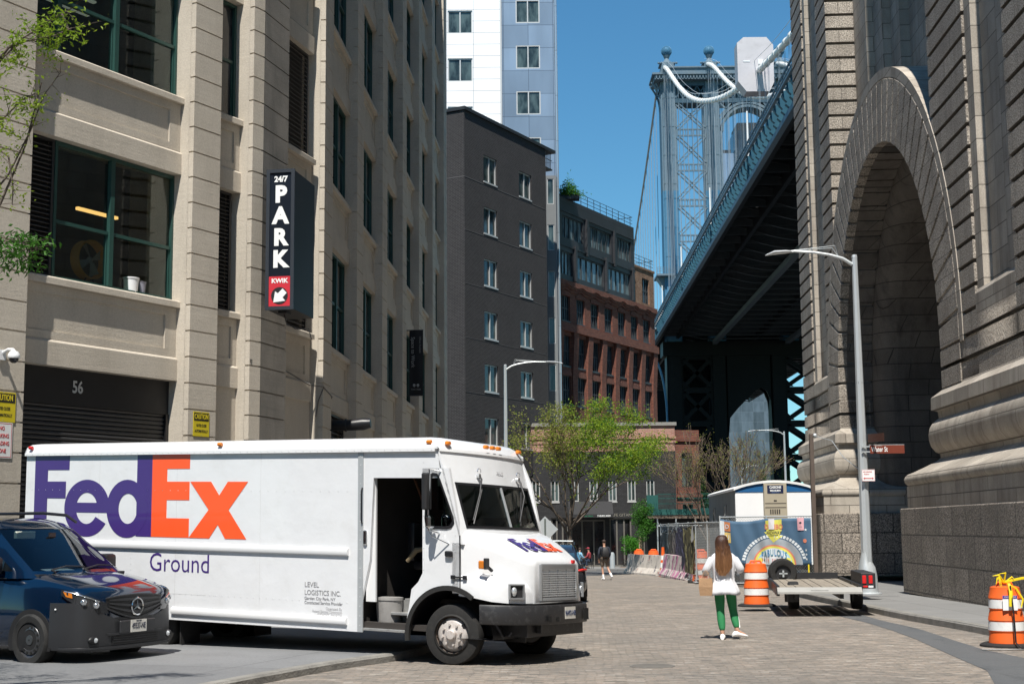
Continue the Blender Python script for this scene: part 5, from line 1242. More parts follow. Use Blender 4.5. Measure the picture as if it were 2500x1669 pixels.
# wipers
for yw, yt in ((.62, .28), (1.72, 1.42)):
    b = MB(MT); z1 = 2.50; b.tube([(fx(yw, z1) + .02, yw, z1 + .06), (fx(yw, z1) + .07, yw, z1), (fx(yt, 2.2) + .06, yw - .08, 2.30), (fx(yt, 1.95) + .03, yt, 1.93)], [.02, .014, .01, .008], 6)
    b.tube([(fx(yw, 2.3) + .025, yw - .02, 2.36), (fx(yt, 1.9) + .025, yt + .0, 1.88)], .011, 5); b.build('wiper', DARKMETAL, tr)
    b = MB(MT); b.cyl((fx(yw, z1) + .0, yw, z1 + .05), (fx(yw, z1) + .045, yw, z1 + .05), .03, n=12); b.tube([(fx(yw, z1) + .03, yw + .045 * math.cos(q), z1 + .11 + .04 * math.sin(q)) for q in [PI * k / 6 - .3 for k in range(8)]], .006, 5); b.build('wiper_motor', CHROME, tr)
# hood: lofted from cowl to nose
hd = MB(MT)
def hring(x, ya, yb, z0, z1, crown, rr):
    c = (ya + yb) / 2; pts = []
    for (cy, cz, a0) in ((yb - rr, z1 - rr, 0), (ya + rr, z1 - rr, 90)):
        for k in range(6):
            q = rad(a0 + 18 * k); pts.append((x, cy + rr * math.cos(q), cz + rr * math.sin(q) + crown * (1 - ((cy + rr * math.cos(q) - c) / ((yb - ya) / 2)) ** 2)))
    return [(x, yb, z0)] + pts + [(x, ya, z0)]
HR = [(.10, .03, 2.27, .93, 1.80, .02, .12), (.30, .06, 2.24, .91, 1.74, .03, .14), (.55, .20, 2.10, .87, 1.63, .03, .14), (.75, .33, 1.97, .85, 1.53, .03, .13), (.92, .45, 1.85, .84, 1.44, .02, .11), (.97, .50, 1.80, .84, 1.40, .015, .08), (.985, .54, 1.76, .86, 1.36, .01, .05)]
hd.loft([hring(*h) for h in HR]); 
# fender cheeks that carry the lamps, lower and wider than the hood
def fring(x, ya, yb, z0, z1, rr=.1):
    return [(x, yb, z0), (x, yb, z1 - rr), (x, yb - rr * .3, z1 - rr * .3), (x, yb - rr, z1), (x, ya + rr, z1), (x, ya + rr * .3, z1 - rr * .3), (x, ya, z1 - rr), (x, ya, z0)]
hd.loft([fring(.10, .0, 2.30, .92, 1.22), fring(.35, -.01, 2.31, .90, 1.22), fring(.60, .02, 2.28, .86, 1.19), fring(.78, .13, 2.17, .845, 1.15), fring(.90, .32, 1.98, .84, 1.10), fring(.96, .48, 1.82, .845, 1.02, .06)])
hd.build('hood', TW, tr, smooth=45, bevel=0)
b = MB(MT); b.box(.118, .132, -.012, .0, .95, 1.72); b.build('hood_seam', BLACK, tr, smooth=0)
b = MB(MT); b.tube([(.02, -.02, 1.165), (.20, -.02, 1.165)], .012, 6); b.box(-.01, .05, -.035, -.005, 1.14, 1.19); b.box(.18, .24, -.035, -.005, 1.14, 1.19); b.build('hood_latch', BLACK, tr, bevel=.004)
# grille
b = MB(MT); gy0, gy1, gz0, gz1 = .63, 1.67, .865, 1.36; X = .985
b.box(X - .03, X + .03, gy0, gy0 + .035, gz0, gz1); b.box(X - .03, X + .03, gy1 - .035, gy1, gz0, gz1); b.box(X - .03, X + .03, gy0 + .035, gy1 - .035, gz0, gz0 + .05); b.box(X - .03, X + .03, gy0 + .035, gy1 - .035, gz1 - .07, gz1)
go = b.build('grille', mat('grille_silver', (.36, .37, .38), .35, .6, var=.05), tr, bevel=.008)
b = MB(MT); b.box(X - .028, X - .02, gy0 + .02, gy1 - .02, gz0 + .02, gz1 - .02); b.build('core', BLACK, go, smooth=0)
b = MB(MT)
for k in range(11): z = gz0 + .068 + k * .0305; b.box(X - .008, X + .028, gy0 + .035, gy1 - .035, z, z + .011)
for y in (.9, 1.15, 1.4): b.box(X - .01, X + .012, y, y + .012, gz0 + .05, gz1 - .07)
b.build('bar', mat('grille_bar', (.55, .56, .57), .4, .1, var=.03), go, smooth=0)
b = MB(MT); b.box(X - .01, X + .02, gy1 - .10, gy1 - .03, gz1 + .015, gz1 + .06); b.build('red_marker', mat('red_lens', (.6, .02, .02), .2), tr, smooth=0)
# headlights, turn signals
for s_, yy in ((0, .17), (1, 2.13)):
    ya, yb = (.165, .385) if s_ == 0 else (1.915, 2.135)
    b = MB(MT); x0 = .70
    b.add([(.775, .07 if not s_ else 2.23, 0.91), (.775, .07 if not s_ else 2.23, 1.10), (.915, .30 if not s_ else 2.0, 1.09), (.915, .30 if not s_ else 2.0, .91)], [(0, 1, 2, 3)])
    sgn = 1 if not s_ else -1; p0 = Vector((.80, .115 if not s_ else 2.185, 0)); dd = Vector((.115, sgn * .20, 0)).normalized(); nn = Vector((dd.y * sgn, -dd.x * sgn, 0)).normalized()
    nn = Vector((abs(nn.x), -sgn * abs(nn.y), 0))
    def HP(a, h, o): v = p0 + dd * a + nn * o; return (v.x, v.y, h)
    fr = MB(MT)
    for a0, a1, h0, h1 in ((0, .235, .90, .92), (0, .235, 1.08, 1.10), (0, .02, .92, 1.08), (.215, .235, .92, 1.08)):
        fr.add([HP(a0, h0, .0), HP(a1, h0, .0), HP(a1, h1, .0), HP(a0, h1, .0), HP(a0, h0, .035), HP(a1, h0, .035), HP(a1, h1, .035), HP(a0, h1, .035)], [(0, 3, 2, 1), (4, 5, 6, 7), (0, 1, 5, 4), (2, 3, 7, 6), (1, 2, 6, 5), (0, 4, 7, 3)])
    ho = fr.build('headlight', MATS['grille_silver'], tr, smooth=0)
    ln = MB(MT); ln.add([HP(.02, .92, .006), HP(.215, .92, .006), HP(.215, 1.08, .006), HP(.02, 1.08, .006)], [(0, 1, 2, 3)]); ln.build('bezel', DARKMETAL, ho, smooth=0)
    ln = MB(MT); q = HP(.085, 1.0, .01); ln.ball(q, .035, .05, .062, n=14, m=8); ln.build('lens', mat('lamp_glass', (.75, .78, .8), .08, .6), ho)
    b = MB(MT); q = Vector((.50, .09 if not s_ else 2.21, 1.34)); b.box(q.x - .06, q.x + .03, q.y - .10 * sgn - .05, q.y - .10 * sgn + .05, q.z - .055, q.z + .055)
    to = b.build('turn_signal', mat('amber_lens', (.55, .17, .02), .25, var=.05), tr, bevel=.012)
    b = MB(MT); b.box(q.x + .025, q.x + .06, q.y - .10 * sgn - .055, q.y - .1 * sgn + .055, q.z - .06, q.z + .09); b.cyl((q.x + .03, q.y - .06 * sgn, q.z - .02), (q.x + .04, q.y + .05 * sgn, q.z - .08), .025, n=8); b.build('housing', DARKMETAL, to, bevel=.01)
# bumper
def bumper(mb, prof, pl):
    P = [Vector(p) for p in pl]; rings = []
    for i, p in enumerate(P):
        d1 = (P[i] - P[i - 1]).normalized() if i else (P[1] - P[0]).normalized(); d2 = (P[i + 1] - P[i]).normalized() if i < len(P) - 1 else d1
        n1 = Vector((d1.y, -d1.x)); m = (n1 + Vector((d2.y, -d2.x))).normalized(); k = 1 / m.dot(n1)
        rings.append([(p.x + m.x * o * k, p.y + m.y * o * k, z) for o, z in prof])
    mb.loft(rings)
bp = [(.46, -.03), (.66, .02), (.88, .22), (1.02, .48), (1.06, .80), (1.065, 1.15), (1.06, 1.5), (1.02, 1.82), (.88, 2.08), (.66, 2.28), (.46, 2.33)]
b = MB(MT); bumper(b, [(0, .57), (.05, .565), (.06, .58), (.06, .80), (.05, .82), (.0, .82), (0, .80), (.03, .79), (.03, .60), (0, .59)], bp)
b.box(.9, 1.02, .60, 1.7, .45, .58); 
bob = b.build('bumper', mat('bumper_black', (.022, .022, .024), .45, var=.25, vs=5, dirt=.45, dcol=(.10, .10, .10)), tr, smooth=40)
b = MB(MT); b.box(1.126, 1.13, .62, .70, .60, .68); b.box(1.126, 1.13, .86, .92, .6, .66); b.box(1.118, 1.124, 1.66, 1.80, .60, .76); b.build('slot', mat('slot_dark', (.004, .004, .004), .9), bob, smooth=0)
b = MB(MT); b.box(1.13, 1.136, 1.08, 1.38, .63, .79); po_ = b.build('number_plate', mat('plate_white', (.62, .60, .55), .5, var=.1), tr, smooth=0)
def onX(x, y, z): return MT @ Matrix.Translation((x, y, z)) @ MX
MXR = Matrix(((0, 0, 1, 0), (1, 0, 0, 0), (0, 1, 0, 0), (0, 0, 0, 1)))
text('96492-NB', mat('plate_blue', (.03, .05, .12), .5), po_, onX(1.138, 1.23, .705), h=.07, sx=.75, bold=.02)
b = MB(MT); b.box(.2, .95, .35, 1.95, .40, .60); b.box(-7.6, .6, .55, .68, .36, .60); b.box(-7.6, .6, 1.62, 1.75, .36, .60); b.box(.85, .98, .4, 1.9, .60, .84); b.build('chassis', BLACK, tr, smooth=0)
b = MB(); b.box(-.06, .06, .3, 2.0, .30, .42); b.cyl((-5.45, .3, .38), (-5.45, 2.0, .38), .07, n=10); b.ball((-5.45, 1.15, .38), .2, .2, .2); b.build('axle', DARKMETAL, tr)
# black arch lip
b = MB(MT); pr = []
for a in range(186, 52, -6):
    q = rad(a); pr.append((q,))
for i, (q,) in enumerate(pr): pass
rings = [[(-.06 + r * math.cos(q), y, .36 + r * math.sin(q)) for r, y in ((.625, -.035), (.69, -.035), (.69, .01), (.625, .01))] for (q,) in pr]
b.loft(rings); b.build('arch_lip', RUBBER, tr, smooth=40)
b = MB(MT); b.ext([(-.06 + .66 * math.cos(rad(a)), .36 + .66 * math.sin(rad(a))) for a in range(0, 181, 10)], .05, .75, 'y', cap=False); b.box(-.8, .7, .74, .76, .3, 1.1); b.build('wheel_well', BLACK, tr, smooth=30)
# wheels
def truckwheel(name, x, y, face=-1, steer=0.0, dual=False, parent=None, R=.405, z=None):
    root = bpy.data.objects.new(name, None); COL.objects.link(root); root.parent = parent or tr; root.location = (x, y, z if z is not None else R - .005); root.rotation_euler = (0, 0, rad(steer)); root.empty_display_size = .2
    s = face; w = .24
    b = MB(); b.lathe([(.25, -.02), (.27, 0), (.33, .0), (.385, .012), (R - .008, .035), (R, .06), (R, w - .06), (R - .008, w - .03), (.36, w), (.27, w), (.25, w - .02)], 40, axis='y', close=True)
    for gy in (.09, .12, .15): b.lathe([(R + .001, gy - .012), (R + .0015, gy - .011), (R + .0015, gy - .009), (R + .001, gy - .008)], 40, axis='y', close=True)
    M_ = Matrix.Diagonal((1, -s, 1, 1)) if s > 0 else Matrix.Identity(4)
    for i, v in enumerate(b.v): b.v[i] = tuple(M_ @ Vector(v))
    b.build('tyre', RUBBER, root, smooth=40)
    RUST = mat('rusty_rim', (.10, .075, .06), .6, .4, var=.4, vs=9, dirt=.5, dcol=(.16, .07, .03)); WHL = mat('dirty_white_hub', (.52, .48, .45), .5, .2, var=.15, vs=9, dirt=.55, dcol=(.22, .12, .08))
    b = MB(); b.lathe([(.272, .0), (.275, .03), (.24, .05), (.225, .10), (.20, .11)], 36, axis='y', cap=False)
    for i, v in enumerate(b.v): b.v[i] = tuple(M_ @ Vector(v))
    b.build('rim', RUST, root, smooth=40)
    b = MB(); b.lathe([(.235, .075), (.22, .045), (.20, .02), (.17, .005), (.11, .0), (.075, -.012), (.07, -.045), (.055, -.06), (.012, -.062)], 32, axis='y')
    for k in range(8):
        q = 2 * PI * k / 8 + .2; b.cyl((.135 * math.cos(q), .003, .135 * math.sin(q)), (.135 * math.cos(q), -.03, .135 * math.sin(q)), .018, .016, 6)
    for i, v in enumerate(b.v): b.v[i] = tuple(M_ @ Vector(v))
    b.build('hub', WHL, root, smooth=30)
    b = MB()
    for k in range(4):
        q = 2 * PI * k / 4 + .6; b.tube([(.20 * math.cos(q), .015, .20 * math.sin(q)), (.20 * math.cos(q), .01, .20 * math.sin(q))], .032, 12)
    b.build('vent_hole', BLACK, root) if s < 0 else None
    return root
truckwheel('wheel', -.04, .045, -1, 9)
truckwheel('wheel', -.02, 2.22, 1, 9, z=.35)
truckwheel('wheel', -5.45, .10, -1); truckwheel('wheel', -5.45, 2.2, 1, z=.42)
b = MB(); b.lathe([(.26, 0), (.4, 0), (.4, .24), (.26, .24)], 32, (-5.45, 1.70, .42), 'y', close=True); b.build('inner_tyre', RUBBER, tr, smooth=40)
for ya in (.1, 1.8): b = MB(); b.box(-4.95, -4.93, ya, ya + .42, .12, .55); b.build('mud_flap', RUBBER, tr, smooth=0)
# rub rails, gutter, panel seams, rivets
b = MB(MT)
def rail(x0, x1, z0, z1, o=.05):
    zc = (z0 + z1) / 2; hh = (z1 - z0) / 2
    b.ext([(0, z0), (-o * .7, z0 + hh * .25), (-o, zc), (-o * .7, z1 - hh * .25), (0, z1)], x0, x1, 'x')
rail(-8.2, -1.72, 1.395, 1.51); rail(-5.02, -1.74, .44, .55); rail(-8.2, -6.0, .44, .55)
b.build('rub_rail', TWL, tr, smooth=45)
b = MB(MT); b.box(RX, -.25, -.045, -.034, ZG - .035, ZG + .012); fpanel(b, 0, WY, ZG - .03, ZG + .01, 10, .025, .03); b.build('gutter', TWL, tr, smooth=0)
b = MB(MT); b.box(-1.56, -1.47, -.014, -.0005, ZB0, 2.87); b.build('door_post', TGREY, tr, smooth=0)
b = MB(MT)
for x in (-8.18, -6.9, -5.6, -4.3, -3.0): pass
def rivets(x0, x1, y, z0, z1, step):
    n = max(1, int(math.hypot(x1 - x0, z1 - z0) / step))
    for i in range(n + 1):
        x = x0 + (x1 - x0) * i / n; z = z0 + (z1 - z0) * i / n; b.box(x - .006, x + .006, y - .004, y, z - .006, z + .006)
rivets(RX + .05, -.3, -.045, ZG - .012, ZG - .012, .13); rivets(-8.15, -1.75, -.0005, 2.3, 2.3, .16); rivets(-5.0, -1.75, -.0005, .75, .75, .12); rivets(-5.0, -1.75, -.0005, .395, .395, .1)
rivets(-1.515, -1.515, -.014, .45, 2.8, .13); rivets(-.46, -.46, -.0005, 1.25, 2.85, .14); rivets(.05, .05, -.0005, .98, 1.72, .1); rivets(-8.2, -1.75, -.0005, 1.36, 1.36, .16); rivets(-5.9, -5.9, -.0005, .45, 1.35, .09); rivets(-4.2, -4.2, -.0005, .45, .75, .09)
b.build('rivets', mat('rivet_white', (.62, .63, .64), .4), tr, smooth=0)
b = MB(MT)
for x in (-6.62, -4.98, -3.33): b.box(x - .002, x + .002, -.0012, -.0002, .40, 2.86)
b.box(-5.2, -4.35, -.0012, -.0002, .745, .749); b.build('panel_seam', mat('seam_grey', (.5, .5, .5), .5), tr, smooth=0)
# marker lamps
b0 = []
for (x, y, z) in ((-8.16, -.045, 2.98), (-4.1, -.035, 2.99), (-.36, -.01, 2.98)):
    b = MB(MT); b.tube([(x - .035, y, z), (x + .035, y, z)], .028, 8); b.build('marker_lamp', MATS['red_lens'] if x < -8 else mat('amber_marker', (.75, .22, .02), .3, var=.05), tr)
for y in (.98, 1.15, 1.32, 2.08, .16):
    b = MB(MT); xx = fx(y, 2.94) + .03; b.box(xx - .03, xx + .03, y - .05, y + .05, 2.945, 3.0); b.build('marker_lamp', MATS['amber_marker'], tr, bevel=.015)
# mirror
b = MB(MT); b.tube([(-.18, 0, 2.58), (-.26, -.16, 2.60), (-.27, -.17, 1.78), (-.2, 0, 1.74)], .013, 6); b.tube([(-.27, -.17, 1.78), (-.22, -.16, 1.70), (-.05, 0, 1.6)], .008, 5); mo = b.build('mirror', CHROME, tr)
b = MB(MT); b.box(-.335, -.255, -.26, -.10, 2.05, 2.55); b.build('main_glass', DARKMETAL, mo, bevel=.02)
b = MB(MT); b.box(-.29, -.20, -.25, -.11, 1.80, 1.98); b.build('convex_glass', CHROME, mo, bevel=.03)
b = MB(MT); b.box(-.10, .02, -.05, -.003, 1.43, 1.51); b.build('grab_latch', BLACK, tr, bevel=.015)
b = MB(MT); b.box(-1.46, -1.40, -.035, -.003, 1.56, 1.76); b.build('door_handle', CHROME, tr, bevel=.012)
b = MB(MT); b.tube([(-1.48, -.02, 2.35), (-1.475, -.05, 2.30), (-1.475, -.05, 1.9), (-1.48, -.02, 1.85)], .011, 6); b.build('grab_rail', BLACK, tr)
# sliding door pushed back, interior
b = MB(MT); b.box(-1.46, -1.30, .055, .09, .78, 2.49); b.build('sliding_door', TWL, tr, smooth=0)
DKI = mat('cab_interior', (.035, .03, .027), .8, var=.3)
b = MB(MT); b.box(-1.60, -1.55, .09, WY - .06, .42, 2.86); b.box(-1.55, .0, .06, WY - .06, .42, .50); b.box(-.98, .1, .55, WY - .06, .78, .84); b.box(-1.55, -.32, .08, WY - .06, 2.80, 2.86); b.box(-1.5, 0.05, WY - .1, WY - .06, .5, 2.0)
b.box(-.25, .08, .5, WY - .1, 1.3, 1.62); b.box(-1.0, -.98, .5, 1.2, .5, .84)
b.build('cab_lining', DKI, tr, smooth=0)
b = MB(MT); b.box(-1.50, -.78, .0, .30, .385, .42); b.box(-1.16, -.72, .22, .5, .605, .64); b.box(-1.1, -.7, .48, .6, .80, .825); b.box(-1.48, -.75, .48, .50, .42, .80); b.build('step', ALD, tr, bevel=.004)
b = MB(MT); b.lathe([(.02, .42), (.16, .42), (.19, .80), (.20, .80), (.20, .84), (.02, .84)], 20, (-1.28, .36, 0)); b.build('wheel_box', mat('scuffed_grey', (.30, .29, .28), .6, var=.2, dirt=.4), tr, smooth=30)
b = MB(MT); b.box(-1.15, -.75, .75, 1.25, 1.22, 1.34); so_ = b.build('seat', BLACK, tr, bevel=.04, seg=2); b = MB(MT); b.box(-1.25, -1.12, .75, 1.22, 1.34, 1.9); b.build('backrest', BLACK, so_, bevel=.04, seg=2); b = MB(MT); b.box(-1.0, -.9, .9, 1.0, .84, 1.22); b.build('post', DARKMETAL, so_, smooth=0)
b = MB(MT); b.tube([(-1.15, .62, 1.34), (-1.0, .62, 1.50), (-.72, .62, 1.55)], [.03, .04, .02], 8); b.build('arm_rest', mat('torn_foam', (.22, .17, .10), .9, var=.3, dirt=.4), tr)
b = MB(MT); b.tube([(-1.12, .75, 2.52), (-.86, .75, 1.95), (-.8, .8, 1.6)], .018, 8); b.build('seat_belt', mat('belt_rust', (.10, .04, .02), .8), tr)
b = MB(MT); ring = [(-.32 + .0, .95 + .2 * math.cos(q), 1.72 + .0) for q in [0]]; b.tube([(-.32 + .10 * math.sin(q), 1.05 + .21 * math.cos(q), 1.70 + .17 * math.sin(q)) for q in [2 * PI * k / 24 for k in range(25)]], .016, 6, cap=False); b.cyl((-.32, 1.05, 1.70), (-.1, 1.05, 1.45), .03, n=8); b.build('steering_wheel', BLACK, tr)
pp = MB(MT); pp.box(-.72, -.58, 1.0, 1.003, 2.0, 2.2); pp.box(-.88, -.80, 1.0, 1.003, 2.42, 2.52); pp.build('paper', LETWHITE, tr, smooth=0)
b = MB(MT)
for (y, z, r) in ((1.55, 1.70, .04), (1.62, 1.71, .05), (1.5, 1.69, .05), (1.95, 1.70, .035)): b.ball((fx(y, 1.83) - .10, y, z + .16), r, n=10, m=6)
b.build('dashboard_toy', mat('green_orange_plush', (.12, .35, .10), .8, var=.5, vs=20), tr)
pp = MB(MT); fpanel(pp, 2.0, 2.07, 1.88, 1.96, 2, -.014, .003); fpanel(pp, 2.06, 2.12, 1.86, 1.88, 2, -.014, .003); pp.build('windscreen_sticker', mat('sticker_teal', (.35, .6, .55), .5), tr, smooth=0)
# ---- lettering on the side: board XY -> truck XZ at y = -0.002
PUR = mat('logo_purple', (.052, .022, .17), .4, var=.05, coat=.3); ORA = mat('logo_orange', (.92, .10, .018), .4, var=.03, coat=.3)
def onY(x, z, y=-.003): return MT @ Matrix.Translation((x, y, z)) @ FX
H = 1.30; xh = .835
def bowl(cx, cy, rx, ry, n=40, a0=0, a1=360): return ell(cx, cy, rx, ry, a0, a1, n)
LG = onY(-8.09, 1.59)
LOGO_F = [[(0, 0), (0, H), (.79, H), (.79, H - .27), (.30, H - .27), (.30, .845), (.72, .845), (.72, .575), (.30, .575), (.30, 0)]]; shape(LOGO_F, PUR, tr, LG)
# e: ring with bar and opening at the lower right
cx, cy, rx_, ry_ = 1.20, .425, .50, .45
ix, iy = .235, .245
eo = [(cx + rx_ * math.cos(rad(a)), cy + ry_ * math.sin(rad(a))) for a in range(-6, 332, 6)]
outer_e = [(cx + rx_ * math.cos(rad(a)), cy + ry_ * math.sin(rad(a))) for a in range(-4, 333 - 4, 7) if True]
# explicit outline: outer ellipse counter-clockwise from the bar's lower right to the tail, then back along the inside
oute = [(cx + rx_ * math.cos(rad(a)), cy + ry_ * math.sin(rad(a))) for a in range(-8, 334, 6)]
inn_l = [(cx + ix * math.cos(rad(a)), cy - .0 + iy * math.sin(rad(a))) for a in range(322, 196, -6)]
outline = oute + [(cx + ix * .86, cy - .135)] + [(cx + ix * math.cos(rad(a)), cy + iy * 1.02 * math.sin(rad(a))) for a in range(318, 196, -6)] + [(cx - ix * .98, cy - .07), (cx + rx_ * .98, cy - .07)]
top_hole = [(cx - ix * .92, cy + .085)] + [(cx + ix * math.cos(rad(a)), cy + iy * math.sin(rad(a))) for a in range(160, 19, -8)] + [(cx + ix * .92, cy + .085)]
LOGO_E = [outline, top_hole]; shape(LOGO_E, PUR, tr, LG)
cx, cy = 2.08, .425
LOGO_D = [bowl(cx, cy, .44, .45), bowl(cx + .02, cy, .20, .235)]; shape(LOGO_D, PUR, tr, onY(-8.09, 1.59, -.0045))
LOGO_DS = [[(2.28, 0), (2.28, .15), (2.28, H), (2.60, H), (2.60, 0)]]; shape(LOGO_DS, PUR, tr, LG)
LOGO_BE = [[(2.60, 0), (2.60, H), (3.37, H), (3.37, H - .26), (2.91, H - .26), (2.91, .845), (3.37, .845), (3.37, .565), (2.91, .565), (2.91, .29), (3.37, .29), (3.37, 0)]]; shape(LOGO_BE, ORA, tr, LG)
LOGO_X = [[(3.37, 0), (3.76, .425), (3.385, .845), (3.80, .845), (3.965, .64), (4.13, .845), (4.52, .845), (4.15, .425), (4.50, 0), (4.09, 0), (3.945, .205), (3.78, 0)]]; shape(LOGO_X, ORA, tr, onY(-8.09, 1.59, -.0045))
text('Ground', PUR, tr, onY(-4.9, 1.195), h=.285, sx=.98, bold=-.006, name='lettering')
GRL = mat('grey_letters', (.22, .22, .23), .5); GRL2 = mat('pale_grey_letters', (.50, .50, .51), .5)
text('LEVEL', GRL, tr, onY(-2.50, .975), h=.072, align='LEFT'); text('LOGISTICS INC.', GRL, tr, onY(-2.50, .865), h=.072, align='LEFT', sx=.92)
text('Garden City Park, NY', GRL, tr, onY(-2.50, .785), h=.044, align='LEFT'); text('Contracted Service Provider', GRL, tr, onY(-2.50, .725), h=.044, align='LEFT', sx=.95)
text('Operated By', GRL2, tr, onY(-1.83, .655), h=.04, align='RIGHT'); text('Federal Express Corporation', GRL2, tr, onY(-1.83, .61), h=.04, align='RIGHT', sx=.8); text('USDOT 86876', GRL2, tr, onY(-1.83, .575 - .02), h=.06, align='RIGHT', sx=.95)
text('75503', GRL2, tr, MT @ Matrix.Translation((fx(1.25, 2.6) + .008, 1.22, 2.60)) @ MX, h=.055)
# logo on the hood
def hoodz(x, y):
    for p, q in zip(HR[:-1], HR[1:]):
        if p[0] <= x <= q[0]:
            f = (x - p[0]) / (q[0] - p[0]); v = [a_ + (b_ - a_) * f for a_, b_ in zip(p, q)]
            return v[4] + v[5] * (1 - ((y - (v[1] + v[2]) / 2) / ((v[2] - v[1]) / 2)) ** 2)
    return 1.6
def hoodlogo(polys, m_):
    """the same logo shapes at hood size, laid on the curved bonnet"""
    k = .235; o = shape(polys, m_, tr, Matrix.Identity(4), 0.0); b_ = bmesh.new(); b_.from_mesh(o.data)
    for i_ in range(1, 46): bmesh.ops.bisect_plane(b_, geom=b_.verts[:] + b_.edges[:] + b_.faces[:], plane_co=(i_ * .1, 0, 0), plane_no=(1, 0, 0))
    for i_ in range(1, 13): bmesh.ops.bisect_plane(b_, geom=b_.verts[:] + b_.edges[:] + b_.faces[:], plane_co=(0, i_ * .1, 0), plane_no=(0, 1, 0))
    for v in b_.verts: x, y = .79 - v.co.y * k * 1.05, .64 + v.co.x * k; v.co = MT @ Vector((x, y, hoodz(x, y) + .006))
    b_.to_mesh(o.data); b_.free()
hoodlogo(LOGO_F, PUR); hoodlogo(LOGO_E, PUR); hoodlogo(LOGO_D, PUR); hoodlogo(LOGO_DS, PUR); hoodlogo(LOGO_BE, ORA); hoodlogo(LOGO_X, ORA)
# ============================================================ DARK BLUE VAN
def carwheel(par, x, y, face, R=.335, steel_rim=True, z=None, w=.22, rimm=None, steer=0):
    root = bpy.data.objects.new('wheel', None); COL.objects.link(root); root.parent = par; root.location = (x, y, z if z is not None else R); root.rotation_euler = (0, 0, rad(steer)); root.empty_display_size = .2
    s = -face
    def flip(b):
        for i, v in enumerate(b.v): b.v[i] = (v[0], v[1] * s, v[2])
        return b
    b = MB(); b.lathe([(R * .66, .0), (R * .70, -.004), (R * .9, -.008), (R * .97, .012), (R, .04), (R, w - .04), (R * .95, w), (R * .66, w)], 36, axis='y', close=True); flip(b).build('tyre', RUBBER, root, smooth=40)
    b = MB(); b.lathe([(R * .69, .0), (R * .66, .02), (R * .58, .035), (R * .54, .02), (R * .40, .012), (R * .36, .03), (R * .2, .035), (R * .18, .01), (.01, .008)], 32, axis='y', cap=False)
    ro = flip(b).build('rim', rimm or mat('steel_rim', (.10, .10, .105), .35, .7, var=.15), root, smooth=30)
    b = MB()
    for k in range(14):
        q = 2 * PI * k / 14; b.cyl((R * .48 * math.cos(q), .012, R * .48 * math.sin(q)), (R * .48 * math.cos(q), .018, R * .48 * math.sin(q)), R * .052, n=10)
    if steel_rim: flip(b).build('rim_hole', mat('hole_black', (.003, .003, .003), .9), ro)
    return root
VB = mat('van_blue', (.0012, .012, .036), .12, .3, var=.05, coat=1.0)
VG = mat('bumper_grey', (.028, .029, .032), .42, .1, var=.08)
VGL = glass('van_glass', (.55, .68, .72), .55, .01)
van = thing('van', 'dark blue passenger van with grey bumper parked at the left edge before the truck', 'van', (-6.44, 19.25, .04), 0)
van.rotation_euler = (0, 0, rad(-26.5)); van.scale = (1, 1, 1.05)
CY = .955
ST = [(.93, .50, .30, .64, .76), (.905, .64, .27, .74, .85), (.85, .78, .245, .83, .925), (.76, .87, .24, .90, .98), (.60, .925, .24, .96, 1.035), (.30, .95, .25, 1.02, 1.11), (.0, .962, .26, 1.06, 1.17), (-.35, .965, .26, 1.09, 1.18), (-1.3, .965, .26, 1.10, 1.16), (-3.9, .965, .27, 1.12, 1.16), (-4.15, .93, .30, 1.10, 1.14), (-4.22, .80, .4, .95, 1.0)]
def vring(x, hw, z0, zs, zt, g=0.0):
    hw += g; H = [(-hw * .93, z0), (-hw * .995, z0 + .10), (-hw, (z0 + zs) / 2), (-hw * .985, zs - .10), (-hw * .95, zs), (-hw * .84, zs + (zt - zs) * .66), (-hw * .5, zt - .004), (0, zt)]
    return [(x, CY + y, z) for y, z in H] + [(x, CY - y, z) for y, z in H[-2::-1]]
b = MB(); b.loft([vring(*s_) for s_ in ST]); b.build('body', VB, van, smooth=50)
def hwat(x):
    for p, q in zip(ST[:-1], ST[1:]):
        if q[0] <= x <= p[0]: f = (x - p[0]) / (q[0] - p[0]); return p[1] + (q[1] - p[1]) * f
    return ST[0][1]
def front_x(y):                               # nose outline in plan
    d = abs(y - CY)
    for p, q in zip(ST[:-1], ST[1:]):
        if p[1] <= d <= q[1]: f = (d - p[1]) / (q[1] - p[1]); return p[0] + (q[0] - p[0]) * f
    return .93 + .03 * (1 - (d / .5) ** 2)
def noseband(mb, ya, yb, za, zb, off, th=.03, n=24):
    """band wrapped round the nose; za, zb functions of y or numbers"""
    F = lambda v, y: v(y) if callable(v) else v
    f = lambda a, c: (lambda y: (front_x(y) + off, y, F(za, y) + (F(zb, y) - F(za, y)) * c))(ya + (yb - ya) * a)
    g = lambda a, c: (lambda y: (front_x(y) + off - th, y, F(za, y) + (F(zb, y) - F(za, y)) * c))(ya + (yb - ya) * a)
    mb.slab(f, g, n, 3)
half = [(.34, .952), (.40, .95), (.50, .938), (.60, .925), (.69, .90), (.76, .87), (.81, .83), (.85, .78), (.88, .72), (.905, .64), (.922, .55), (.938, .42), (.95, .22)]
outl = [(x, CY - h) for x, h in half] + [(.953, CY)] + [(x, CY + h) for x, h in half[::-1]]
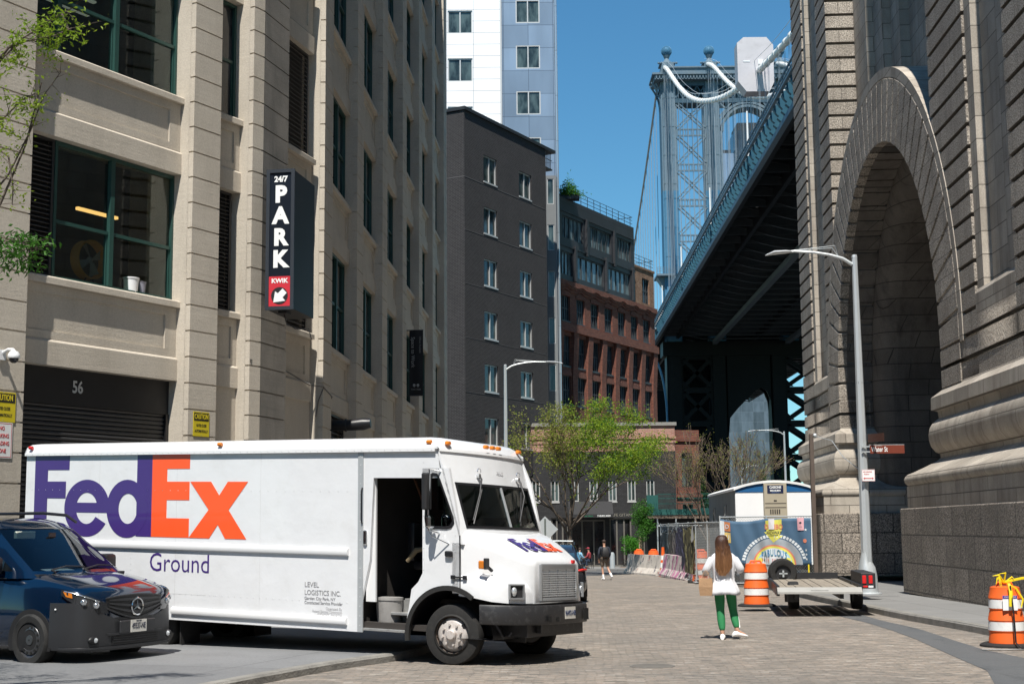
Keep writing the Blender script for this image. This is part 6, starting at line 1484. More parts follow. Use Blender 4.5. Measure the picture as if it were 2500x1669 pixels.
def band(mb, z0, z1, off, th, pts=outl):
    rg = []
    for i, (x, y) in enumerate(pts):
        a, c = Vector(pts[max(i - 1, 0)]), Vector(pts[min(i + 1, len(pts) - 1)]); d = (c - a).normalized(); n_ = Vector((d.y, -d.x)); n_ = n_ if n_.x > -.2 or True else n_
        o1 = Vector((x, y)) + n_ * off; o0 = Vector((x, y)) + n_ * (off - th); oc = Vector((x, y)) + n_ * (off * .3); t1 = z1(y) if callable(z1) else z1
        rg.append([(o0.x, o0.y, z0), (oc.x, oc.y, z0), (o1.x, o1.y, z0 + .05), (o1.x, o1.y, (z0 + t1) / 2), (oc.x + .3 * (o1.x - oc.x), oc.y + .3 * (o1.y - oc.y), t1), (o0.x, o0.y, t1)])
    mb.loft(rg)
b = MB(); band(b, .215, lambda y: .60 + .20 * min(1, max(0, abs(y - CY) - .50) / .40) ** .8, .022, .05); b.build('bumper', VG, van, smooth=60)
b = MB(); noseband(b, .50, 1.41, .27, .375, .026, .02, 20); lo_ = b.build('lower_grille', mat('grille_black', (.008, .008, .009), .5), van, smooth=40)
b = MB(); 
for z in (.295, .325, .35): noseband(b, .52, 1.39, z, z + .008, .036, .01, 16)
b.build('mesh_bar', VG, lo_, smooth=40)
b = MB(); band(b, .20, .25, .04, .06, outl[2:-2]); noseband(b, .42, 1.49, .385, .41, .045, .03, 24); b.build('bumper_lip', VG, van, smooth=40)
for y in (.24, 1.67):
    b = MB(); x = front_x(y); b.ball((x + .01, y, .335), .045, .11, .055, n=14, m=8); fo = b.build('fog_lamp', MATS['grille_black'], van); b = MB(); b.ball((x + .035, y, .335), .03, .045, .035, n=12, m=8); b.build('lens', MATS['lamp_glass'], fo)
# upper grille with slats and round star badge
def gtop(y): d = abs(y - CY); return .88 - .03 * (d / .5) ** 2
def gbot(y): d = abs(y - CY); return .585 + .12 * (d / .5) ** 1.6
b = MB(); noseband(b, .42, 1.49, gbot, gtop, .012, .03, 20); go = b.build('grille', MATS['grille_black'], van, smooth=40)
b = MB()
for k in range(3):
    f0 = .20 + .27 * k
    noseband(b, .45, 1.46, lambda y, f0=f0: gbot(y) + (gtop(y) - gbot(y)) * f0, lambda y, f0=f0: gbot(y) + (gtop(y) - gbot(y)) * (f0 + .12), .03, .02, 20)
b.build('slat', VG, go, smooth=40)
b = MB(); noseband(b, .41, 1.50, lambda y: gbot(y) - .012, lambda y: gbot(y) + .010, .03, .03, 20); noseband(b, .41, 1.50, lambda y: gtop(y) - .006, lambda y: gtop(y) + .010, .02, .03, 20); b.build('surround', VG, go, smooth=40)
b = MB(); xb = .985; b.lathe([(.112, xb - .03), (.122, xb), (.112, xb + .012), (.098, xb + .004), (.098, xb - .03)], 32, (0, CY, .725), 'x', close=True)
for k in range(3):
    q = PI / 2 + 2 * PI * k / 3; t_ = Vector((0, math.cos(q), math.sin(q))); n_ = Vector((0, -math.sin(q), math.cos(q))); c_ = Vector((xb, CY, .725))
    b.add([tuple(c_ + t_ * .105), tuple(c_ + n_ * .022 - t_ * .012), tuple(c_ - n_ * .022 - t_ * .012), tuple(c_ + Vector((.02, 0, 0)))], [(0, 1, 3), (0, 3, 2), (1, 2, 3), (0, 2, 1)])
b.build('star_badge', CHROME, go, smooth=30); b = MB(); b.cyl((xb - .03, CY, .725), (xb - .012, CY, .725), .10, n=28); b.build('badge_disc', MATS['grille_black'], go)
# headlights
for s_ in (-1, 1):
    def HL(x, z, o=.014):
        d = hwat(x) + o; return (x + o * .8, CY + s_ * d, z)
    top = [HL(.50, .965), HL(.60, .955), HL(.70, .935), HL(.79, .905), HL(.86, .87), HL(.905, .825), HL(.928, .78)]
    bot = [HL(.50, .90), HL(.60, .84), HL(.70, .785), HL(.79, .735), HL(.86, .70), HL(.905, .665), HL(.935, .66)]
    b = MB(); n = len(top); b.add(top + bot, [(i, i + 1, n + i + 1, n + i) for i in range(n - 1)]); ho = b.build('headlight', mat('headlamp_glass', (.03, .032, .036), .04, .2, coat=1.0), van, smooth=60)
    b = MB(); c = HL(.885, .765, .012); b.ball(c, .045, n=14, m=8); c = HL(.80, .81, .012); b.ball(c, .045, n=14, m=8); b.build('projector', mat('lamp_chrome', (.7, .72, .74), .12, .9), ho)
    b = MB(); b.add([HL(.53, .945, .02), HL(.66, .92, .02), HL(.67, .86, .02), HL(.58, .88, .02)], [(0, 1, 2, 3)]); b.build('indicator', mat('amber_lens'  , (.55, .17, .02)), ho)
    b = MB(); T2 = [HL(x, z - .012, .018) for x, z in ((.55, .96), (.70, .93), (.79, .90), (.86, .865), (.905, .82))]; b.tube(T2, .007, 5); b.build('chrome_strip', MATS['lamp_chrome'], ho)
b = MB(); b.box(.985, 1.01, .60, 1.30, .40, .56); b.build('plate_holder', VG, van, bevel=.01)
b = MB(); b.box(1.011, 1.018, .80, 1.11, .405, .56); po_ = b.build('number_plate', MATS['plate_white'], van, smooth=0)
text('49337-NE', mat('plate_ink', (.03, .035, .06), .5), po_, Matrix.Translation((1.02, .955, .48)) @ MX, h=.075, sx=.62, bold=.02)
text('NEW YORK', MATS['plate_ink'], po_, Matrix.Translation((1.02, .955, .545)) @ MX, h=.018, sx=.8)
# greenhouse: pillars and roof, windows left open and glazed
LV = [(1.10, .14, .945), (1.19, .03, .915), (1.47, -.38, .865), (1.735, -.76, .80), (1.81, -.90, .755), (1.865, -1.10, .66), (1.885, -1.4, .5)]
def lvl(z, xf, hw):
    A = [(-4.12, -hw * .8), (-4.0, -hw), (-1.42, -hw), (-1.36, -hw), (xf - .42, -hw), (xf - .27, -hw * .955)] + [(xf - .27 * (1 - math.cos(rad(90 - a_))) ** 1.15 * 1.0, -hw * .955 * math.sin(rad(90 - a_)) ** .9) for a_ in (22, 38, 54, 72)] + [(xf, 0)]
    return [(x, CY + y, z) for x, y in A] + [(x, CY - y, z) for x, y in A[-2::-1]]
rings = [lvl(*l) for l in LV]; n = len(rings[0]); b = MB(); vs = [p for r in rings for p in r]; fs = []
for i in range(len(rings) - 1):
    for k in range(n):
        l = (k + 1) % n
        if i in (1, 2) and (k in (3, n - 5) or 6 <= k <= 13): continue
        fs.append((i * n + k, i * n + l, (i + 1) * n + l, (i + 1) * n + k))
fs.append(tuple((len(rings) - 1) * n + k for k in range(n))); b.add(vs, fs)
b.build('roof', VB, van, smooth=50)
def patch(idx, mt, nm, inset=.006, par=None):
    b = MB(); vs = []; fs = []; m_ = len(idx)
    for i in (1, 2, 3):
        for k in idx:
            p = Vector(rings[i][k]); c = Vector((-1.4, CY, 1.3)); vs.append(tuple(p + (c - p).normalized() * inset))
    for i in range(2):
        for k in range(m_ - 1): fs.append((i * m_ + k, i * m_ + k + 1, (i + 1) * m_ + k + 1, (i + 1) * m_ + k))
    b.add(vs, fs); return b.build(nm, mt, van, smooth=60, recalc=False)
patch(tuple(range(6, 15)), VGL, 'windscreen'); patch((3, 4), darkpane('van_side_glass', (.006, .008, .010), .04), 'side_window'); patch((n - 5, n - 4), MATS['van_side_glass'], 'side_window')
b = MB(); b.box(-.9, .0, .12, 1.79, 1.10, 1.15); b.box(-1.5, -1.45, .15, 1.76, .6, 1.75); b.box(-4.05, -1.45, .05, .08, 1.1, 1.7)
b.build('dashboard', mat('dash_black', (.02, .022, .026), .7), van, smooth=0)
b = MB()
for y in (.28, 1.2): b.box(-1.35, -1.2, y, y + .42, 1.0, 1.50); b.box(-1.36, -1.24, y + .1, y + .32, 1.52, 1.68)
b.build('seat', mat('seat_blue_grey', (.03, .045, .07), .8), van, bevel=.05, seg=2)
b = MB(); b.add([(-.35, .62, 1.175), (-.30, .95, 1.175), (-.50, .98, 1.20), (-.52, .66, 1.20)], [(0, 1, 2, 3)]); b.add([(-.33, .80, 1.18), (-.28, 1.08, 1.18), (-.44, 1.10, 1.20), (-.48, .84, 1.20)], [(0, 1, 2, 3)]); b.build('paper', LETWHITE, van, smooth=0)
b = MB(); b.box(-.80, -.74, .42, .78, 1.60, 1.70); b.build('sun_visor', mat('visor_pale', (.5, .52, .45), .7), van, bevel=.01)
b = MB(); b.box(-.62, -.60, .90, 1.02, 1.62, 1.68); b.build('rear_mirror', BLACK, van)
for (y0, y1) in ((.30, 1.0), (.92, 1.62)):
    b = MB(); b.tube([(.10, y0 + .02, 1.175), (.045, y0, 1.20), (-.03, (y0 + y1) / 2, 1.245), (-.02, y1, 1.23)], [.015, .012, .009, .006], 6); b.build('wiper', BLACK, van)
for s_ in (-1, 1):
    b = MB(); b.tube([(-4.0, CY + s_ * .70, 1.90), (-3.8, CY + s_ * .71, 1.955), (-1.5, CY + s_ * .71, 1.955), (-1.05, CY + s_ * .73, 1.92), (-.88, CY + s_ * .76, 1.82)], [.02, .022, .022, .022, .02], 8); b.build('roof_rail', BLACK, van)
    b = MB(); b.box(-.72, -.48, CY + s_ * 1.10 - .11, CY + s_ * 1.10 + .11, 1.16, 1.38); b.build('mirror', BLACK, van, bevel=.05, seg=2)
b = MB(); b.tube([(-.62, CY - 1.0, 1.22), (-.62, CY - .88, 1.18)], .03, 6); b.tube([(-.62, CY + 1.0, 1.22), (-.62, CY + .88, 1.18)], .03, 6); b.build('mirror_arm', BLACK, van)
b = MB(); b.tube([(-.45, -.012, 1.10), (-1.35, -.012, 1.11), (-1.36, -.012, .45), (-.5, -.012, .42)], .004, 4); b.box(-1.25, -1.08, -.035, -.012, .88, .91); b.build('door_seam', BLACK, van)
b = MB(); b.ball((.44, -.012, .72), .014, n=8, m=6); b.build('side_lamp', LETWHITE, van)
for x in (0, -3.2):
    for y0, y1 in ((-.013, .2), (1.71, 1.923)):
        b = MB(); b.ext([(x + .385 * math.cos(rad(a)), .335 + .385 * math.sin(rad(a))) for a in range(-20, 201, 10)], y0, y1, 'y'); b.build('wheel_arch', mat('arch_black', (.006, .006, .007), .85), van, smooth=0)
carwheel(van, 0, -.03, -1, steer=-3); carwheel(van, 0, 1.94, 1, steer=-3); carwheel(van, -3.2, -.03, -1); carwheel(van, -3.2, 1.94, 1)

# ============================================================ DARK CAR BEYOND THE TRUCK
car = thing('parked_car', 'dark grey crossover car seen from behind just right of the truck nose', 'car', (1.02, 38.3, ground(38)), 1)
CB = mat('car_grey', (.028, .03, .036), .15, .4, var=.05, coat=1.0)
CS = [(0.0, .70, .38, .72, .92), (.06, .82, .30, .80, .98), (.2, .90, .26, .86, 1.02), (.6, .93, .24, .90, 1.04), (1.5, .935, .24, .90, .98), (3.4, .93, .24, .86, .96), (3.9, .90, .24, .78, .88), (4.4, .82, .28, .66, .76), (4.6, .6, .34, .55, .62)]
def cring(y, hw, z0, zs, zt):
    H = [(-hw * .92, z0), (-hw * .99, z0 + .1), (-hw, (z0 + zs) / 2), (-hw * .97, zs), (-hw * .8, zt), (0, zt + .01)]
    return [(x, y, z) for x, z in H] + [(-x, y, z) for x, z in H[-2::-1]]
b = MB(); b.loft([cring(*s_) for s_ in CS]); b.build('body', CB, car, smooth=50)
G_ = [(.93, .10, .80, 3.5), (1.08, .28, .79, 3.1), (1.30, .62, .72, 2.75), (1.46, 1.0, .66, 2.4), (1.53, 1.4, .58, 2.1)]
def gring(z, yr, hw, yf): return [(-hw * .9, yr, z), (-hw, yr + .25, z), (-hw, yf - .3, z), (-hw * .85, yf, z), (hw * .85, yf, z), (hw, yf - .3, z), (hw, yr + .25, z), (hw * .9, yr, z)]
b = MB(); b.loft([gring(*g) for g in G_]); b.build('roof', CB, car, smooth=40)
CG = darkpane('car_glass', (.012, .03, .05), .03)
b = MB(); b.add([(-.66, .115, .985), (.66, .115, .985), (.60, .60, 1.29), (-.60, .60, 1.29)], [(0, 1, 2, 3)])
b.v = [(x, y - .012, z + .008) for x, y, z in b.v]; b.build('rear_window', CG, car, smooth=0)
for s_ in (-1, 1):
    b = MB(); b.add([(s_ * .803, .62, 1.0), (s_ * .80, 3.0, 1.0), (s_ * .735, 2.45, 1.29), (s_ * .735, .95, 1.29)], [(0, 1, 2, 3)]); b.build('side_window', CG, car, smooth=0)
    b = MB(); b.box(s_ * .92 - .04 if s_ > 0 else -.96, s_ * .92 + .04 if s_ > 0 else -.88, 2.35, 2.5, 1.0, 1.12); b.build('mirror', BLACK, car, bevel=.02)
for s_ in (-1, 1):
    b = MB(); pts = [(s_ * .30, -.012, .80), (s_ * .62, .0, .83), (s_ * .80, .06, .86), (s_ * .90, .22, .86), (s_ * .925, .42, .84)]
    b.tube(pts, [.022, .03, .035, .03, .012], 6); b.build('tail_lamp', MATS['red_lens'], car)
b = MB(); b.box(-.74, .74, -.035, .06, .28, .50); b.build('rear_bumper', BLACK, car, bevel=.03); b = MB(); b.box(-.25, .25, -.02, -.01, .60, .71); b.build('number_plate', MATS['plate_white'], car, smooth=0)
for s_ in (-1, 1):
    b = MB(); b.tube([(s_ * .60, .9, 1.50), (s_ * .62, 1.1, 1.57), (s_ * .62, 2.1, 1.57), (s_ * .6, 2.3, 1.5)], .018, 6); b.build('roof_rail', BLACK, car)
b = MB(); b.cyl((-.85, 1.3, 1.66), (-.3, .95, 1.66), .045, n=8); b.cyl((-.85, 1.4, 1.63), (-.2, 1.4, 1.63), .02, n=8); b.cyl((-.8, 1.9, 1.63), (.6, 1.9, 1.6), .02, n=8); b.build('ski_carrier', GALV, car)
for y in (.85, 3.75):
    carw = []
    for s_ in (-1, 1):
        root = bpy.data.objects.new('wheel', None); COL.objects.link(root); root.parent = car; root.location = (s_ * .93, y, .345); root.empty_display_size = .2
        b = MB(); b.lathe([(.22, 0), (.24, 0), (.32, 0), (.345, .03), (.345, .2), (.33, .22), (.22, .22)], 28, axis='x', close=True)
        b.v = [(x * -s_, y_, z) for x, y_, z in b.v]; b.build('tyre', RUBBER, root, smooth=40)
        b = MB(); b.cyl((0, 0, 0), (.03, 0, 0), .23, n=20); b.v = [(x * -s_ - .012 * -s_, y_, z) for x, y_, z in b.v]; b.build('rim', DARKMETAL, root)

# ============================================================ PEOPLE
def skin(name, pts, edges, mt, parent, sub=2, smoothang=180):
    """grow a limb surface round a skeleton; pts = [(x,y,z,rx,ry)]"""
    me = bpy.data.meshes.new(name); me.from_pydata([p[:3] for p in pts], edges, [])
    o = bpy.data.objects.new(name, me); COL.objects.link(o)
    sm_ = o.modifiers.new('skin', 'SKIN'); sm_.use_smooth_shade = True
    for i, p in enumerate(pts): me.skin_vertices[0].data[i].radius = (p[3], p[4] if len(p) > 4 else p[3])
    me.skin_vertices[0].data[0].use_root = True
    sd_ = o.modifiers.new('sub', 'SUBSURF'); sd_.levels = sub; sd_.render_levels = sub
    bpy.context.view_layer.update()
    m2 = bpy.data.meshes.new_from_object(o.evaluated_get(bpy.context.evaluated_depsgraph_get())); bpy.data.objects.remove(o)
    m2.materials.clear(); m2.materials.append(mt); m2.name = name; m2.shade_smooth()
    o = bpy.data.objects.new(name, m2); COL.objects.link(o); o.parent = parent; return o
def chain(n0, k): return [(n0 + i, n0 + i + 1) for i in range(k - 1)]
SKIN = mat('skin', (.50, .28, .19), .55, var=.06)
def person(label, loc, az, J, cloth, group=None, scale=1.0):
    """J joints: pelvis, chest, neck, head, shoulders, elbows, hands, hips, knees, ankles, toes"""
    t = thing('person', label, 'person', loc, az, group); t.scale = (scale,) * 3
    P = []; E = []
    def add(p, r, ry=None): P.append((*p, r, ry or r)); return len(P) - 1
    pel = add(J['pelvis'], .095, .075); ch = add(J['chest'], .115, .08); nk = add(J['neck'], .05); E += [(pel, ch), (ch, nk)]
    hb = add(J['headbase'], .062); hc = add(J['head'], .082, .10); ht = add(J['headtop'], .062, .075); E += [(nk, hb), (hb, hc), (hc, ht)]
    for s in ('L', 'R'):
        sh = add(J['sh' + s], .055); el = add(J['el' + s], .036); wr = add(J['wr' + s], .024); E += [(ch, sh), (sh, el), (el, wr)]
        w_ = Vector(J['wr' + s]); d = (w_ - Vector(J['el' + s])).normalized(); pm = add(tuple(w_ + d * .055), .026, .018); E += [(wr, pm)]
        side_ = d.cross(Vector((0, 0, 1))); side_ = side_.normalized() if side_.length > .1 else Vector((1, 0, 0))
        for k, L in ((-1.5, .055), (-.5, .07), (.5, .065), (1.5, .05)):
            a = add(tuple(w_ + d * .085 + side_ * k * .014), .0085); c = add(tuple(w_ + d * (.085 + L * .5) + side_ * k * .018 + Vector((0, 0, -.012))), .008); e = add(tuple(w_ + d * (.085 + L * .8) + side_ * k * .018 + Vector((0, 0, -.035))), .007); E += [(pm, a), (a, c), (c, e)]
        a = add(tuple(w_ + d * .03 + side_ * -.032), .010); c = add(tuple(w_ + d * .065 + side_ * -.048), .009); E += [(pm, a), (a, c)]
        hp = add(J['hip' + s], .07); kn = add(J['kn' + s], .055); an = add(J['an' + s], .037); to = add(J['to' + s], .032); E += [(pel, hp), (hp, kn), (kn, an), (an, to)]
    skin('body', P, E, SKIN, t, 1)
    cloth(t, J); return t
BL_ = mat('blouse_white', (.66, .66, .68), .85, var=.10, vs=9, bs=.5, bd=.015, bsc=7, stretch=(1, 1, .5))
def clothW(t, J):
    # blouse: loose, gathered at the waist, flared hem
    b = MB(); rows = [(1.395, .07, .06, .0), (1.37, .15, .085, .0), (1.33, .195, .11, .0), (1.24, .20, .125, .0), (1.12, .185, .12, 0), (1.00, .165, .11, 0), (.93, .165, .115, 0), (.86, .20, .155, -.01), (.78, .235, .19, -.015), (.715, .25, .205, -.02)]
    rg = []
    for z, rx, ry, dy in rows:
        fold = .013 * min(1, max(0, (1.12 - z) / .3))
        rg.append([(J['chest'][0] * (z - .7) / .6 + (rx + fold * math.sin(7 * q + z * 9)) * math.cos(q), dy + (ry + fold * math.cos(8 * q)) * math.sin(q), z + .012 * math.sin(3 * q) * (z < .8)) for q in [2 * PI * k / 40 for k in range(40)]])
    b.loft(rg); b.build('blouse', BL_, t, smooth=180)
    for s in ('L', 'R'):
        sg = -1 if s == 'L' else 1
        a = Vector(J['sh' + s]); e = Vector(J['el' + s]); w_ = Vector(J['wr' + s])
        P = [(*a, .068, .075), (*(a + (e - a) * .5), .070, .070), (*e, .072, .075), (*(e + (w_ - e) * .45), .075, .07), (*(e + (w_ - e) * .72), .052, .05)]
        skin('sleeve', P, chain(0, 5), BL_, t, 2)
    G1 = mat('trousers_green', (.018, .19, .065), .75, var=.10, vs=12, bs=.4, bd=.02, bsc=10); STR = mat('stripe_white', (.75, .76, .74), .8)
    P = [(0, 0, .86, .10, .08), (*J['hipL'], .088, .085), (*((Vector(J['hipL']) + Vector(J['knL'])) / 2), .088, .09), (*J['knL'], .068, .07), (*((Vector(J['knL']) + Vector(J['anL'])) / 2), .064, .07), (*(Vector(J['anL']) + Vector((0, 0, .045))), .043, .045)]
    q = len(P); P += [(*J['hipR'], .088, .085), (*((Vector(J['hipR']) + Vector(J['knR'])) / 2), .088, .09), (*J['knR'], .068, .07), (*((Vector(J['knR']) + Vector(J['anR'])) / 2), .064, .07), (*(Vector(J['anR']) + Vector((0, 0, .045))), .043, .045)]
    skin('trousers', P, chain(0, 6) + [(0, q)] + chain(q, 5), G1, t, 2)
    hp, kn, an = Vector(J['hipR']), Vector(J['knR']), Vector(J['anR'])
    b = MB(); b.tube([hp + Vector((.088, 0, .0)), hp * .5 + kn * .5 + Vector((.080, 0, 0)), kn + Vector((.062, 0, 0)), kn * .5 + an * .5 + Vector((.058, 0, 0)), an + Vector((.042, 0, .06))], .012, 6); b.build('side_stripe', STR, t)
    for s in ('L', 'R'):
        a = Vector(J['an' + s]); o_ = Vector(J['to' + s]); d = (o_ - a); d.z = 0; d.normalize(); n_ = Vector((-d.y, d.x, 0)); pit = J['to' + s][2] - J['an' + s][2] + .07
        b = MB(); rg = []
        for f, w2, h in ((-.085, .03, .05), (-.06, .038, .085), (.0, .042, .095), (.06, .044, .07), (.12, .046, .05), (.165, .038, .035), (.185, .02, .02)):
            zb = a.z - .085 + pit * max(0, (f + .0) / .17) if True else 0
            c = a + d * f; rg.append([tuple(Vector((c.x, c.y, 0)) + n_ * (w2 * math.cos(q_)) + Vector((0, 0, zb + h * .5 + h * .5 * math.sin(q_)))) for q_ in [2 * PI * k / 12 for k in range(12)]])
        b.loft(rg); b.build('shoe', mat('trainer_white', (.78, .77, .75), .6, var=.05), t, smooth=60)
    # long straight hair over the back
    HB = newmat('hair_brown'); m, tt, p = HB; v = coord(tt, (26, 26, 1.2)); n1 = noise(tt, v, 2.2, 5, .6); sp = tt.nodes.new('ShaderNodeSeparateXYZ'); tc = tt.nodes.new('ShaderNodeTexCoord'); tt.links.new(tc.outputs['Object'], sp.inputs[0])
    tt.links.new(mixc(tt, ramp(tt, mth(tt, 'ADD', mth(tt, 'MULTIPLY', n1, .5), mth(tt, 'MULTIPLY', mth(tt, 'SUBTRACT', 1.62, sp.outputs[2]), .75)), [(.30, 0.0), (.85, 1.0)]), (.045, .018, .010), (.34, .17, .075)), p.inputs['Base Color']); p.inputs['Roughness'].default_value = .42; bump(tt, p, n1, .6, .02)
    hx = J['head'][0]; b = MB(); rg = []
    for z, rx, y0, y1 in ((1.668, .03, -.03, .03), (1.655, .062, -.075, .06), (1.62, .092, -.105, .085), (1.56, .105, -.12, .09), (1.50, .108, -.122, .06), (1.43, .115, -.125, .0), (1.35, .128, -.155, -.03), (1.25, .132, -.165, -.08), (1.15, .115, -.168, -.10), (1.08, .085, -.165, -.11), (1.02, .045, -.155, -.12)):
        rg.append([(hx + .012 * math.sin(z * 11) + rx * (1 + .07 * math.sin(9 * q + z * 7)) * math.cos(q), (y0 + y1) / 2 + (y1 - y0) / 2 * math.sin(q), z) for q in [2 * PI * k / 36 for k in range(36)]])
    b.loft(rg); rng = random.Random(5)
    for k in range(46):
        x0 = hx + rng.uniform(-.12, .12); z1 = rng.uniform(1.0, 1.12); b.tube([(x0 * .9, -.10, 1.5), (x0, -.165, 1.3), (x0 + rng.uniform(-.02, .02), -.172, 1.15), (x0 * .85 + hx * .15 + rng.uniform(-.02, .02), -.165, z1)], [.008, .008, .007, .002], 4)
    b.build('hair', m, t, smooth=60)
JW = dict(pelvis=(0, 0, .90), chest=(-.005, .0, 1.24), neck=(-.01, .0, 1.38), headbase=(-.01, .02, 1.45), head=(-.01, .035, 1.55), headtop=(-.01, .03, 1.61),
    shL=(-.17, 0, 1.32), elL=(-.285, -.03, 1.10), wrL=(-.30, .20, 1.04), shR=(.155, 0, 1.32), elR=(.275, -.03, 1.10), wrR=(.22, .22, 1.12),
    hipL=(-.085, 0, .83), knL=(-.075, .02, .46), anL=(-.05, -.05, .085), toL=(-.04, .10, .03), hipR=(.085, 0, .83), knR=(.125, .10, .47), anR=(.185, .02, .125), toR=(.33, .08, .045))
woman = person('woman with long brown hair, white blouse and green trousers walking away', (3.41, 23.4, 0.0), 8, JW, clothW)
bag = thing('paper_bag', 'brown paper bag hanging from the walking woman’s left arm', 'paper bag', (3.41 - .30, 23.36, .70), 12)
b = MB(); b.loft([[(-.10, -.06, 0), (.10, -.06, 0), (.10, .06, 0), (-.10, .06, 0)], [(-.115, -.07, .14), (.105, -.075, .14), (.11, .07, .14), (-.105, .07, .14)], [(-.11, -.055, .27), (.10, -.06, .28), (.10, .05, .27), (-.11, .05, .28)]]); b.build('bag', mat('kraft_paper', (.36, .22, .12), .85, var=.15, vs=8, bs=.6, bd=.02, bsc=8), bag, smooth=0)
b = MB(); b.tube([(-.05, -.05, .27), (-.04, -.04, .36), (.0, 0, .40), (.04, -.04, .36), (.05, -.05, .27)], .005, 5); b.build('handle', MATS['kraft_paper'], bag)
ph = thing('drinking_cup', 'white takeaway cup held in front of the walking woman', 'cup', (3.41 + .22, 23.62, 1.14), 0); b = MB(); b.lathe([(.028, -.06), (.038, .06), (.04, .062), (.035, .07)], 16); b.build('cup', WHITE, ph)

def clothM(top, legm, shoes, shorts=True, pack=True, capc=None):
    def f(t, J):
        P = [(*J['pelvis'][:2], J['pelvis'][2] + .05, .15, .12), (*((Vector(J['pelvis']) + Vector(J['chest'])) / 2), .155, .12), (*J['chest'], .165, .13), (*(Vector(J['neck']) - Vector((0, 0, .03))), .08, .08)]
        E = chain(0, 4)
        for s in ('L', 'R'):
            q = len(P); a, e, w_ = Vector(J['sh' + s]), Vector(J['el' + s]), Vector(J['wr' + s]); P += [(*a, .075), (*e, .055), (*(e + (w_ - e) * .85), .042)]; P[q] = (*a, .075, .075); P[q + 1] = (*e, .055, .055); P[q + 2] = (*(e + (w_ - e) * .85), .042, .042); E += [(2, q), (q, q + 1), (q + 1, q + 2)]
        skin('jacket', P, E, top, t, 1)
        P = [(*J['pelvis'], .15, .125)]; E = []
        for s in ('L', 'R'):
            q = len(P); h, k_, a = Vector(J['hip' + s]), Vector(J['kn' + s]), Vector(J['an' + s])
            P += [(*h, .105, .11), (*(h + (k_ - h) * .85), .088, .09)]; E += [(0, q), (q, q + 1)]
            if not shorts: P += [(*k_, .075, .075), (*(a + Vector((0, 0, .05))), .055, .055)]; E += [(q + 1, q + 2), (q + 2, q + 3)]
        skin('shorts' if shorts else 'trousers', P, E, legm, t, 1)
        for s in ('L', 'R'):
            a, o_ = Vector(J['an' + s]), Vector(J['to' + s]); b = MB(); b.tube([a - (o_ - a).normalized() * .05 + Vector((0, 0, -.03)), a + Vector((0, 0, -.03)), (a + o_) / 2 + Vector((0, 0, -.01)), o_ + (o_ - a).normalized() * .05], [.035, .05, .045, .03], 8); b.build('shoe', shoes, t)
            if shorts: b = MB(); k_ = Vector(J['kn' + s]); b.tube([a, a + (k_ - a) * .38], [.043, .052], 8); b.build('sock', shoes, t)
        b = MB(); h = J['head']; b.ball((h[0], h[1] - .01, h[2] + .035), .092, .105, .09, n=12, m=8); b.build('hair', mat('hair_dark', (.04, .022, .014), .5), t)
        if capc: b = MB(); b.ball((h[0], h[1], h[2] + .06), .096, .108, .075, n=12, m=8); b.box(h[0] - .07, h[0] + .07, h[1] + .08, h[1] + .18, h[2] + .05, h[2] + .062); b.build('cap', capc, t)
        if pack: b = MB(); b.loft([[(-.14, -.14, 1.0), (.14, -.14, 1.0), (.14, -.30, 1.0), (-.14, -.30, 1.0)], [(-.16, -.13, 1.2), (.16, -.13, 1.2), (.15, -.33, 1.2), (-.15, -.33, 1.2)], [(-.13, -.12, 1.45), (.13, -.12, 1.45), (.10, -.24, 1.45), (-.10, -.24, 1.45)]]); b.build('backpack', mat('pack_black', (.015, .015, .017), .6), t, bevel=.03, seg=2)
    return f
JM = dict(pelvis=(0, 0, .95), chest=(0, .03, 1.30), neck=(0, .05, 1.48), headbase=(0, .06, 1.55), head=(0, .08, 1.65), headtop=(0, .07, 1.72),
    shL=(-.19, .03, 1.42), elL=(-.27, -.03, 1.15), wrL=(-.24, .06, .90), shR=(.19, .03, 1.42), elR=(.26, .02, 1.16), wrR=(.24, .18, .95),
    hipL=(-.09, 0, .90), knL=(-.09, .08, .50), anL=(-.06, .0, .09), toL=(-.10, .14, .04), hipR=(.09, 0, .90), knR=(.14, -.02, .50), anR=(.25, -.28, .18), toR=(.24, -.17, .06))
person('man with a black backpack and khaki shorts walking away down the street', (4.0, 63.5, ground(63.5)), -8, JM, clothM(mat('jacket_dark', (.02, .025, .04), .8, var=.1), mat('shorts_khaki', (.17, .135, .105), .85), mat('socks_white', (.8, .8, .8), .7)))
def seated(label, x, y, az, top, cap=None):
    J = dict(pelvis=(0, 0, .50), chest=(0, .04, .86), neck=(0, .06, 1.02), headbase=(0, .07, 1.09), head=(0, .09, 1.19), headtop=(0, .08, 1.26), shL=(-.18, .04, .96), elL=(-.24, .1, .72), wrL=(-.15, .32, .70), shR=(.18, .04, .96), elR=(.24, .1, .72), wrR=(.15, .32, .70),
        hipL=(-.09, .05, .50), knL=(-.10, .45, .50), anL=(-.1, .46, .09), toL=(-.1, .6, .04), hipR=(.09, .05, .5), knR=(.12, .45, .5), anR=(.12, .5, .09), toR=(.12, .64, .04))
    return person(label, (x, y, ground(y) + .1), az, J, clothM(top, mat('jeans', (.03, .05, .09), .8), mat('shoe_dark', (.05, .04, .04), .7), False, False, cap))
seated('person in a blue and white top sitting at the pavement table behind the parked car', 4.05, 89.6, 60, mat('top_stripe_blue', (.22, .45, .62), .8, var=.8, vs=9))
seated('person in a dark red top sitting at the pavement table behind the parked car', 4.75, 90.2, -70, mat('top_red', (.30, .04, .05), .8), mat('cap_red', (.3, .03, .05), .8))
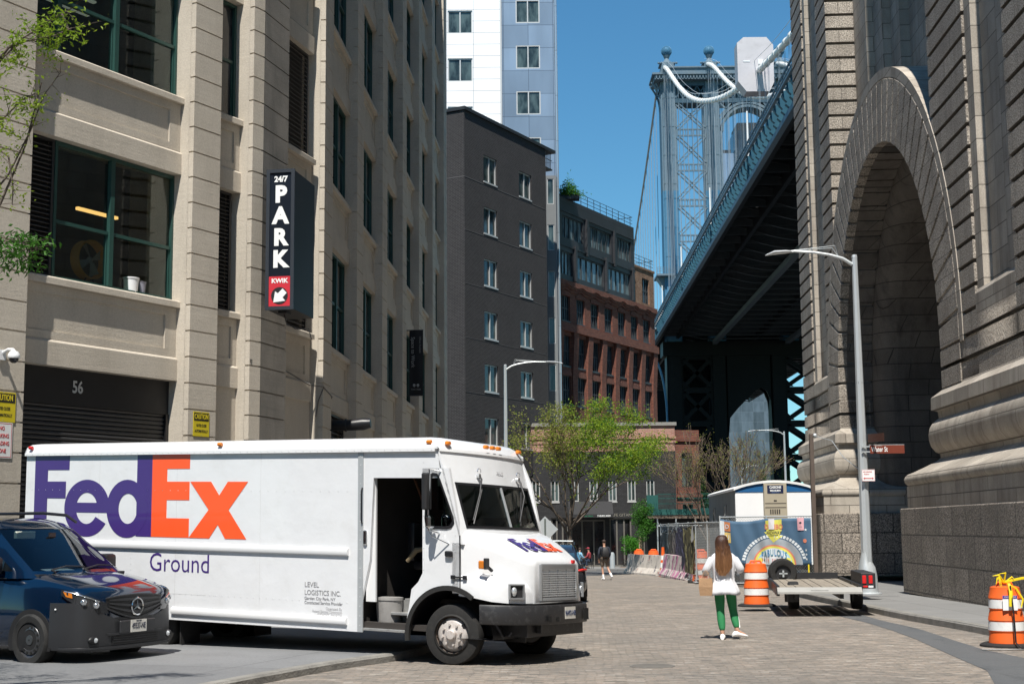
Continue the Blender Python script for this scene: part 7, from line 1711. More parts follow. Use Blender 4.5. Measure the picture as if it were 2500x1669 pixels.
for x, y in ((4.05, 89.6), (4.75, 90.2)):
    c = thing('cafe_chair', 'black cafe chair under the %s' % ('person in blue and white' if x < 4.3 else 'person in dark red'), 'chair', (x, y, ground(y) + .1), 60 if x < 4.3 else -70)
    b = MB(); b.box(-.2, .2, -.2, .2, .40, .43); b.build('seat', BLACK, c, smooth=0); b = MB(); b.box(-.2, .2, -.23, -.2, .43, .85); b.build('backrest', BLACK, c, smooth=0)
    for i, j in ((-1, -1), (1, -1), (-1, 1), (1, 1)): b = MB(); b.cyl((i * .18, j * .18, 0), (i * .18, j * .18, .4), .015, n=6); b.build('leg', BLACK, c)
# ============================================================ STREET LAMPS
def lamp(label, loc, az, h, L, rise=.0):
    """tapered octagonal pole on a flared base with one long curved arm towards -X"""
    t = thing('street_lamp', label, 'street lamp', loc, az, 'grey street lamps with curved arms')
    b = MB(); b.tube([(0, 0, .7), (0, 0, 3.5), (0, 0, h)], [.135, .115, .07], 8); b.cyl((0, 0, h - .02), (0, 0, h + .05), .075, .06, 8); b.build('pole', GALV, t, smooth=20)
    b = MB(); b.loft([[(r * math.cos(q), r * math.sin(q), z + (dz if math.cos(q) < -.3 else 0)) for q in [2 * PI * k / 16 for k in range(16)]] for r, z, dz in ((.33, 0, 0), (.33, .03, 0), (.255, .05, 0), (.25, .12, 0), (.24, .45, 0), (.20, .66, .06), (.12, .80, .25))]); b.build('base', GALV, t, smooth=40)
    P = [(-.06, 0, h - .20), (-.30, 0, h - .04), (-.62, 0, h + .06), (-1.0, 0, h + .13), (-1.5, 0, h + .17), (-L * .85, 0, h + .15), (-L + .05, 0, h + .10)]
    b = MB(); b.tube(P, [.05, .045, .04, .035, .03, .03, .02], 8); b.build('arm', GALV, t)
    b = MB(); b.loft([[(-L * .70 + x, y * w_, h + .165 + z * k + dz) for y, z in ((-1, 0), (-.7, 1), (.7, 1), (1, 0), (.6, -1), (-.6, -1))] for x, w_, k, dz in ((0, .05, .02, 0), (-.15, .10, .035, -.003), (-.45, .13, .04, -.02), (-L * .30 + .0, .02, .012, -.09))]); b.build('lamp_head', mat('lamp_head_grey', (.55, .57, .58), .35, .3), t, smooth=50)
    b = MB(); b.tube([(-.40, 0, h + .0), (-.55, 0, h + .24), (-1.4, 0, h + .19)], .010, 5); b.tube([(-.40, 0, h + .0), (-.48, 0, h + .30), (-1.7, 0, h + .18)], .008, 5); b.build('stay', GALV, t)
    b = MB()
    for z in (3.0, 5.2): b.cyl((0, 0, z), (0, 0, z + .05), .135 - z * .008, n=12)
    b.build('band', DARKMETAL, t); return t
l1 = lamp('tall grey street lamp on the right pavement in front of the granite arch', (8.73, 35.6, .12 - .13 + .13), 3, 8.45, 2.25)
lamp('grey street lamp rising behind the truck with its arm pointing right', (-.35, 71.0, ground(71) + .1), 180, 10.4, 2.9)
lamp('small distant street lamp beyond the trailer under the bridge', (22.5, 118.0, ground(110)), 0, 10.6, 3.0)
lamp('tiny distant street lamp between the glass tower and the bare tree', (21.6, 135.0, ground(110)), 180, 8.4, 1.6)
# signs on the near lamp
ss = thing('street_sign', 'brown street name sign reading Water St clamped to the lamp post', 'sign', (8.90, 35.45, 3.58), 0)
b = MB(); b.box(-.02, .84, -.006, .006, -.01, .20); b.build('plate', mat('sign_brown', (.17, .035, .018), .45, var=.05), ss, smooth=0)
text('Water St', LETWHITE, ss, bd(.22, -.009, .09), h=.125, sx=.62, bold=.02)
text('Brooklyn Bridge District', LETWHITE, ss, bd(.20, -.009, .183), h=.018, sx=.7)
b = MB(); b.box(-.04, .84, -.008, .008, .20, .212); b.box(-.22, -.02, -.02, .02, .02, .05); b.box(-.22, -.02, -.02, .02, .15, .18); b.build('bracket', GALV, ss, smooth=0)
s2 = thing('street_sign', 'small street name blade turned edge on above the brown sign', 'sign', (8.86, 35.5, 3.85), 66)
b = MB(); b.box(0, .62, -.005, .005, 0, .20); b.build('plate', mat('sign_brown_dark', (.06, .025, .018), .5), s2, smooth=0)
s3 = thing('parking_sign_plate', 'white no parking anytime sign with a red double arrow on the lamp post', 'sign', (8.80, 35.38, 3.03), 0)
b = MB(); b.box(-.16, .16, -.004, .004, -.145, .145); b.build('plate', LETWHITE, s3, smooth=0)
text('NO PARKING', REDL, s3, bd(-.02, -.006, .085), h=.032, sx=.8, bold=.03); text('Anytime', REDL, s3, bd(-.045, -.006, .03), h=.035, sx=.8, bold=.02)
shape([[(-.13, 0), (-.09, .03), (-.09, .010), (.09, .010), (.09, .03), (.13, 0), (.09, -.03), (.09, -.010), (-.09, -.010), (-.09, -.03)]], REDL, s3, bd(0, -.006, -.075), name='arrow')
b = MB(); [b.box(x0, x1, -.0055, -.0042, z0, z1) for x0, x1, z0, z1 in ((-.155, .155, .135, .14), (-.155, .155, -.14, -.135), (-.155, -.15, -.135, .135), (.15, .155, -.135, .135))]; b.build('border', REDL, s3, smooth=0)
# back of a diamond warning sign beyond the truck
ds = thing('warning_sign', 'grey back of a diamond road sign on a post between the truck and the tree', 'sign', (1.50, 68.5, ground(68.5) + .1), 0)
b = MB(); b.ext([(0, .62 * 1.0), (.62, 0), (0, -.62), (-.62, 0)], -.01, .01, 'y'); b.v = [(x, y, z + 2.2) for x, y, z in b.v]; b.box(-.3, .3, -.01, .01, 1.35, 1.62); b.build('plate', GALV, ds, smooth=0)
b = MB(); b.box(-.04, .04, -.07, -.02, 0, 2.7); b.build('post', mat('post_green', (.10, .12, .11), .6), ds, smooth=0)
# timber pole and wire by the granite pier
tp = thing('utility_post', 'thin brown steel post behind the banner fence with a wire to the lamp', 'post', (9.20, 43.9, ground(44)), 0)
b = MB(); b.box(-.06, .06, -.06, .06, 0, 4.85); b.build('post', mat('post_brown', (.10, .075, .06), .7, var=.3), tp, smooth=0)
b = MB(); b.tube([(.05, -.05, 4.8), (.3, -1.5, 4.55), (-.2, -5, 3.9), (-.45, -8.2, 3.35)], .012, 5); b.ball((.12, 0, 4.8), .07); b.build('wire', GALV, tp)
# ============================================================ BARRELS, BARRIERS, CONE
OR = mat('barrel_orange', (.80, .13, .02), .45, var=.08, vs=5, dirt=.15, dcol=(.35, .10, .04)); RW = mat('barrel_white', (.72, .72, .70), .4, var=.06, dirt=.35, dcol=(.35, .33, .32), vs=4)
def barrel(label, x, y, z, s=1.0, bands=True):
    t = thing('traffic_barrel', label, 'traffic barrel', (x, y, z), 0, 'orange and white traffic barrels'); t.scale = (s, s, s)
    R = lambda h: .30 - .055 * h
    b = MB(); pr = []; hs = [0.06, .24, .25, .42, .43, .60, .61, .78, .79, .93]
    for i, h in enumerate(hs): pr.append((R(h) - (0.012 if i % 4 in (1, 2) else 0) + (.014 if h in (.25, .43, .61, .79) else 0), h))
    pr += [(.235, .965), (.17, .985), (.02, .985)]
    b.lathe(pr, 32); b.build('drum', OR, t, smooth=35)
    b = MB()
    for z0, z1 in ((.265, .405), (.625, .765)): b.lathe([(R(z0) + .006, z0), (R(z1) + .006, z1), (R(z1) - .01, z1), (R(z0) - .01, z0)], 32, close=True)
    b.build('reflective_band', RW, t, smooth=35)
    b = MB(); b.lathe([(.36, 0), (.44, 0), (.44, .03), (.38, .06), (.31, .06)], 24, cap=False); b.lathe([(.01, .002), (.4, .002)], 24); b.build('rubber_base', RUBBER, t, smooth=30)
    b = MB(); b.tube([(-.13, 0, .97), (-.11, 0, 1.03), (.11, 0, 1.03), (.13, 0, .97)], .028, 8); b.build('handle', OR, t)
    return t
barrel('orange and white traffic barrel just right of the walking woman', 5.52, 32.9, .0, .985)
barrel('orange and white traffic barrel left of the walking woman at the end of the barrier', 7.45, 57.3, ground(57), 1.25)
bR = barrel('large orange barrel at the right edge with a white notice and yellow tape on it', 7.34, 21.6, .0, .90)
for i, (x, lab) in enumerate(((7.65, 'leftmost of three orange barrels behind the pale concrete barrier'), (8.45, 'middle one of three orange barrels behind the pale concrete barrier'), (9.2, 'rightmost of three orange barrels behind the concrete barrier'))):
    barrel(lab, x, 88 - i, ground(88) + .0, 1.22)
nb = MB(); nb.box(-.14, .10, -.292, -.286, .60, .84); o = nb.build('notice', LETWHITE, bR, smooth=0)
nb = MB(); nb.box(-.14, .10, -.296, -.2925, .79, .84); nb.build('notice_header', mat('notice_purple', (.10, .06, .28), .5), bR, smooth=0)
text('YOU MUST STOP', LETWHITE, bR, bd(-.02, -.298, .815), h=.018)
TAPE = mat('tape_yellow', (.80, .62, .01), .5, var=.05)
tp_ = thing('caution_tape', 'yellow caution tape knotted round the barrel at the right edge', 'tape', (7.32, 21.6, .90), 0)
b = MB(); rng = random.Random(3)
for k in range(6):
    a = rng.uniform(0, 6.28); b.tube([(.0, -.05, .03), (.12 * math.cos(a), -.1, .08 + .1 * abs(math.sin(a))), (.2 * math.cos(a + .5), -.12, .05 + .12 * math.sin(a))], [.012, .016, .004], 5)
b.tube([(0, -.1, .05), (.25, -.1, .10), (.8, -.3, .16), (1.6, -.5, .2)], [.02, .02, .02, .02], 5, sx=.2); b.tube([(.03, -.1, .02), (.12, -.22, -.05), (.20, -.25, -.2), (.16, -.27, -.32)], [.02, .018, .016, .01], 5, sx=.3); b.tube([(.0, -.27, .03), (.0, -.32, -.1), (-.005, -.31, -.30)], [.014, .02, .02], 5, sx=1.6)
b.build('ribbon', TAPE, tp_)
cb_ = MB(); cb_.tube([(7.32, 21.29, .90), (7.34, 21.26, .5), (7.33, 21.2, .08), (7.36, 21.05, .015), (7.7, 20.3, .015), (8.2, 19.6, .015)], .013, 6); cb_.tube([(6.75, 20.95, .015), (7.1, 20.85, .015), (7.5, 20.8, .015), (8.0, 20.9, .02)], .011, 6)
tag(cb_.build('rope', BLACK), 'thin black rope trailing from the barrel at the right edge over the ground', 'rope')
def jersey(label, p0, p1, z, m, z1=None):
    d = Vector(p1) - Vector(p0); L = d.length; az = math.degrees(math.atan2(d.x, d.y)); t = thing('concrete_barrier', label, 'concrete barrier', (p0[0], p0[1], z), az, 'concrete road barriers')
    b = MB(); n = 12; pf = [(-.40, 0), (-.40, .10), (-.22, .38), (-.13, 1.02), (.13, 1.02), (.22, .38), (.40, .10), (.40, 0)]
    b.loft([[(x * 1.0 + .012 * math.sin(i * 1.7 + zz * 3), L * i / n, zz) for x, zz in pf] for i in range(n + 1)]); b.build('body', m, t, smooth=20); return t
def graff(name, base, cols):
    m, t, p = newmat(name); v = coord(t); c = base; n0 = noise(t, v, 2.5, 6, .65); c = mixc(t, ramp(t, n0, [(.4, 0.0), (.7, 1.0)]), base, tuple(x * .62 for x in base))
    for i, (col, sc, lo_, hi) in enumerate(cols):
        vv = coord(t, (1 + i * .37, 1.3, .8 + i * .2)); c = mixc(t, ramp(t, noise(t, vv, sc, 3, .7), [(lo_, 0.0), (hi, 1.0)]), c, col)
    t.links.new(c, p.inputs['Base Color']); p.inputs['Roughness'].default_value = .9; bump(t, p, noise(t, v, 30, 4), .4, .01); return m
jersey('pale scuffed concrete barrier with dark scribbled graffiti', (6.25, 77.2), (7.45, 71.9), ground(75), graff('barrier_scribble', (.62, .56, .50), [((.12, .11, .13), 2.6, .60, .62), ((.40, .20, .18), 1.9, .63, .66)]))
jersey('concrete barrier painted black and magenta nearest the barrel', (7.35, 69.3), (7.62, 60.6), ground(65), graff('barrier_magenta', (.60, .54, .50), [((.45, .16, .28), 1.1, .50, .56), ((.05, .045, .06), 1.6, .56, .58), ((.32, .18, .22), 2.8, .60, .64)]))
cn = thing('traffic_cone', 'slim orange traffic cone with white bands between the two barriers', 'traffic cone', (7.3, 70.4, ground(70)), 0)
b = MB(); b.box(-.22, .22, -.22, .22, 0, .05); b.lathe([(.19, .05), (.07, 1.35), (.075, 1.4), (.01, 1.4)], 16); b.build('body', OR, cn, smooth=40); b = MB(); b.lathe([(.165, .40), (.14, .65), (.13, .65), (.15, .4)], 16, close=True); b.lathe([(.125, .78), (.105, 1.0), (.1, 1.0), (.11, .78)], 16, close=True); b.build('band', RW, cn)
for x, y, lab, m_, h in ((6.15, 90.0, 'short grey bollard on the far pavement beside the man', GALV, 1.0), (11.2, 90.5, 'tall pale concrete bollard behind the barriers', mat('bollard_pale', (.5, .48, .44), .8), 2.0)):
    t = thing('bollard', lab, 'bollard', (x, y, ground(y) + .1), 0); b = MB(); b.lathe([(.16, 0), (.15, h - .15), (.12, h - .03), (.01, h)], 16); b.build('post', m_, t)
# ============================================================ OFFICE TRAILER, FENCE, BANNER
ot = thing('office_trailer', 'white site office trailer with a blue stripe and a beige air conditioner behind the banner', 'trailer', (8.22, 53.0, ground(53)), 2.75)
WO = 2.86; LO = 11.0; G = -ground(53)
def arcroof(x): return 3.24 + .25 * (1 - ((x - WO / 2) / (WO / 2)) ** 2) ** .9 + G
pf = [(0, .75)] + [(WO * k / 14, arcroof(WO * k / 14) - .1) for k in range(15)] + [(WO, .75)]
b = MB(); b.ext(pf, 0, LO, 'y'); b.build('body', mat('trailer_white', (.80, .80, .80), .55, var=.03), ot, smooth=30)
b = MB(); b.ext([(-.012, .75), (-.012, 3.12 + G), (0, 3.14 + G), (0, .75)], .02, LO - .02, 'y'); b.build('side_sheet', mat('trailer_grey', (.22, .23, .235), .6, var=.25, vs=1.2, stretch=(1, 1, .2)), ot, smooth=0)
tp2 = [(WO * k / 14, arcroof(WO * k / 14) - .08) for k in range(15)]; b = MB(); b.ext(tp2 + [(WO, 3.06 + G), (0, 3.06 + G)], -.02, .0, 'y'); b.build('blue_stripe', mat('trailer_blue', (.01, .10, .26), .5), ot, smooth=0)
b = MB(); up = [(WO * k / 14, arcroof(WO * k / 14) - .09) for k in range(15)]; b.ext([(-.06, 3.12 + G)] + up + [(WO + .06, 3.12 + G), (WO + .06, 3.20 + G)] + [(x, z + .09) for x, z in up[::-1]] + [(-.06, 3.20 + G)], -.08, LO + .05, 'y'); b.build('roof', mat('trailer_roof', (.75, .75, .74), .6, var=.05), ot, smooth=30)
a0, a1 = 1.02, 1.85; b = MB(); b.box(a0, a1, -.32, -.021, 1.55 + G, 3.36 + G); ac = b.build('air_conditioner', mat('ac_beige', (.40, .35, .26), .55, var=.05), ot, bevel=.01)
b = MB(); [b.box(a0 + .03, a1 - .03, -.325, -.32, z + G, z + .03 + G) for z in (2.62, 2.47, 2.15)]; [b.box(a0 + .20 + k * .08, a0 + .25 + k * .08, -.325, -.32, 2.24 + G, 2.42 + G) for k in range(5)]; b.box(a0 + .35, a0 + .46, -.326, -.32, 2.70 + G, 2.76 + G); b.build('grille', mat('ac_dark', (.06, .05, .04), .6), ac, smooth=0)
b = MB(); b.box(a0 + .12, a1 - .12, -.328, -.3205, 3.0 + G, 3.30 + G); b.build('sticker', mat('sticker_navy', (.01, .015, .05), .5), ac, smooth=0)
text('CASSONE', LETWHITE, ac, bd((a0 + a1) / 2, -.331, 3.22 + G), h=.085, sx=.82, bold=.05); text('800.640.8844', LETWHITE, ac, bd((a0 + a1) / 2, -.331, 3.10 + G), h=.065, sx=.78, bold=.05); text('www.cassone.com', mat('light_blue_text', (.2, .35, .7), .5), ac, bd((a0 + a1) / 2, -.331, 3.03 + G), h=.03, sx=.9)
for y, z0, z1, w_ in ((1.2, 1.45, 2.25, .8), (3.2, 1.5, 2.65, .5), (5.6, 1.45, 2.2, .7), (8.0, 1.5, 2.6, .5), (9.6, 1.45, 2.1, .6)):
    b = MB(); b.box(-.06, -.012, y, y + w_, z0 + G, z1 + G); o = b.build('window', mat('pent_frame', (.07, .075, .08)), ot, smooth=0); b = MB(); b.box(-.066, -.06, y + .05, y + w_ - .05, z0 + .05 + G, z1 - .05 + G); b.build('pane', darkpane('dark_window'), o, smooth=0)
b = MB(); b.box(.2, .35, .2, LO - .2, .55, .75); b.box(WO - .35, WO - .2, .2, LO - .2, .55, .75); b.build('chassis', BLACK, ot, smooth=0)
for y in (.5, 4.5, 8.5):
    for x in (.3, WO - .3): b = MB(); b.box(x - .15, x + .15, y, y + .3, 0, .56); b.build('block_pier', mat('block_grey', (.2, .2, .19), .9), ot, smooth=0)
# chain link fence with banner: from A (right, by the pier) to B (left), then away
FA, FB, FC = Vector((10.42, 49.6, 0)), Vector((7.42, 51.6, 0)), Vector((7.1, 56.0, 0))
def mesh_link(b, p, q, z0, z1, pitch=.085, r=.0035):
    d = (q - p); L = d.length; d.normalize(); H_ = z1 - z0; n = int((L + H_) / pitch)
    for k in range(n):
        a = k * pitch
        for s_ in (1, -1):
            # diagonal wires clipped to the panel
            x0, zz0 = (a, 0) if a < L else (L, a - L); x1, zz1 = (a - H_, H_) if a > H_ else (0, a)
            if s_ < 0: x0, x1 = L - x0, L - x1
            if abs(x0 - x1) < .02: continue
            b.cyl(p + d * x0 + Vector((0, 0, z0 + zz0)), p + d * x1 + Vector((0, 0, z0 + zz1)), r, n=3, cap=False)
def fence(label, p, q, zt, posts, gz0=.12, link=.1):
    z0 = ground(p.y); t = thing('chain_link_fence', label, 'fence', (p.x, p.y, z0), 0, 'chain link fence panels'); P0 = Vector((0, 0, 0)); Q = q - p
    b = MB(); b.cyl(P0 + Vector((0, 0, zt)), Q + Vector((0, 0, zt)), .022, n=8); b.cyl(P0 + Vector((0, 0, gz0)), Q + Vector((0, 0, gz0)), .022, n=8); b.build('rail', GALV, t)
    for f in posts: b = MB(); c = P0 + Q * f; b.cyl(c, c + Vector((0, 0, zt + .05)), .028, n=8); b.box(c.x - .12, c.x + .12, c.y - .3, c.y + .3, 0, .03); b.build('post', GALV, t)
    b = MB(); mesh_link(b, P0, Q, gz0, zt, link, .0045); b.build('wire_mesh', GALV, t, smooth=0); return t
fence('chain link fence panel that carries the big painted banner in front of the white trailer', FA, FB, 2.45, (0, .5, 1))
fence('chain link panel left of the banner fence running away from the street', FB, FC, 2.3, (.5, 1), link=.12)
fence('long chain link fence hung with torn dark netting behind the painted barriers', FC, Vector((8.6, 84, 0)), 2.35, (.15, .4, .7, 1), link=.4)
# torn tarpaulins on the far fence
for i, (f0, f1, col, lab) in enumerate(((.02, .20, (.13, .12, .06), 'torn olive netting hanging on the fence nearest the banner'), (.22, .40, (.05, .05, .09), 'dark blue tarpaulin hanging on the fence behind the barriers'), (.42, .62, (.12, .11, .10), 'grey brown debris netting draped on the fence behind the barriers'), (.66, .95, (.09, .10, .10), 'grey mesh sheet on the far end of the fence'))):
    p, q = FC + (Vector((8.6, 84, 0)) - FC) * f0, FC + (Vector((8.6, 84, 0)) - FC) * f1; rng = random.Random(i); ph_ = rng.uniform(0, 6)
    def ff(a, c, o=0.0): 
        v = p + (q - p) * a; top = 2.3 - .25 * abs(math.sin(a * 4 + ph_)); return (v.x - .08 + .07 * math.sin(a * 22 + c * 3 + ph_) + o, v.y, ground(v.y) + .35 + (top - .35) * c)
    b = MB(); b.slab(lambda a, c: ff(a, c), lambda a, c: ff(a, c, .015), 28, 6); tag(b.build('tarpaulin', graff('tarp_%d' % i, col, [(tuple(min(1, x * 3.2) for x in col), 2.2, .54, .60), ((.015, .015, .015), 1.7, .56, .62)])), lab, 'tarpaulin', 'sheets hung on the construction fence')
wt = MB(); wt.add([(7.05, 56.6, 1.9), (7.05, 57.4, 1.35), (7.05, 57.0, 1.2), (7.04, 56.2, 1.35), (7.06, 56.61, 1.9), (7.06, 57.4, 1.34), (7.06, 57.0, 1.19), (7.05, 56.2, 1.34)], [(0, 1, 2, 3), (4, 7, 6, 5), (0, 4, 5, 1), (2, 6, 7, 3)])
tag(wt.build('torn_sheet', LETWHITE), 'white torn corner of sheet hanging from the top of the fence', 'tarpaulin')
# banner
bn = thing('event_banner', 'colourful blue and yellow fabric banner reading DUMBO ARCHWAY FABULOUS FREE EVENTS', 'banner', tuple(FB + Vector((0, -.06, ground(51)))), 0)
d_ = (FA - FB); BL = d_.length - .15; baz = math.degrees(math.atan2(d_.x, d_.y)) - 90; bn.rotation_euler = (0, 0, -rad(baz)); BZ0, BZ1 = .78, 2.42
def btop(a): return BZ1 - .10 * math.sin(PI * min(1, a * 1.9)) * (a < .53) - .02
def bw_(a, c, o=0.0): return (BL * a, -.03 + .035 * math.sin(a * 17 + c * 2) * (1 - .4 * c) + .015 * math.sin(a * 41 + c * 7) + o, BZ0 + (btop(a) - BZ0) * c)
BLU = mat('banner_blue', (.055, .115, .19), .7, var=.22, vs=1.3)
b = MB(); b.slab(lambda a, c: bw_(a, c), lambda a, c: bw_(a, c, .006), 40, 14); b.build('cloth', BLU, bn, smooth=180)
def cutx(o):
    bb_ = bmesh.new(); bb_.from_mesh(o.data); xs = [v.co.x for v in bb_.verts]
    for k in range(int(min(xs) / BL * 40) + 1, int(max(xs) / BL * 40) + 1):
        bmesh.ops.bisect_plane(bb_, geom=bb_.verts[:] + bb_.edges[:] + bb_.faces[:], plane_co=(BL * k / 40, 0, 0), plane_no=(1, 0, 0))
    bb_.to_mesh(o.data); bb_.free()
def onb(polys, m, lift=.006, name='print'):
    """flat print laid on the waving cloth; polygons in metres (x, z)"""
    o = shape(polys, m, bn, Matrix.Identity(4), 0.0, name); cutx(o)
    for v in o.data.vertices:
        x, z = v.co.x, v.co.y; a = x / BL; c = (z - BZ0) / (btop(a) - BZ0); q = bw_(a, c); v.co = Vector((x, q[1] - lift, z))
    return o
def ontext(s_, m, x, z, h, **k):
    o = text(s_, m, bn, Matrix.Identity(4), h=h, ext=0.0, **k)
    for v in o.data.vertices:
        X_, Z_ = x + v.co.x, z + v.co.y; a = X_ / BL; q = bw_(a, (Z_ - BZ0) / (btop(a) - BZ0)); v.co = Vector((X_, q[1] - .022, Z_))
    return o
cxx, cz = BL * .595, .80
def arc(r0, r1, a0=0, a1=180, n=30, ky=.86): return [(cxx + r0 * math.cos(rad(a0 + (a1 - a0) * i / n)), cz + ky * r0 * math.sin(rad(a0 + (a1 - a0) * i / n))) for i in range(n + 1)] + [(cxx + r1 * math.cos(rad(a1 - (a1 - a0) * i / n)), cz + ky * r1 * math.sin(rad(a1 - (a1 - a0) * i / n))) for i in range(n + 1)]
SIL = mat('print_silver', (.30, .33, .36), .7, var=.25, vs=3); WHP = mat('print_white', (.62, .66, .68), .7, var=.1); REDP = mat('print_coral', (.62, .20, .12), .7); YEP = mat('print_yellow', (.62, .58, .10), .7, var=.1); LBP = mat('print_sky', (.30, .50, .58), .7); BKP = mat('print_black', (.03, .035, .045), .7); TEP = mat('print_teal', (.06, .20, .28), .7); PKP = mat('print_pink', (.62, .30, .30), .7)
for k in range(26):
    a = 12 + k * 6.2
    if a < 168: onb([arc(1.10, 1.22, a, a + 4.6, 3)], WHP, .007)
onb([arc(.80, 1.06)], SIL, .006); onb([arc(.74, .80)], REDP, .008); onb([arc(.66, .74)], YEP, .008); onb([arc(.0, .66)], WHP, .008)
onb([arc(.60, .66, 10, 60)], LBP, .010); onb([arc(.60, .66, 120, 170)], LBP, .010)
ax, az_ = BL * .60, 2.02
onb([[(ax - .30, btop(.5) - .06), (ax + .30, btop(.7) - .03), (ax + .29, 1.98), (ax + .20, 1.80), (ax + .34, 1.80), (ax - .02, 1.56), (ax - .36, 1.93), (ax - .27, 1.93), (ax - .30, 2.1)]], YEP, .009)
ontext('DUMBO', REDP, ax - .0, 2.10, .17, sx=.78, bold=.04); ontext('ARCHWAY', BKP, ax, 1.90, .12, sx=.66, bold=.015, shear=.1)
onb([[(ax - .2, 1.805), (ax + .17, 1.83), (ax + .17, 1.815), (ax - .2, 1.79)]], BKP, .02)
for i, ch in enumerate('FABULOUS'):
    q = (i - 3.5) * .128; o = text(ch, TEP if i % 2 else mat('print_blue', (.07, .22, .42), .7), bn, Matrix.Identity(4), h=.23, sx=.55, bold=.03, ext=0.0)
    zc = 1.20 - 1.0 * q * q * .45
    for v in o.data.vertices: X_, Z_ = cxx + q + v.co.x, zc + v.co.y - .0; a = X_ / BL; w2 = bw_(a, (Z_ - BZ0) / (btop(a) - BZ0)); v.co = Vector((X_, w2[1] - .024, Z_))
for i, ch in enumerate('FREE EVENTS!'):
    if ch == ' ': continue
    ontext(ch, (REDP, BKP, PKP)[i % 3], cxx + (i - 5.5) * .082, .94, .13, sx=.6, bold=.02)
for xx_ in (-.52, .52): onb([ell(cxx + xx_, .96, .10, .08, n=16)], YEP, .012)
for z in (2.0, 1.30, 1.15, .99): 
    sx_ = BL * .945; onb([[(sx_ + (.055 if k % 2 == 0 else .022) * math.sin(2 * PI * k / 10), z + (.055 if k % 2 == 0 else .022) * math.cos(2 * PI * k / 10)) for k in range(10)]], WHP, .009)
onb([ell(BL * .935, 1.62, .07, .07, n=20)], REDP, .009)
onb([[(.0, btop(0) - .05), (.17, btop(.05) - .05), (.17, .80), (.0, .80)]], WHP, .009); onb([[(.17, btop(.05) - .06), (.42, btop(.12) - .06), (.42, 1.95), (.17, 1.98)]], mat('print_orange', (.6, .22, .08), .7), .010); onb([[(.17, 1.93), (.42, 1.91), (.42, 1.55), (.17, 1.55)]], mat('print_amber', (.62, .45, .15), .7), .010)
ontext('D', WHP, .29, 2.12, .16, bold=.03); ontext('U', WHP, .29, 1.74, .16, bold=.03)
onb([[(ax - .17, btop(.55) - .02), (ax + .04, btop(.6) - .01), (ax + .04, 2.02), (ax - .17, 2.02)]], mat('paper_grey', (.62, .60, .62), .7), .03, 'notice')
onb([[(BL * .86, 2.41), (BL * .93, 2.415), (BL * .93, 1.98), (BL * .86, 1.98)]], mat('notice_pink', (.66, .36, .40), .7), .02, 'notice'); ontext('IN USE', BKP, BL * .895, 2.10, .03, sx=.8); onb([ell(BL * .895, 2.24, .045, .035, n=14)], BKP, .025)
# fence foot bits
ys = MB(); ys.box(-.02, .02, -.02, .02, 0, .55); o = ys.build('yellow_strap', TAPE); o.location = (10.15, 49.6, ground(50) + .25); tag(o, 'short bright yellow strap on the right end of the banner fence', 'strap')
# ============================================================ FLATBED TILT TRAILER
ft = thing('flatbed_trailer', 'low flatbed trailer with weathered plank deck and red tail lamps beside the kerb', 'trailer', (6.55, 31.5, 0), 8)
def DZ(y): return .50 + .012 * (y + 1.6)
WT = 1.62
PLK = mat('weathered_planks', (.26, .225, .18), .85, var=.35, vs=2.5, stretch=(5, .5, 1), dirt=.4, dcol=(.10, .085, .07), bs=.4, bd=.01)
x = -WT / 2; i = 0
b = MB()
while x < WT / 2 - .02:
    b.box(x, x + .172, -1.55, 3.6, DZ(0) - .03, DZ(0) + .006 * (i % 3)); x += .18; i += 1
b.build('deck', PLK, ft, smooth=0)
b = MB(); b.ext([(-1.75, DZ(-1.6) - .09), (-1.55, DZ(0) - .03), (-1.55, DZ(0) + .02), (-1.75, DZ(-1.6) - .05)], -WT / 2 - .05, WT / 2 + .05, 'x'); b.build('tail_ramp', mat('pale_steel', (.42, .41, .38), .5, .3, var=.2), ft, smooth=0)
b = MB(); b.box(-.18, .18, -1.70, -1.66, DZ(-1.6) - .048, DZ(-1.6) - .02); b.build('slot', BLACK, ft, smooth=0)
b = MB(); b.box(-WT / 2 - .06, -WT / 2, -1.55, 3.7, .36, DZ(0) + .05); b.box(WT / 2, WT / 2 + .06, -1.55, 3.7, .36, DZ(0) + .07); b.box(-WT / 2, WT / 2, 3.6, 3.68, .36, DZ(0) + .16); b.box(-.5, -.42, -1.5, 3.6, .30, DZ(0) - .04); b.box(.42, .5, -1.5, 3.6, .30, DZ(0) - .04); b.build('frame', DARKMETAL, ft, smooth=0)
b = MB(); b.box(WT / 2 + .06, WT / 2 + .36, -1.35, .9, .50, .82); fd = b.build('fender', mat('fender_black', (.02, .02, .022), .55, var=.3, dirt=.3), ft, bevel=.01)
b = MB(); b.box(WT / 2 + .09, WT / 2 + .17, -1.37, -1.35, .60, .77); b.box(WT / 2 + .22, WT / 2 + .30, -1.37, -1.35, .60, .77); b.box(WT / 2 + .10, WT / 2 + .20, -1.37, -1.35, .52, .56); b.build('tail_lamp', MATS['red_lens'], fd, bevel=.01); b = MB(); b.box(WT / 2 + .21, WT / 2 + .31, -1.37, -1.35, .52, .56); b.build('white_lamp', WHITE, fd, smooth=0)
for s_ in (-.55, 1): carwheel(ft, s_ * (WT / 2 + .20), .1, -1, R=.30, steel_rim=False, z=.30); 
for o_ in [o for o in ft.children if o.name.startswith('wheel')]: o_.rotation_euler = (0, 0, -PI / 2 if o_.location.x < 0 else PI / 2); o_.location.x += (.11 if o_.location.x < 0 else .0) * 0
for yy, xx in ((-1.2, -.55),): b = MB(); b.box(xx - .14, xx + .14, yy, yy + .2, .22, .40); b.build('jack', DARKMETAL, ft, smooth=0)
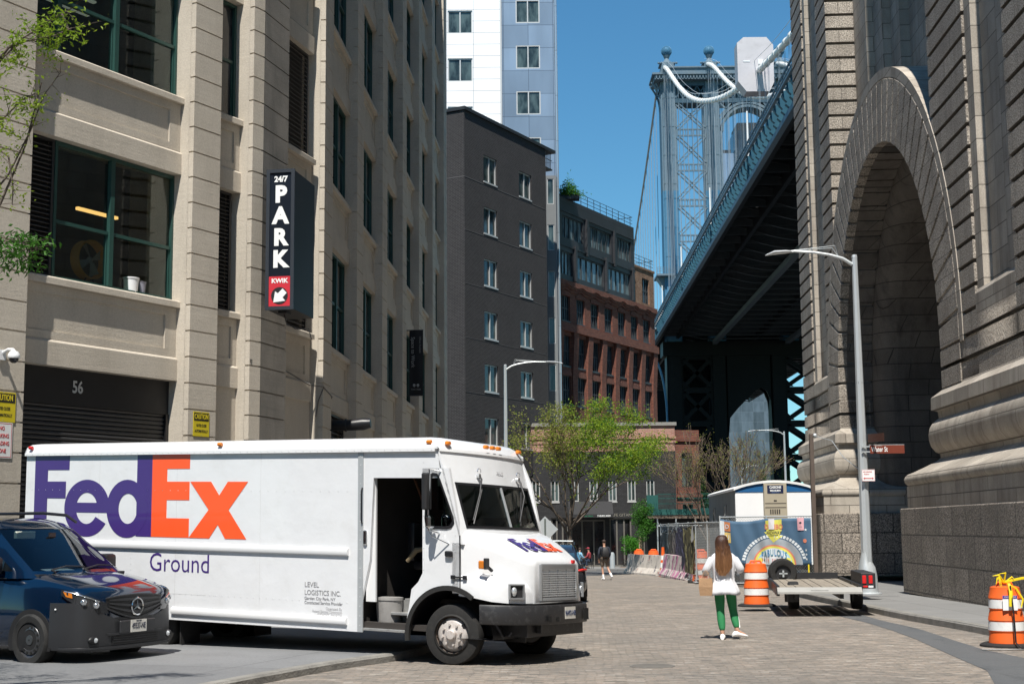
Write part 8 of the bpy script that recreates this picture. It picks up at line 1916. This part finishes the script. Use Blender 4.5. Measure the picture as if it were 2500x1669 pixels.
sw2 = thing('spare_wheel', 'black spare wheel standing upright at the head of the flatbed trailer', 'wheel', (6.52, 34.9, .68), 0)
b = MB(); b.lathe([(.19, .0), (.23, -.01), (.31, -.01), (.345, .04), (.35, .1), (.345, .17), (.31, .22), (.2, .22)], 36, axis='y', close=True); b.build('tyre', RUBBER, sw2, smooth=40); b = MB(); b.lathe([(.2, .02), (.16, .06), (.06, .05), (.01, .05)], 24, axis='y', cap=False); b.build('rim', DARKMETAL, sw2); b = MB(); b.box(-.1, .1, -.02, .0, -.03, .0); b.box(-.02, .02, -.02, 0, -.1, .06); b.build('clamp', GALV, sw2, smooth=0); 
# ============================================================ SIDEWALK SHED
sh_ = thing('sidewalk_shed', 'green boarded sidewalk shed on steel posts beside the low corner building', 'scaffold', (9.0, 96.2, ground(96) + .1), 0)
SG = mat('shed_green', (.012, .085, .075), .6, var=.1); G = -ground(96) - .1
b = MB(); b.box(-.05, 5.6, -.05, .0, 2.62 + G, 3.0 + G); b.box(-.05, .72, -.06, -.01, 3.0 + G, 3.95 + G); b.box(3.3, 5.6, -.9, -.85, 2.62 + G, 3.05 + G); b.build('green_panel', SG, sh_, smooth=0)
b = MB(); b.box(-.05, 5.6, 0, 1.6, 2.40 + G, 2.6 + G); b.box(-.05, 5.6, -.06, .02, 2.38 + G, 2.5 + G); b.build('deck', mat('shed_timber', (.16, .12, .09), .8, var=.3), sh_, smooth=0)
b = MB()
for z in (3.35, 3.7, 4.0): b.box(.7, 5.6, -.03, -.01, z + G, z + .04 + G)
for x in [.7 + .08 * k for k in range(62)]: b.box(x, x + .012, -.025, -.012, 3.0 + G, 4.0 + G)
b.build('mesh_rail', SG, sh_, smooth=0)
for x in (.65, 1.9, 3.2, 4.5): b = MB(); b.cyl((x, 0, 0), (x, 0, 2.4 + G), .05, n=8); b.build('post', GALV, sh_)
b = MB(); b.cyl((.65, 0, 2.2 + G), (1.9, 0, .3), .02, n=6); b.cyl((1.9, 0, 2.2 + G), (.65, 0, .3), .02, n=6); b.cyl((.65, 0, 1.9 + G), (4.5, 0, 1.9 + G), .025, n=6); b.build('brace', GALV, sh_)
b = MB(); b.box(.0, 5.4, 1.5, 1.6, 0, 2.4 + G); b.build('back_board', BLACK, sh_, smooth=0)
# ============================================================ TREES
def leafmat(name, c1, c2, tr=.35):
    m, t, p = newmat(name); tc = t.nodes.new('ShaderNodeTexCoord'); n = noise(t, tc.outputs['Object'], 1.3, 3); n2 = noise(t, tc.outputs['Object'], 17, 2)
    c = mixc(t, ramp(t, mth(t, 'ADD', mth(t, 'MULTIPLY', n, .6), mth(t, 'MULTIPLY', n2, .4)), [(.38, 0.0), (.62, 1.0)]), c1, c2)
    t.links.new(c, p.inputs['Base Color']); p.inputs['Roughness'].default_value = .5; p.inputs['Specular IOR Level'].default_value = .3
    tl = t.nodes.new('ShaderNodeBsdfTranslucent'); t.links.new(c, tl.inputs[0]); mx = t.nodes.new('ShaderNodeMixShader'); mx.inputs[0].default_value = tr
    t.links.new(p.outputs[0], mx.inputs[1]); t.links.new(tl.outputs[0], mx.inputs[2]); t.links.new(mx.outputs[0], t.nodes['Material Output'].inputs[0]); MATS[name] = m; return m
LF = leafmat('spring_leaf', (.19, .30, .02), (.32, .42, .04), .5); LFO = leafmat('olive_leaf', (.22, .24, .05), (.32, .32, .08), .45); LFD = leafmat('deep_leaf', (.035, .13, .012), (.06, .18, .02), .35); LFE = leafmat('evergreen_leaf', (.02, .06, .015), (.045, .10, .025), .2)
BARK = mat('bark', (.10, .078, .06), .9, var=.35, vs=6, bs=.5, bd=.02, bsc=20)
class Leaves:
    def __init__(s, rng): s.v = []; s.f = []; s.r = rng
    def leaf(s, p, L, w_, droop=.3):
        r = s.r; d = Vector((r.gauss(0, 1), r.gauss(0, 1), r.gauss(0, .6) - droop)).normalized(); u = d.cross(Vector((r.gauss(0, 1), r.gauss(0, 1), r.gauss(0, 1)))).normalized()
        p = Vector(p); n = len(s.v); q = d.cross(u) * w_ * .25
        s.v += [tuple(p), tuple(p + d * L * .45 + u * w_ * .5 + q), tuple(p + d * L), tuple(p + d * L * .45 - u * w_ * .5 + q)]; s.f.append((n, n + 1, n + 2, n + 3))
    def build(s, m, par, name='crown'):
        me = bpy.data.meshes.new(name); me.from_pydata(s.v, [], s.f); me.materials.append(m); o = bpy.data.objects.new(name, me); COL.objects.link(o); o.parent = par; return o
def grow(rng, p, d, L, r, depth, mb, tips, up=.15, spread=.55, seg=4, kids=(2, 3), taper=.62, minr=.006):
    pts = [p.copy()]; rs = [r]; q = p.copy(); dd = d.copy()
    for i in range(seg):
        dd = (dd + Vector((rng.gauss(0, .10), rng.gauss(0, .10), rng.gauss(0, .06) + up * .12))).normalized(); q = q + dd * L / seg; pts.append(q.copy()); rs.append(max(minr, r * (1 - (1 - taper) * (i + 1) / seg)))
        if depth > 0 and i >= 1 and rng.random() < .55: 
            nd = (dd + Vector((rng.gauss(0, spread), rng.gauss(0, spread), rng.gauss(0, spread * .5)))).normalized(); grow(rng, q.copy(), nd, L * .62, rs[-1] * .55, depth - 1, mb, tips, up, spread, seg, kids, taper, minr)
    mb.tube(pts, rs, 6 if r > .04 else 4, cap=False); tips.append((pts[-1], depth)); tips.append((pts[-2], depth))
    if depth > 0:
        for k in range(rng.randint(*kids)):
            nd = (dd + Vector((rng.gauss(0, spread), rng.gauss(0, spread), rng.gauss(0, spread * .45)))).normalized(); grow(rng, q.copy(), nd, L * rng.uniform(.6, .8), rs[-1] * .75, depth - 1, mb, tips, up, spread, seg, kids, taper, minr)
# --- green street tree beyond the truck
t = thing('street_tree', 'half-leafed spring tree with bright green right side standing behind the truck', 'tree', (2.95, 76, ground(76) + .05), 0)
rng = random.Random(11); tk = MB(); tips = []
tk.tube([(0, 0, 0), (.03, 0, 1.2), (0, 0, 2.2)], [.17, .13, .12], 10)
for k, (dx_, dz_) in enumerate(((-.75, 1.0), (-.35, 1.5), (.05, 1.7), (.45, 1.3), (.95, 1.0), (1.3, .85), (.6, 1.6), (-.95, .75), (.2, 1.2), (1.25, .55))):
    grow(rng, Vector((.0, 0, 1.9 + .08 * k)), Vector((dx_, rng.gauss(0, .5), dz_ * 1.25)).normalized(), 2.75, .065, 3, tk, tips, .35, .36)
tk.build('trunk', BARK, t, smooth=60)
A_, B_, C_ = Leaves(rng), Leaves(rng), Leaves(rng)
for (p, dep) in tips:
    right = p.x > .6 + rng.gauss(0, .5); n = (20 if right else 6) if dep == 0 else (6 if right else 2)
    if p.z < 2.3: n = int(n * .4)
    if p.z > 9.8 or p.x > 5.2 or p.x < -3.4: continue
    for _ in range(n):
        q = p + Vector((rng.gauss(0, .20), rng.gauss(0, .20), rng.gauss(0, .15) - .05)); tgt = (A_ if rng.random() < .8 else C_) if right else (B_ if rng.random() < .8 else A_)
        tgt.leaf(q, rng.uniform(.10, .17), rng.uniform(.05, .08))
A_.build(LF, t); B_.build(LFO, t); C_.build(LFD, t)
# --- bare twiggy trees under the bridge
for i, (x, y, sc, lab) in enumerate(((12.6, 93, 1.0, 'bare brown twiggy tree nearest the low corner building'), (15.2, 97, 1.05, 'bare brown twiggy tree right of the other one, in front of the glass tower'))):
    t = thing('bare_tree', lab, 'tree', (x, y, ground(y)), 0, 'bare trees under the bridge'); rng = random.Random(40 + i); tk = MB(); tips = []
    tk.tube([(0, 0, 0), (0, 0, 1.6), (0, 0, 2.4)], [.16, .12, .10], 8)
    for k in range(8): grow(rng, Vector((0, 0, 1.6 + .15 * k)), Vector((rng.gauss(0, .45), rng.gauss(0, .4), 1.25)).normalized(), 2.35 * sc, .055, 4 if k < 6 else 3, tk, tips, .5, .30, 3, (2, 2), .6, .011)
    tk.build('trunk', mat('twig_brown', (.13, .095, .07), .9, var=.2), t, smooth=0); L_ = Leaves(rng)
    for p, dep in tips:
        for _ in range(2 if rng.random() < .5 else 0): L_.leaf(p + Vector((rng.gauss(0, .1), rng.gauss(0, .1), rng.gauss(0, .1))), .10, .05)
    L_.build(LFO, t)
# --- young staked tree and round shrub by the corner
def blob(name, lab, x, y, z0, rx, rz, zc, n, m, seed, stake=None, cat='tree', loc_z=None):
    t = thing(name, lab, cat, (x, y, ground(y) + .1), 0); rng = random.Random(seed); tk = MB(); tk.tube([(0, 0, 0), (.02, 0, zc * .6), (0, 0, zc)], [.05, .035, .02], 6)
    L_ = Leaves(rng)
    lobes = [(rng.gauss(0, rx * .35), rng.gauss(0, rx * .35), zc + rng.uniform(-rz * .7, rz * .7), rng.uniform(.35, .55)) for _ in range(14)]
    for lx, ly, lz, f in lobes: tk.tube([(0, 0, max(.1, lz - .5)), (lx, ly, lz)], [.015, .006], 4)
    tk.build('trunk', BARK, t)
    for _ in range(n):
        lx, ly, lz, f = rng.choice(lobes); v = Vector((rng.gauss(0, 1), rng.gauss(0, 1), rng.gauss(0, 1))).normalized() * rng.random() ** .4; L_.leaf((lx + v.x * rx * f, ly + v.y * rx * f, lz + v.z * rz * f), rng.uniform(.09, .15), .06)
    L_.build(m, t)
    if stake: b = MB(); b.box(stake - .05, stake + .05, -.05, .05, 0, 2.0); b.build('stake', mat('stake_wood', (.36, .27, .18), .8), t, smooth=0)
    return t
blob('young_tree', 'small dense young tree on a timber stake beside the green shed', 8.35, 93, 0, .95, 1.25, 3.0, 3800, LFD, 5, -.12)
blob('shrub', 'round bright green shrub at the foot of the low corner building', 7.9, 96.5, 0, .75, .75, 1.35, 1800, leafmat('shrub_leaf', (.05, .22, .02), (.10, .30, .03), .4), 6, .55, 'shrub')
blob('potted_shrub', 'small dark green shrub behind the parked car by the shopfront', 2.6, 96.6, 0, .5, .5, .8, 700, LFD, 7, None, 'shrub')
# evergreen and river-side trees beyond the trailer
def conifer(lab, x, y, h, w_, seed, z0=None):
    t = thing('evergreen_tree', lab, 'tree', (x, y, ground(y) if z0 is None else z0), 0, 'trees by the river'); rng = random.Random(seed); tk = MB(); tk.tube([(0, 0, 0), (0, 0, h)], [.18, .02], 6); L_ = Leaves(rng)
    for k in range(120):
        z = h * (.12 + .86 * rng.random()); rr = w_ * (1 - z / h) ** .75 * rng.uniform(.6, 1.1); a = rng.uniform(0, 6.28); e = Vector((rr * math.cos(a), rr * math.sin(a), z - .15 * rr)); tk.tube([(0, 0, z), tuple(e)], [.03, .008], 4)
        for _ in range(34): f = rng.random() ** .6; L_.leaf(Vector((e.x * f, e.y * f, z - .15 * rr * f)) + Vector((rng.gauss(0, .15), rng.gauss(0, .15), rng.gauss(0, .12))), .22, .09)
    tk.build('trunk', BARK, t); L_.build(LFE, t)
conifer('dark evergreen tree in front of the glass tower beyond the white trailer', 20.6, 118, 7.2, 1.9, 21)
conifer('slender dark tree against the lattice beside the granite pier', 28.6, 150, 9.0, 1.6, 22)
conifer('dark tree seen low between the bare trees and the corner building', 17.0, 130, 7.5, 2.0, 23)
# rooftop planting on the loft
t = thing('roof_shrub', 'green shrubs on the roof terrace of the brick loft building', 'shrub', (5.0, 119.5, 30.0 - .0), 0); rng = random.Random(9); L_ = Leaves(rng)
for _ in range(1500): v = Vector((rng.gauss(0, .5), rng.gauss(0, .5), 0)); L_.leaf((v.x, v.y, abs(rng.gauss(0, .55)) * (1.3 - min(1, abs(v.x)))), .25, .08, -.3)
L_.build(LFD, t); b = MB(); b.box(-.9, .9, -.5, .5, -.3, .05); b.build('planter', BLACK, t, smooth=0)
# --- tree left of the picture whose branch tips reach into the frame
t = thing('street_tree', 'leafy branches with fresh green leaves reaching in at the upper left edge', 'tree', (-7.6, 12.4, 0), 0)
rng = random.Random(77); tk = MB(); tk.tube([(0, 0, 0), (.05, .1, 2.5), (.1, .3, 4.2), (.2, .4, 6.0)], [.20, .16, .12, .06], 10)
from mathutils import Vector as V3
def px(x, y, Y):
    """world point seen at full-picture pixel (x, y) of a 2349 px wide frame at depth Y, used once to pose the branches"""
    F_ = 3472.; d = V3(((x * 1.06428 - 1250) / F_, -(y * 1.06428 - 834.5) / F_, -1.0)); R_ = cam.matrix_world.to_3x3(); r = R_ @ d; return V3((0, 0, 1.8)) + r * (Y / r.y)
base = V3(t.location)
brs = [([(-260, 560), (-60, 500), (20, 400), (70, 300), (100, 220), (140, 165)], 14.0, 'thin'), ([(-200, 330), (-60, 210), (10, 130), (50, 90), (110, 50), (165, 20)], 13.6, 'full'), ([(-60, 210), (20, 110), (60, 95), (130, 80), (165, 65)], 13.6, 'full'),
       ([(-200, 420), (-50, 330), (10, 270), (50, 230), (80, 215)], 13.8, 'full'), ([(-120, 380), (-20, 330), (20, 360), (30, 430), (28, 470)], 13.8, 'thin'), ([(-260, 560), (-80, 545), (0, 552), (50, 556), (85, 575)], 12.6, 'dark'), ([(-260, 560), (-80, 560), (-10, 575), (30, 580), (60, 590)], 12.6, 'dark'), ([(-60, 500), (0, 470), (60, 330), (95, 190)], 14.0, 'thin')]
A_, B_, C_ = Leaves(rng), Leaves(rng), Leaves(rng)
for pts, Y, kind in brs:
    P = [px(x, y, Y) - base for x, y in pts]; root_ = V3((.08, .25, min(5.5, max(2.6, P[0].z - .6)))); tk.tube([root_] + P, [.04, .022, .014, .010, .008, .006, .004][:len(P) + 1], 5)
    for i in range(len(P) - 1):
        for k in range({'full': 15, 'thin': 7, 'dark': 22}[kind]):
            f = rng.random(); c = P[i].lerp(P[i + 1], f); tw = c + V3((rng.gauss(0, .11), rng.gauss(0, .12), rng.gauss(0, .09))) * (1.0 if kind != 'thin' else .7)
            if i == 0 or rng.random() < .2: continue
            tk.tube([c, tw], [.004, .002], 3, cap=False); n = {'full': 9, 'thin': 5, 'dark': 8}[kind]; g = {'full': A_, 'thin': A_, 'dark': C_}[kind]
            for _ in range(n): g.leaf(tw + V3((rng.gauss(0, .04), rng.gauss(0, .04), rng.gauss(0, .03))), rng.uniform(.045, .08) if kind != 'thin' else rng.uniform(.025, .05), rng.uniform(.016, .028), .9 if kind == 'dark' else .35)
for k in range(9): 
    tips = []; grow(rng, V3((.1, .3, 3.6 + .3 * k)), V3((rng.gauss(-.5, .8), rng.gauss(-.1, .8), .8)).normalized(), 1.5, .05, 2, tk, tips, .2, .5)
    for p, dep in tips:
        w_ = base + p
        if w_.x / max(w_.y, .1) > -.375: continue
        for _ in range(26): A_.leaf(p + V3((rng.gauss(0, .22), rng.gauss(0, .22), rng.gauss(0, .15))), .08, .035)
tk.build('trunk', BARK, t, smooth=60); A_.build(LF, t); C_.build(LFD, t)  # hanging 'dark' twigs get deeper green: their shade is put into the leaf colour
